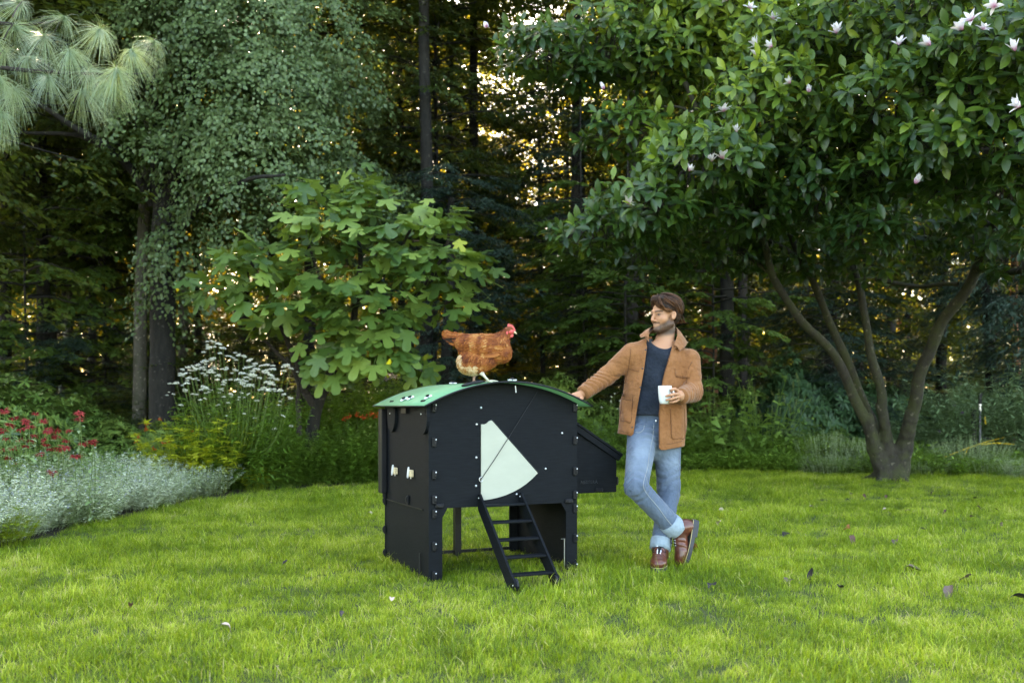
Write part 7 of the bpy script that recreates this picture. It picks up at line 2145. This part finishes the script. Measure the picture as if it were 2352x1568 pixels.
me = mesh_np('jacket', jv - MAN0, [jq], smooth=True); me.materials.append(M_JACK)
jack = link('jacket', me, man)
from mathutils.bvhtree import BVHTree
jbvh = BVHTree.FromPolygons([tuple(v) for v in jv], [tuple(int(i) for i in q) for q in jq])
def drape(name, corners, off, mat, parent, bvh=None, nu=8, nv=8, Y=6.5, th=.004, round_=0.0):
    """a cloth panel lying on a garment; corners in frame pixels, clockwise from top left"""
    bvh = bvh or jbvh
    c = np.array(corners, float)
    V, ok = [], True
    last = 6.5
    for j in range(nv + 1):
        for i in range(nu + 1):
            s, t = i / nu, j / nv
            q = (c[0] * (1 - s) + c[1] * s) * (1 - t) + (c[3] * (1 - s) + c[2] * s) * t
            w = P(q[0], q[1], Y)
            r = Vector((0, 0, EYE)); dv = Vector(w) - r; dv.normalize()
            h = bvh.ray_cast(r, dv)
            if h[0] is not None and h[0].y < 6.72: last = (h[0] - r).length
            pt = np.array(r + dv * last)
            V.append(pt - np.array(dv) * off)
    n = len(V); V = np.array(V); Vb = V + [0, th + off * .9, 0]
    F = []
    W_ = nu + 1
    for j in range(nv):
        for i in range(nu):
            a = j * W_ + i; F.append((a, a + W_, a + W_ + 1, a + 1)); F.append((n + a, n + a + 1, n + a + W_ + 1, n + a + W_))
    rim = [i for i in range(W_)] + [j * W_ + nu for j in range(1, nv + 1)] + [nv * W_ + i for i in range(nu - 1, -1, -1)] + [j * W_ for j in range(nv - 1, 0, -1)]
    for k in range(len(rim)):
        a, b = rim[k], rim[(k + 1) % len(rim)]; F.append((a, b, n + b, n + a))
    mb = MB(); mb.add(np.concatenate([V, Vb]) - np.array(MAN0), F)
    return mb.build(name, mat, parent, smooth=False)
def seam(pts, parent, bvh=None, r=.0024, mat=None, off=.001, name='seam'):
    p = smooth_path([(a, b, 0) for a, b in pts], 5); out = []
    for q in p:
        w = Vector(P(q[0], q[1], 6.5)); o = Vector((0, 0, EYE)); dv = (w - o).normalized(); h = (bvh or jbvh).ray_cast(o, dv)
        if h[0] is not None and h[0].y < 6.75: out.append(np.array(h[0] - dv * off) - MAN0)
    if len(out) > 2: MB().tube(out, r, 5).build(name, mat or M_SEAM, parent, smooth=True)
drape('chest_pocket_flap', [(1551, 845), (1587, 848), (1584, 866), (1552, 862)], .006, M_JACK, jack)
drape('lower_pocket', [(1430, 903), (1453, 906), (1449, 968), (1426, 963)], .004, M_JACK, jack)
drape('lower_pocket', [(1540, 938), (1572, 936), (1573, 1004), (1543, 1007)], .004, M_JACK, jack)
drape('pocket_band', [(1430, 902), (1453, 905), (1452.5, 915), (1429, 911)], .0065, M_JACK, jack, nv=2)
drape('placket', [(1479, 792), (1487, 790), (1479, 850), (1468, 850)], .004, M_JACK, jack, nu=3)
drape('placket', [(1468, 850), (1479, 850), (1463, 940), (1452, 940)], .004, M_JACK, jack, nu=3)
drape('placket', [(1452, 940), (1463, 940), (1454, 1002), (1443, 999)], .004, M_JACK, jack, nu=3)
drape('placket', [(1541, 812), (1555, 808), (1536, 862), (1526, 862)], .004, M_JACK, jack, nu=3)
drape('placket', [(1526, 862), (1538, 862), (1529, 935), (1516, 935)], .004, M_JACK, jack, nu=3)
drape('placket', [(1515, 935), (1529, 935), (1531, 1027), (1514, 1028)], .004, M_JACK, jack, nu=3)
seam([(1449, 800), (1446, 830), (1440, 862), (1436, 880)], jack); seam([(1590, 830), (1580, 850), (1577, 880)], jack)
seam([(1443, 845), (1455, 850), (1468, 853)], jack); seam([(1420, 987), (1433, 991), (1450, 997)], jack); seam([(1517, 1020), (1545, 1018), (1575, 1010)], jack)
seam([(1540, 812), (1533, 835), (1525, 862), (1518, 900), (1515, 960), (1515, 1020)], jack, off=.006); seam([(1430, 915), (1440, 917), (1451, 919)], jack, off=.006)
seam([(1430, 903), (1427, 935), (1425, 963), (1438, 967), (1449, 969), (1452, 940), (1453, 908)], jack, off=.004)
seam([(1540, 938), (1542, 975), (1544, 1006), (1560, 1006), (1573, 1004), (1573, 970), (1572, 938)], jack, off=.004)
seam([(1552, 864), (1568, 867), (1584, 868)], jack, off=.005)
M_BTN = solid('dark metal button', (.05, .055, .07), rough=.3, metal=.7)
def on_jacket(px, py, off=.006, bvh=None):
    w = Vector(P(px, py, 6.5)); o = Vector((0, 0, EYE)); dv = (w - o).normalized(); h = (bvh or jbvh).ray_cast(o, dv)
    return np.array(h[0] - dv * off) if h[0] is not None else np.array(w)
for (x, y) in ((1483, 803), (1476, 846), (1471, 889), (1452, 981)):
    ball('button', on_jacket(x, y), .0055, M_BTN, jack, n=5, sc=(1, .5, 1))
# cuffs
for (e, w, r) in ((J['Er'], J['Wr'], .047), (J['El'], J['Wl'], .050)):
    ax = nrm(w - e); a = w - ax * .055; b = w - ax * .006
    u1 = nrm(np.cross(ax, [0, 0, 1])); u2 = np.cross(ax, u1); ring = []
    V_, F_ = tube_np([a, a * .5 + b * .5, b, b - ax * .001, a], [r + .004, r + .0035, r + .003, r - .004, r - .004], 20)
    link('sleeve_cuff', mesh_np('sleeve_cuff', V_ - MAN0, [F_], smooth=True), jack, M_JACK)
# collar
inn = smooth_path([P(1491, 775, 6.54), P(1490, 760, 6.58), P(1500, 748, 6.68), P(1518, 742, 6.74), P(1537, 742, 6.75), P(1551, 749, 6.70), P(1556, 766, 6.625), P(1548, 792, 6.545)], 5)
out_c = smooth_path([P(1472, 774, 6.525), P(1470, 768, 6.59), P(1484, 766, 6.72), P(1512, 762, 6.82), P(1546, 764, 6.82), P(1572, 776, 6.74), P(1577, 790, 6.62), P(1562, 805, 6.52)], 5)
mid = (inn + out_c) / 2 + [0, 0, .010]
n = len(inn); rows = [inn, mid, out_c, out_c - [0, -.002, .005], mid - [0, -.002, .007], inn - [0, 0, .03]]
V_ = np.concatenate(rows); F_ = []
for r_ in range(5):
    for i in range(n - 1): F_.append((r_ * n + i, r_ * n + i + 1, (r_ + 1) * n + i + 1, (r_ + 1) * n + i))
link('collar', mesh_np('collar', V_ - MAN0, [np.array(F_)], smooth=True), jack, M_JACK)
# the back lining, seen inside the opening, comes with the shell itself

# ---- T-shirt
def tee(p):
    d = cap(p, P(1494, 985, 6.675), P(1518, 838, 6.66), .188, .186, (YD, .66))
    d = smin(d, cap(p, P(1468, 822, 6.66), P(1570, 828, 6.66), .058, .058), .06)
    x, z = p[:, 0], p[:, 2]
    d = d + .0075 * np.sin((x * .8 + z * .45) * 44 + 2.4 * snoise(p, 5)) + .004 * snoise(p, 12)
    d = np.maximum(d, .985 - z + .02 * np.sin(x * 9))
    sc = s_ell(p, P(1524, 772, 6.60), (.088, .13, .088))
    return smax(d, -sc, .004)
V, Q = sdf_mesh(tee, (.65, 6.35, .94), (1.30, 6.90, 1.52), .006)
link('t_shirt', mesh_np('t_shirt', V - MAN0, [Q], smooth=True), man, M_TEE)

# ---- jeans
def jeans(p):
    a, t1 = s_cap(p, J['Hc'] + [0, 0, .0], J['Kc'], .101, .076); b, t2 = s_cap(p, J['Kc'], J['Ac'] + (J['Kc'] - J['Ac']) * .10, .072, .066)
    c, t3 = s_cap(p, J['Hs'], J['Ks'], .096, .074); e, t4 = s_cap(p, J['Ks'], J['As'], .071, .062)
    a = a + .0075 * fold_noise(p, J['Hc'], J['Kc'], 62, 5) * (np.clip(1 - t1 * 2.6, 0, 1) + np.clip(t1 * 3 - 2.1, 0, 1))
    b = b + .0080 * fold_noise(p, J['Kc'], J['Ac'], 85, 6) * (np.clip(1 - t2 * 2.5, 0, 1) + .6 * np.clip(t2 * 3 - 1.6, 0, 1))
    c = c + .0075 * fold_noise(p, J['Hs'], J['Ks'], 66, 7) * (np.clip(1 - t3 * 3, 0, 1) + np.clip(t3 * 2.5 - 1.3, 0, 1))
    e = e + .0095 * fold_noise(p, J['Ks'], J['As'], 88, 8) * (np.clip(1 - t4 * 2, 0.15, 1) + .6 * np.clip(t4 * 3 - 2, 0, 1))
    d1 = smin(a, b, .012); d2 = smin(c, e, .012)
    pel = cap(p, P(1494, 962, 6.68), P(1503, 1005, 6.68), .150, .160, (YD, .74))
    d = smin(d1, d2, .012)
    d = smin(d, pel, .03)
    # crease at the fly and under the seat
    d = np.maximum(d, p[:, 2] - 1.012)
    hem1 = ((p - J['Ac']) @ nrm(J['Ac'] - J['Kc'])) + .01
    d = np.where(d1 < d2, np.maximum(d, hem1), np.maximum(d, .145 - p[:, 2]))
    return d
jn, jnq = sdf_mesh(jeans, (.70, 6.25, .06), (1.32, 6.92, 1.03), .0062)
jn = relax(jn, jnq, 1, .3)
fade = np.zeros(len(jn))
for (a, b, k) in ((J['Hc'], J['Kc'], 1.0), (J['Hs'], J['Ks'], .8), (J['Kc'], J['Ac'], .45), (J['Ks'], J['As'], .35)):
    ab = b - a; t = ((jn - a) @ ab) / (ab @ ab); q = jn - a - t[:, None] * ab
    front = np.clip(-q[:, 1] / .07, 0, 1) ** 1.5
    fade = np.maximum(fade, k * front * np.exp(-((t - .5) / .36) ** 2))
fade = np.clip(fade * (.9 + .25 * snoise(jn, 22)), 0, 1) * .85
me = mesh_np('jeans', jn - MAN0, [jnq], smooth=True, attrs=dict(fade=fade)); me.materials.append(M_JEAN)
jeans_o = link('jeans', me, man)
nbvh = BVHTree.FromPolygons([tuple(v) for v in jn], [tuple(int(i) for i in q) for q in jnq])
M_THR = solid('pale thread', (.24, .26, .28), rough=.8); M_DEN2 = cloth('dark denim', (.05, .085, .14), (.08, .12, .19))
seam([(1491, 1040), (1488, 1070), (1480, 1100), (1478, 1118), (1487, 1135), (1508, 1160), (1530, 1190), (1548, 1212)], jeans_o, nbvh, r=.0028, mat=M_THR, name='side_seam')
seam([(1502, 972), (1500, 1000), (1496, 1020), (1493, 1038)], jeans_o, nbvh, r=.002, mat=M_THR, name='fly_seam')
seam([(1459, 972), (1480, 974), (1500, 975), (1514, 974)], jeans_o, nbvh, r=.002, mat=M_DEN2, name='waistband_seam')
drape('belt_loop', [(1479, 957), (1484, 957), (1484, 976), (1479, 976)], .004, M_JEAN, jeans_o, bvh=nbvh, nu=2)
seam([(1458, 992), (1468, 993), (1477, 987), (1480, 976)], jeans_o, nbvh, r=.002, mat=M_THR, name='pocket_seam')
ball('jeans_button', on_jacket(1507, 966, .004, nbvh), .0075, M_METAL, jeans_o, n=6, sc=(1, .4, 1))
for (k_, a_, r) in ((J['Kc'], J['Ac'], .074), (J['Ks'], J['As'], .070)):
    ax = nrm(a_ - k_)
    c0 = a_ - ax * (.085 if r > .072 else .075); c1_ = a_ - ax * (-.0 if r > .072 else -.0)
    V_, F_ = tube_np([c0 - ax * .002, c0, c0 * .7 + c1_ * .3, c0 * .35 + c1_ * .65, c1_, c1_ + ax * .001, c0 + ax * .01], [r - .010, r - .001, r + .001, r, r - .002, r - .010, r - .012], 26)
    V_ = V_ + nrm(V_ - (c0 + c1_) / 2) * (.0016 * snoise(V_, 40))[:, None]
    link('turn_up', mesh_np('turn_up', V_ - MAN0, [F_], smooth=True), jeans_o, M_CUFF)

# ---- boots
M_BOOT = solid('oxblood leather', (.085, .022, .013), rough=.32, var=.3, scale=14, bump=.25, bscale=60, col2=(.17, .050, .028), spec=.6, coat=.15)
M_SOLE = solid('dark rubber sole', (.028, .030, .034), rough=.6, var=.2, scale=30)
M_LACE = solid('black lace', (.008, .008, .010), rough=.8)
M_WELT = solid('yellow welt stitching', (.45, .36, .16), rough=.7)
def boot(heel, f_, u_, shaft_top, label_):
    f_ = nrm(f_); u_ = nrm(u_ - f_ * np.dot(u_, f_)); s_ = np.cross(f_, u_)
    R = np.stack([f_, s_, u_], 1)
    def loc(p): return (p - heel) @ R
    def W3(q): return heel + np.asarray(q) @ R.T
    st_l = loc(np.array([shaft_top]))[0]
    def up(p):
        q = loc(p)
        d = s_ell(q, (.205, 0, .048), (.080, .055, .040))
        d = smin(d, cap(q, (.175, 0, .052), (.055, 0, .095), .044, .045), .02)
        d = smin(d, s_ell(q, (.025, 0, .052), (.052, .043, .050)), .02)
        d = smin(d, cap(q, (.035, 0, .08), st_l, .051, .055), .02)
        d = np.maximum(d, .018 - q[:, 2])
        d = d + .0016 * snoise(q, 26) + .0030 * np.sin(q[:, 0] * 190 + 2 * snoise(q, 18)) * np.exp(-((q[:, 0] - .14) / .035) ** 2)
        return d
    pts = np.array([W3((x, y, z)) for x in (-.06, .30) for y in (-.08, .08) for z in (-.01, .2)] + [shaft_top + d for d in ([.07] * 3, [-.07] * 3)])
    V, Q = sdf_mesh(up, pts.min(0) - .02, pts.max(0) + .02, .0046)
    b = link('boot', mesh_np('boot', V - MAN0, [Q], smooth=True), man, M_BOOT)
    # sole outline
    A = np.linspace(0, 2 * math.pi, 41)[:-1]
    def outl(k=0.0):
        o = []
        for a in A:
            x = math.cos(a); y = math.sin(a)
            w = .052 if x > .2 else .040 + (.012) * np.clip((x + .6) / .8, 0, 1)
            o.append((.128 + (.160 + k) * x, (w + k) * np.sign(y) * abs(y) ** .72))
        return o
    mb = MB(); mb.prism(outl(.004), lambda a, c, t: W3((a, c, t)) - MAN0, .0, .026); so = mb.build('sole', M_SOLE, b)
    h = MB(); h.prism([(x, y) for x, y in outl(.003) if x < .095], lambda a, c, t: W3((a, c, t)) - MAN0, -.014, .0); h.build('heel', M_SOLE, b)
    w = [W3((x, y, .0275)) - MAN0 for x, y in outl(.0015)]; w.append(w[0])
    MB().tube(w, .0022, 5, cap=False).build('welt', M_WELT, b)
    # laces and eyelets
    bv = BVHTree.FromPolygons([tuple(v) for v in V], [tuple(int(i) for i in q) for q in Q])
    L = MB(); E = MB()
    def surf(q):
        o = Vector(W3(q)); c = Vector(W3((q[0] - .03, 0, q[2] - .10))); d = (c - o).normalized(); r = bv.ray_cast(o, d)
        return np.array(r[0] - d * .003) - MAN0 if r[0] is not None else np.array(o) - MAN0
    prev = None
    for k in range(5):
        x = .155 - .015 * k; z = .15 + .008 * k
        a, c = surf((x + .02, .017 + .002 * k, z)), surf((x + .02, -.017 - .002 * k, z))
        L.tube([a, (a + c) / 2 + u_ * .003 + f_ * .003, c], .0026, 5)
        if prev is not None:
            L.tube([prev[0], (prev[0] + c) / 2 + f_ * .004, c], .0026, 5); L.tube([prev[1], (prev[1] + a) / 2 + f_ * .004, a], .0026, 5)
        for e_ in (a, c): E.tube([e_, e_ + u_ * .001 + f_ * .003], .0040, 8)
        prev = (a, c)
    top = (prev[0] + prev[1]) / 2
    for sg in (-1, 1):
        loopc = [top, top + s_ * sg * .03 + f_ * .018 + [0, 0, -.005], top + s_ * sg * .04 + f_ * .02 + [0, 0, -.035], top + s_ * sg * .02 + f_ * .02 + [0, 0, -.025], top]
        L.tube(smooth_path(loopc, 4), .0024, 5)
        L.tube(smooth_path([top, top + s_ * sg * .015 + f_ * .022 + [0, 0, -.03], top + s_ * sg * .022 + f_ * .02 + [0, 0, -.075]], 4), .0024, 5)
    L.build('laces', M_LACE, b, smooth=True); E.build('eyelets', M_METAL, b)
    return b
boot(J['As'] * [1, 1, 0] + [.012, .045, .016], np.array([-.22, -.97, 0]), np.array([0, 0, 1.0]), J['As'] + [0, 0, .02], 'a')
fd = nrm(np.array([-.25, -.12, -.95])); toe = np.array([1.128, 6.49, .012])
boot(toe - fd * .285, fd, np.array([-.96, -.22, .25]), J['Ac'] + nrm(J['Kc'] - J['Ac']) * .02, 'b')

# ring
ra = LH[2][0]; rc = ra[0] * .35 + ra[1] * .65; rax = nrm(ra[1] - ra[0])
V_, F_ = tube_np([rc - rax * .002, rc + rax * .002], [.0108, .0108], 14)
link('finger_ring', mesh_np('finger_ring', V_ - MAN0, [F_], smooth=True), man, solid('gold', (.8, .55, .2), rough=.25, metal=1.0))

# ---- the mug
def build_mug():
    c = mp(500, 710, 6.285); top = mp(500, 375, 6.285)[2]; bot = mp(500, 1085, 6.285)[2]
    base = np.array([c[0], c[1], bot]); h = top - bot; r = .0425
    t = empty('mug', tuple(base), 'white ceramic mug held by its handle in the hand of the man', 'mug')
    prof = [(0, .0), (r * .62, .0), (r * .74, .004), (r * .84, .02), (r * .93, h * .4), (r * .985, h * .75), (r, h - .002), (r - .0015, h), (r - .0035, h - .002), (r * .93 - .003, h * .6), (r * .80, .02), (r * .6, .009), (0, .008)]
    n = 36; A = np.arange(n) / n * 6.28319; V, F = [], []
    for (q, z) in prof: V += [(q * math.cos(a), q * math.sin(a), z) for a in A]
    for k in range(len(prof) - 1):
        for i in range(n): F.append((k * n + i, k * n + (i + 1) % n, (k + 1) * n + (i + 1) % n, (k + 1) * n + i))
    m = solid('white glazed ceramic', (.74, .78, .76), rough=.18, var=.02, coat=.3)
    link('cup', mesh_np('cup', V, [np.array(F)], smooth=True), t, m)
    d = nrm(np.array([.62, -.78, 0]))
    pts = [d * (r * .95) + [0, 0, h * .80], d * (r + .014) + [0, 0, h * .84], d * (r + .029) + [0, 0, h * .70], d * (r + .031) + [0, 0, h * .48], d * (r + .020) + [0, 0, h * .28], d * (r * .88) + [0, 0, h * .20]]
    MB().tube(smooth_path(pts, 5), .0058, 10).build('handle', m, t, smooth=True)
build_mug()
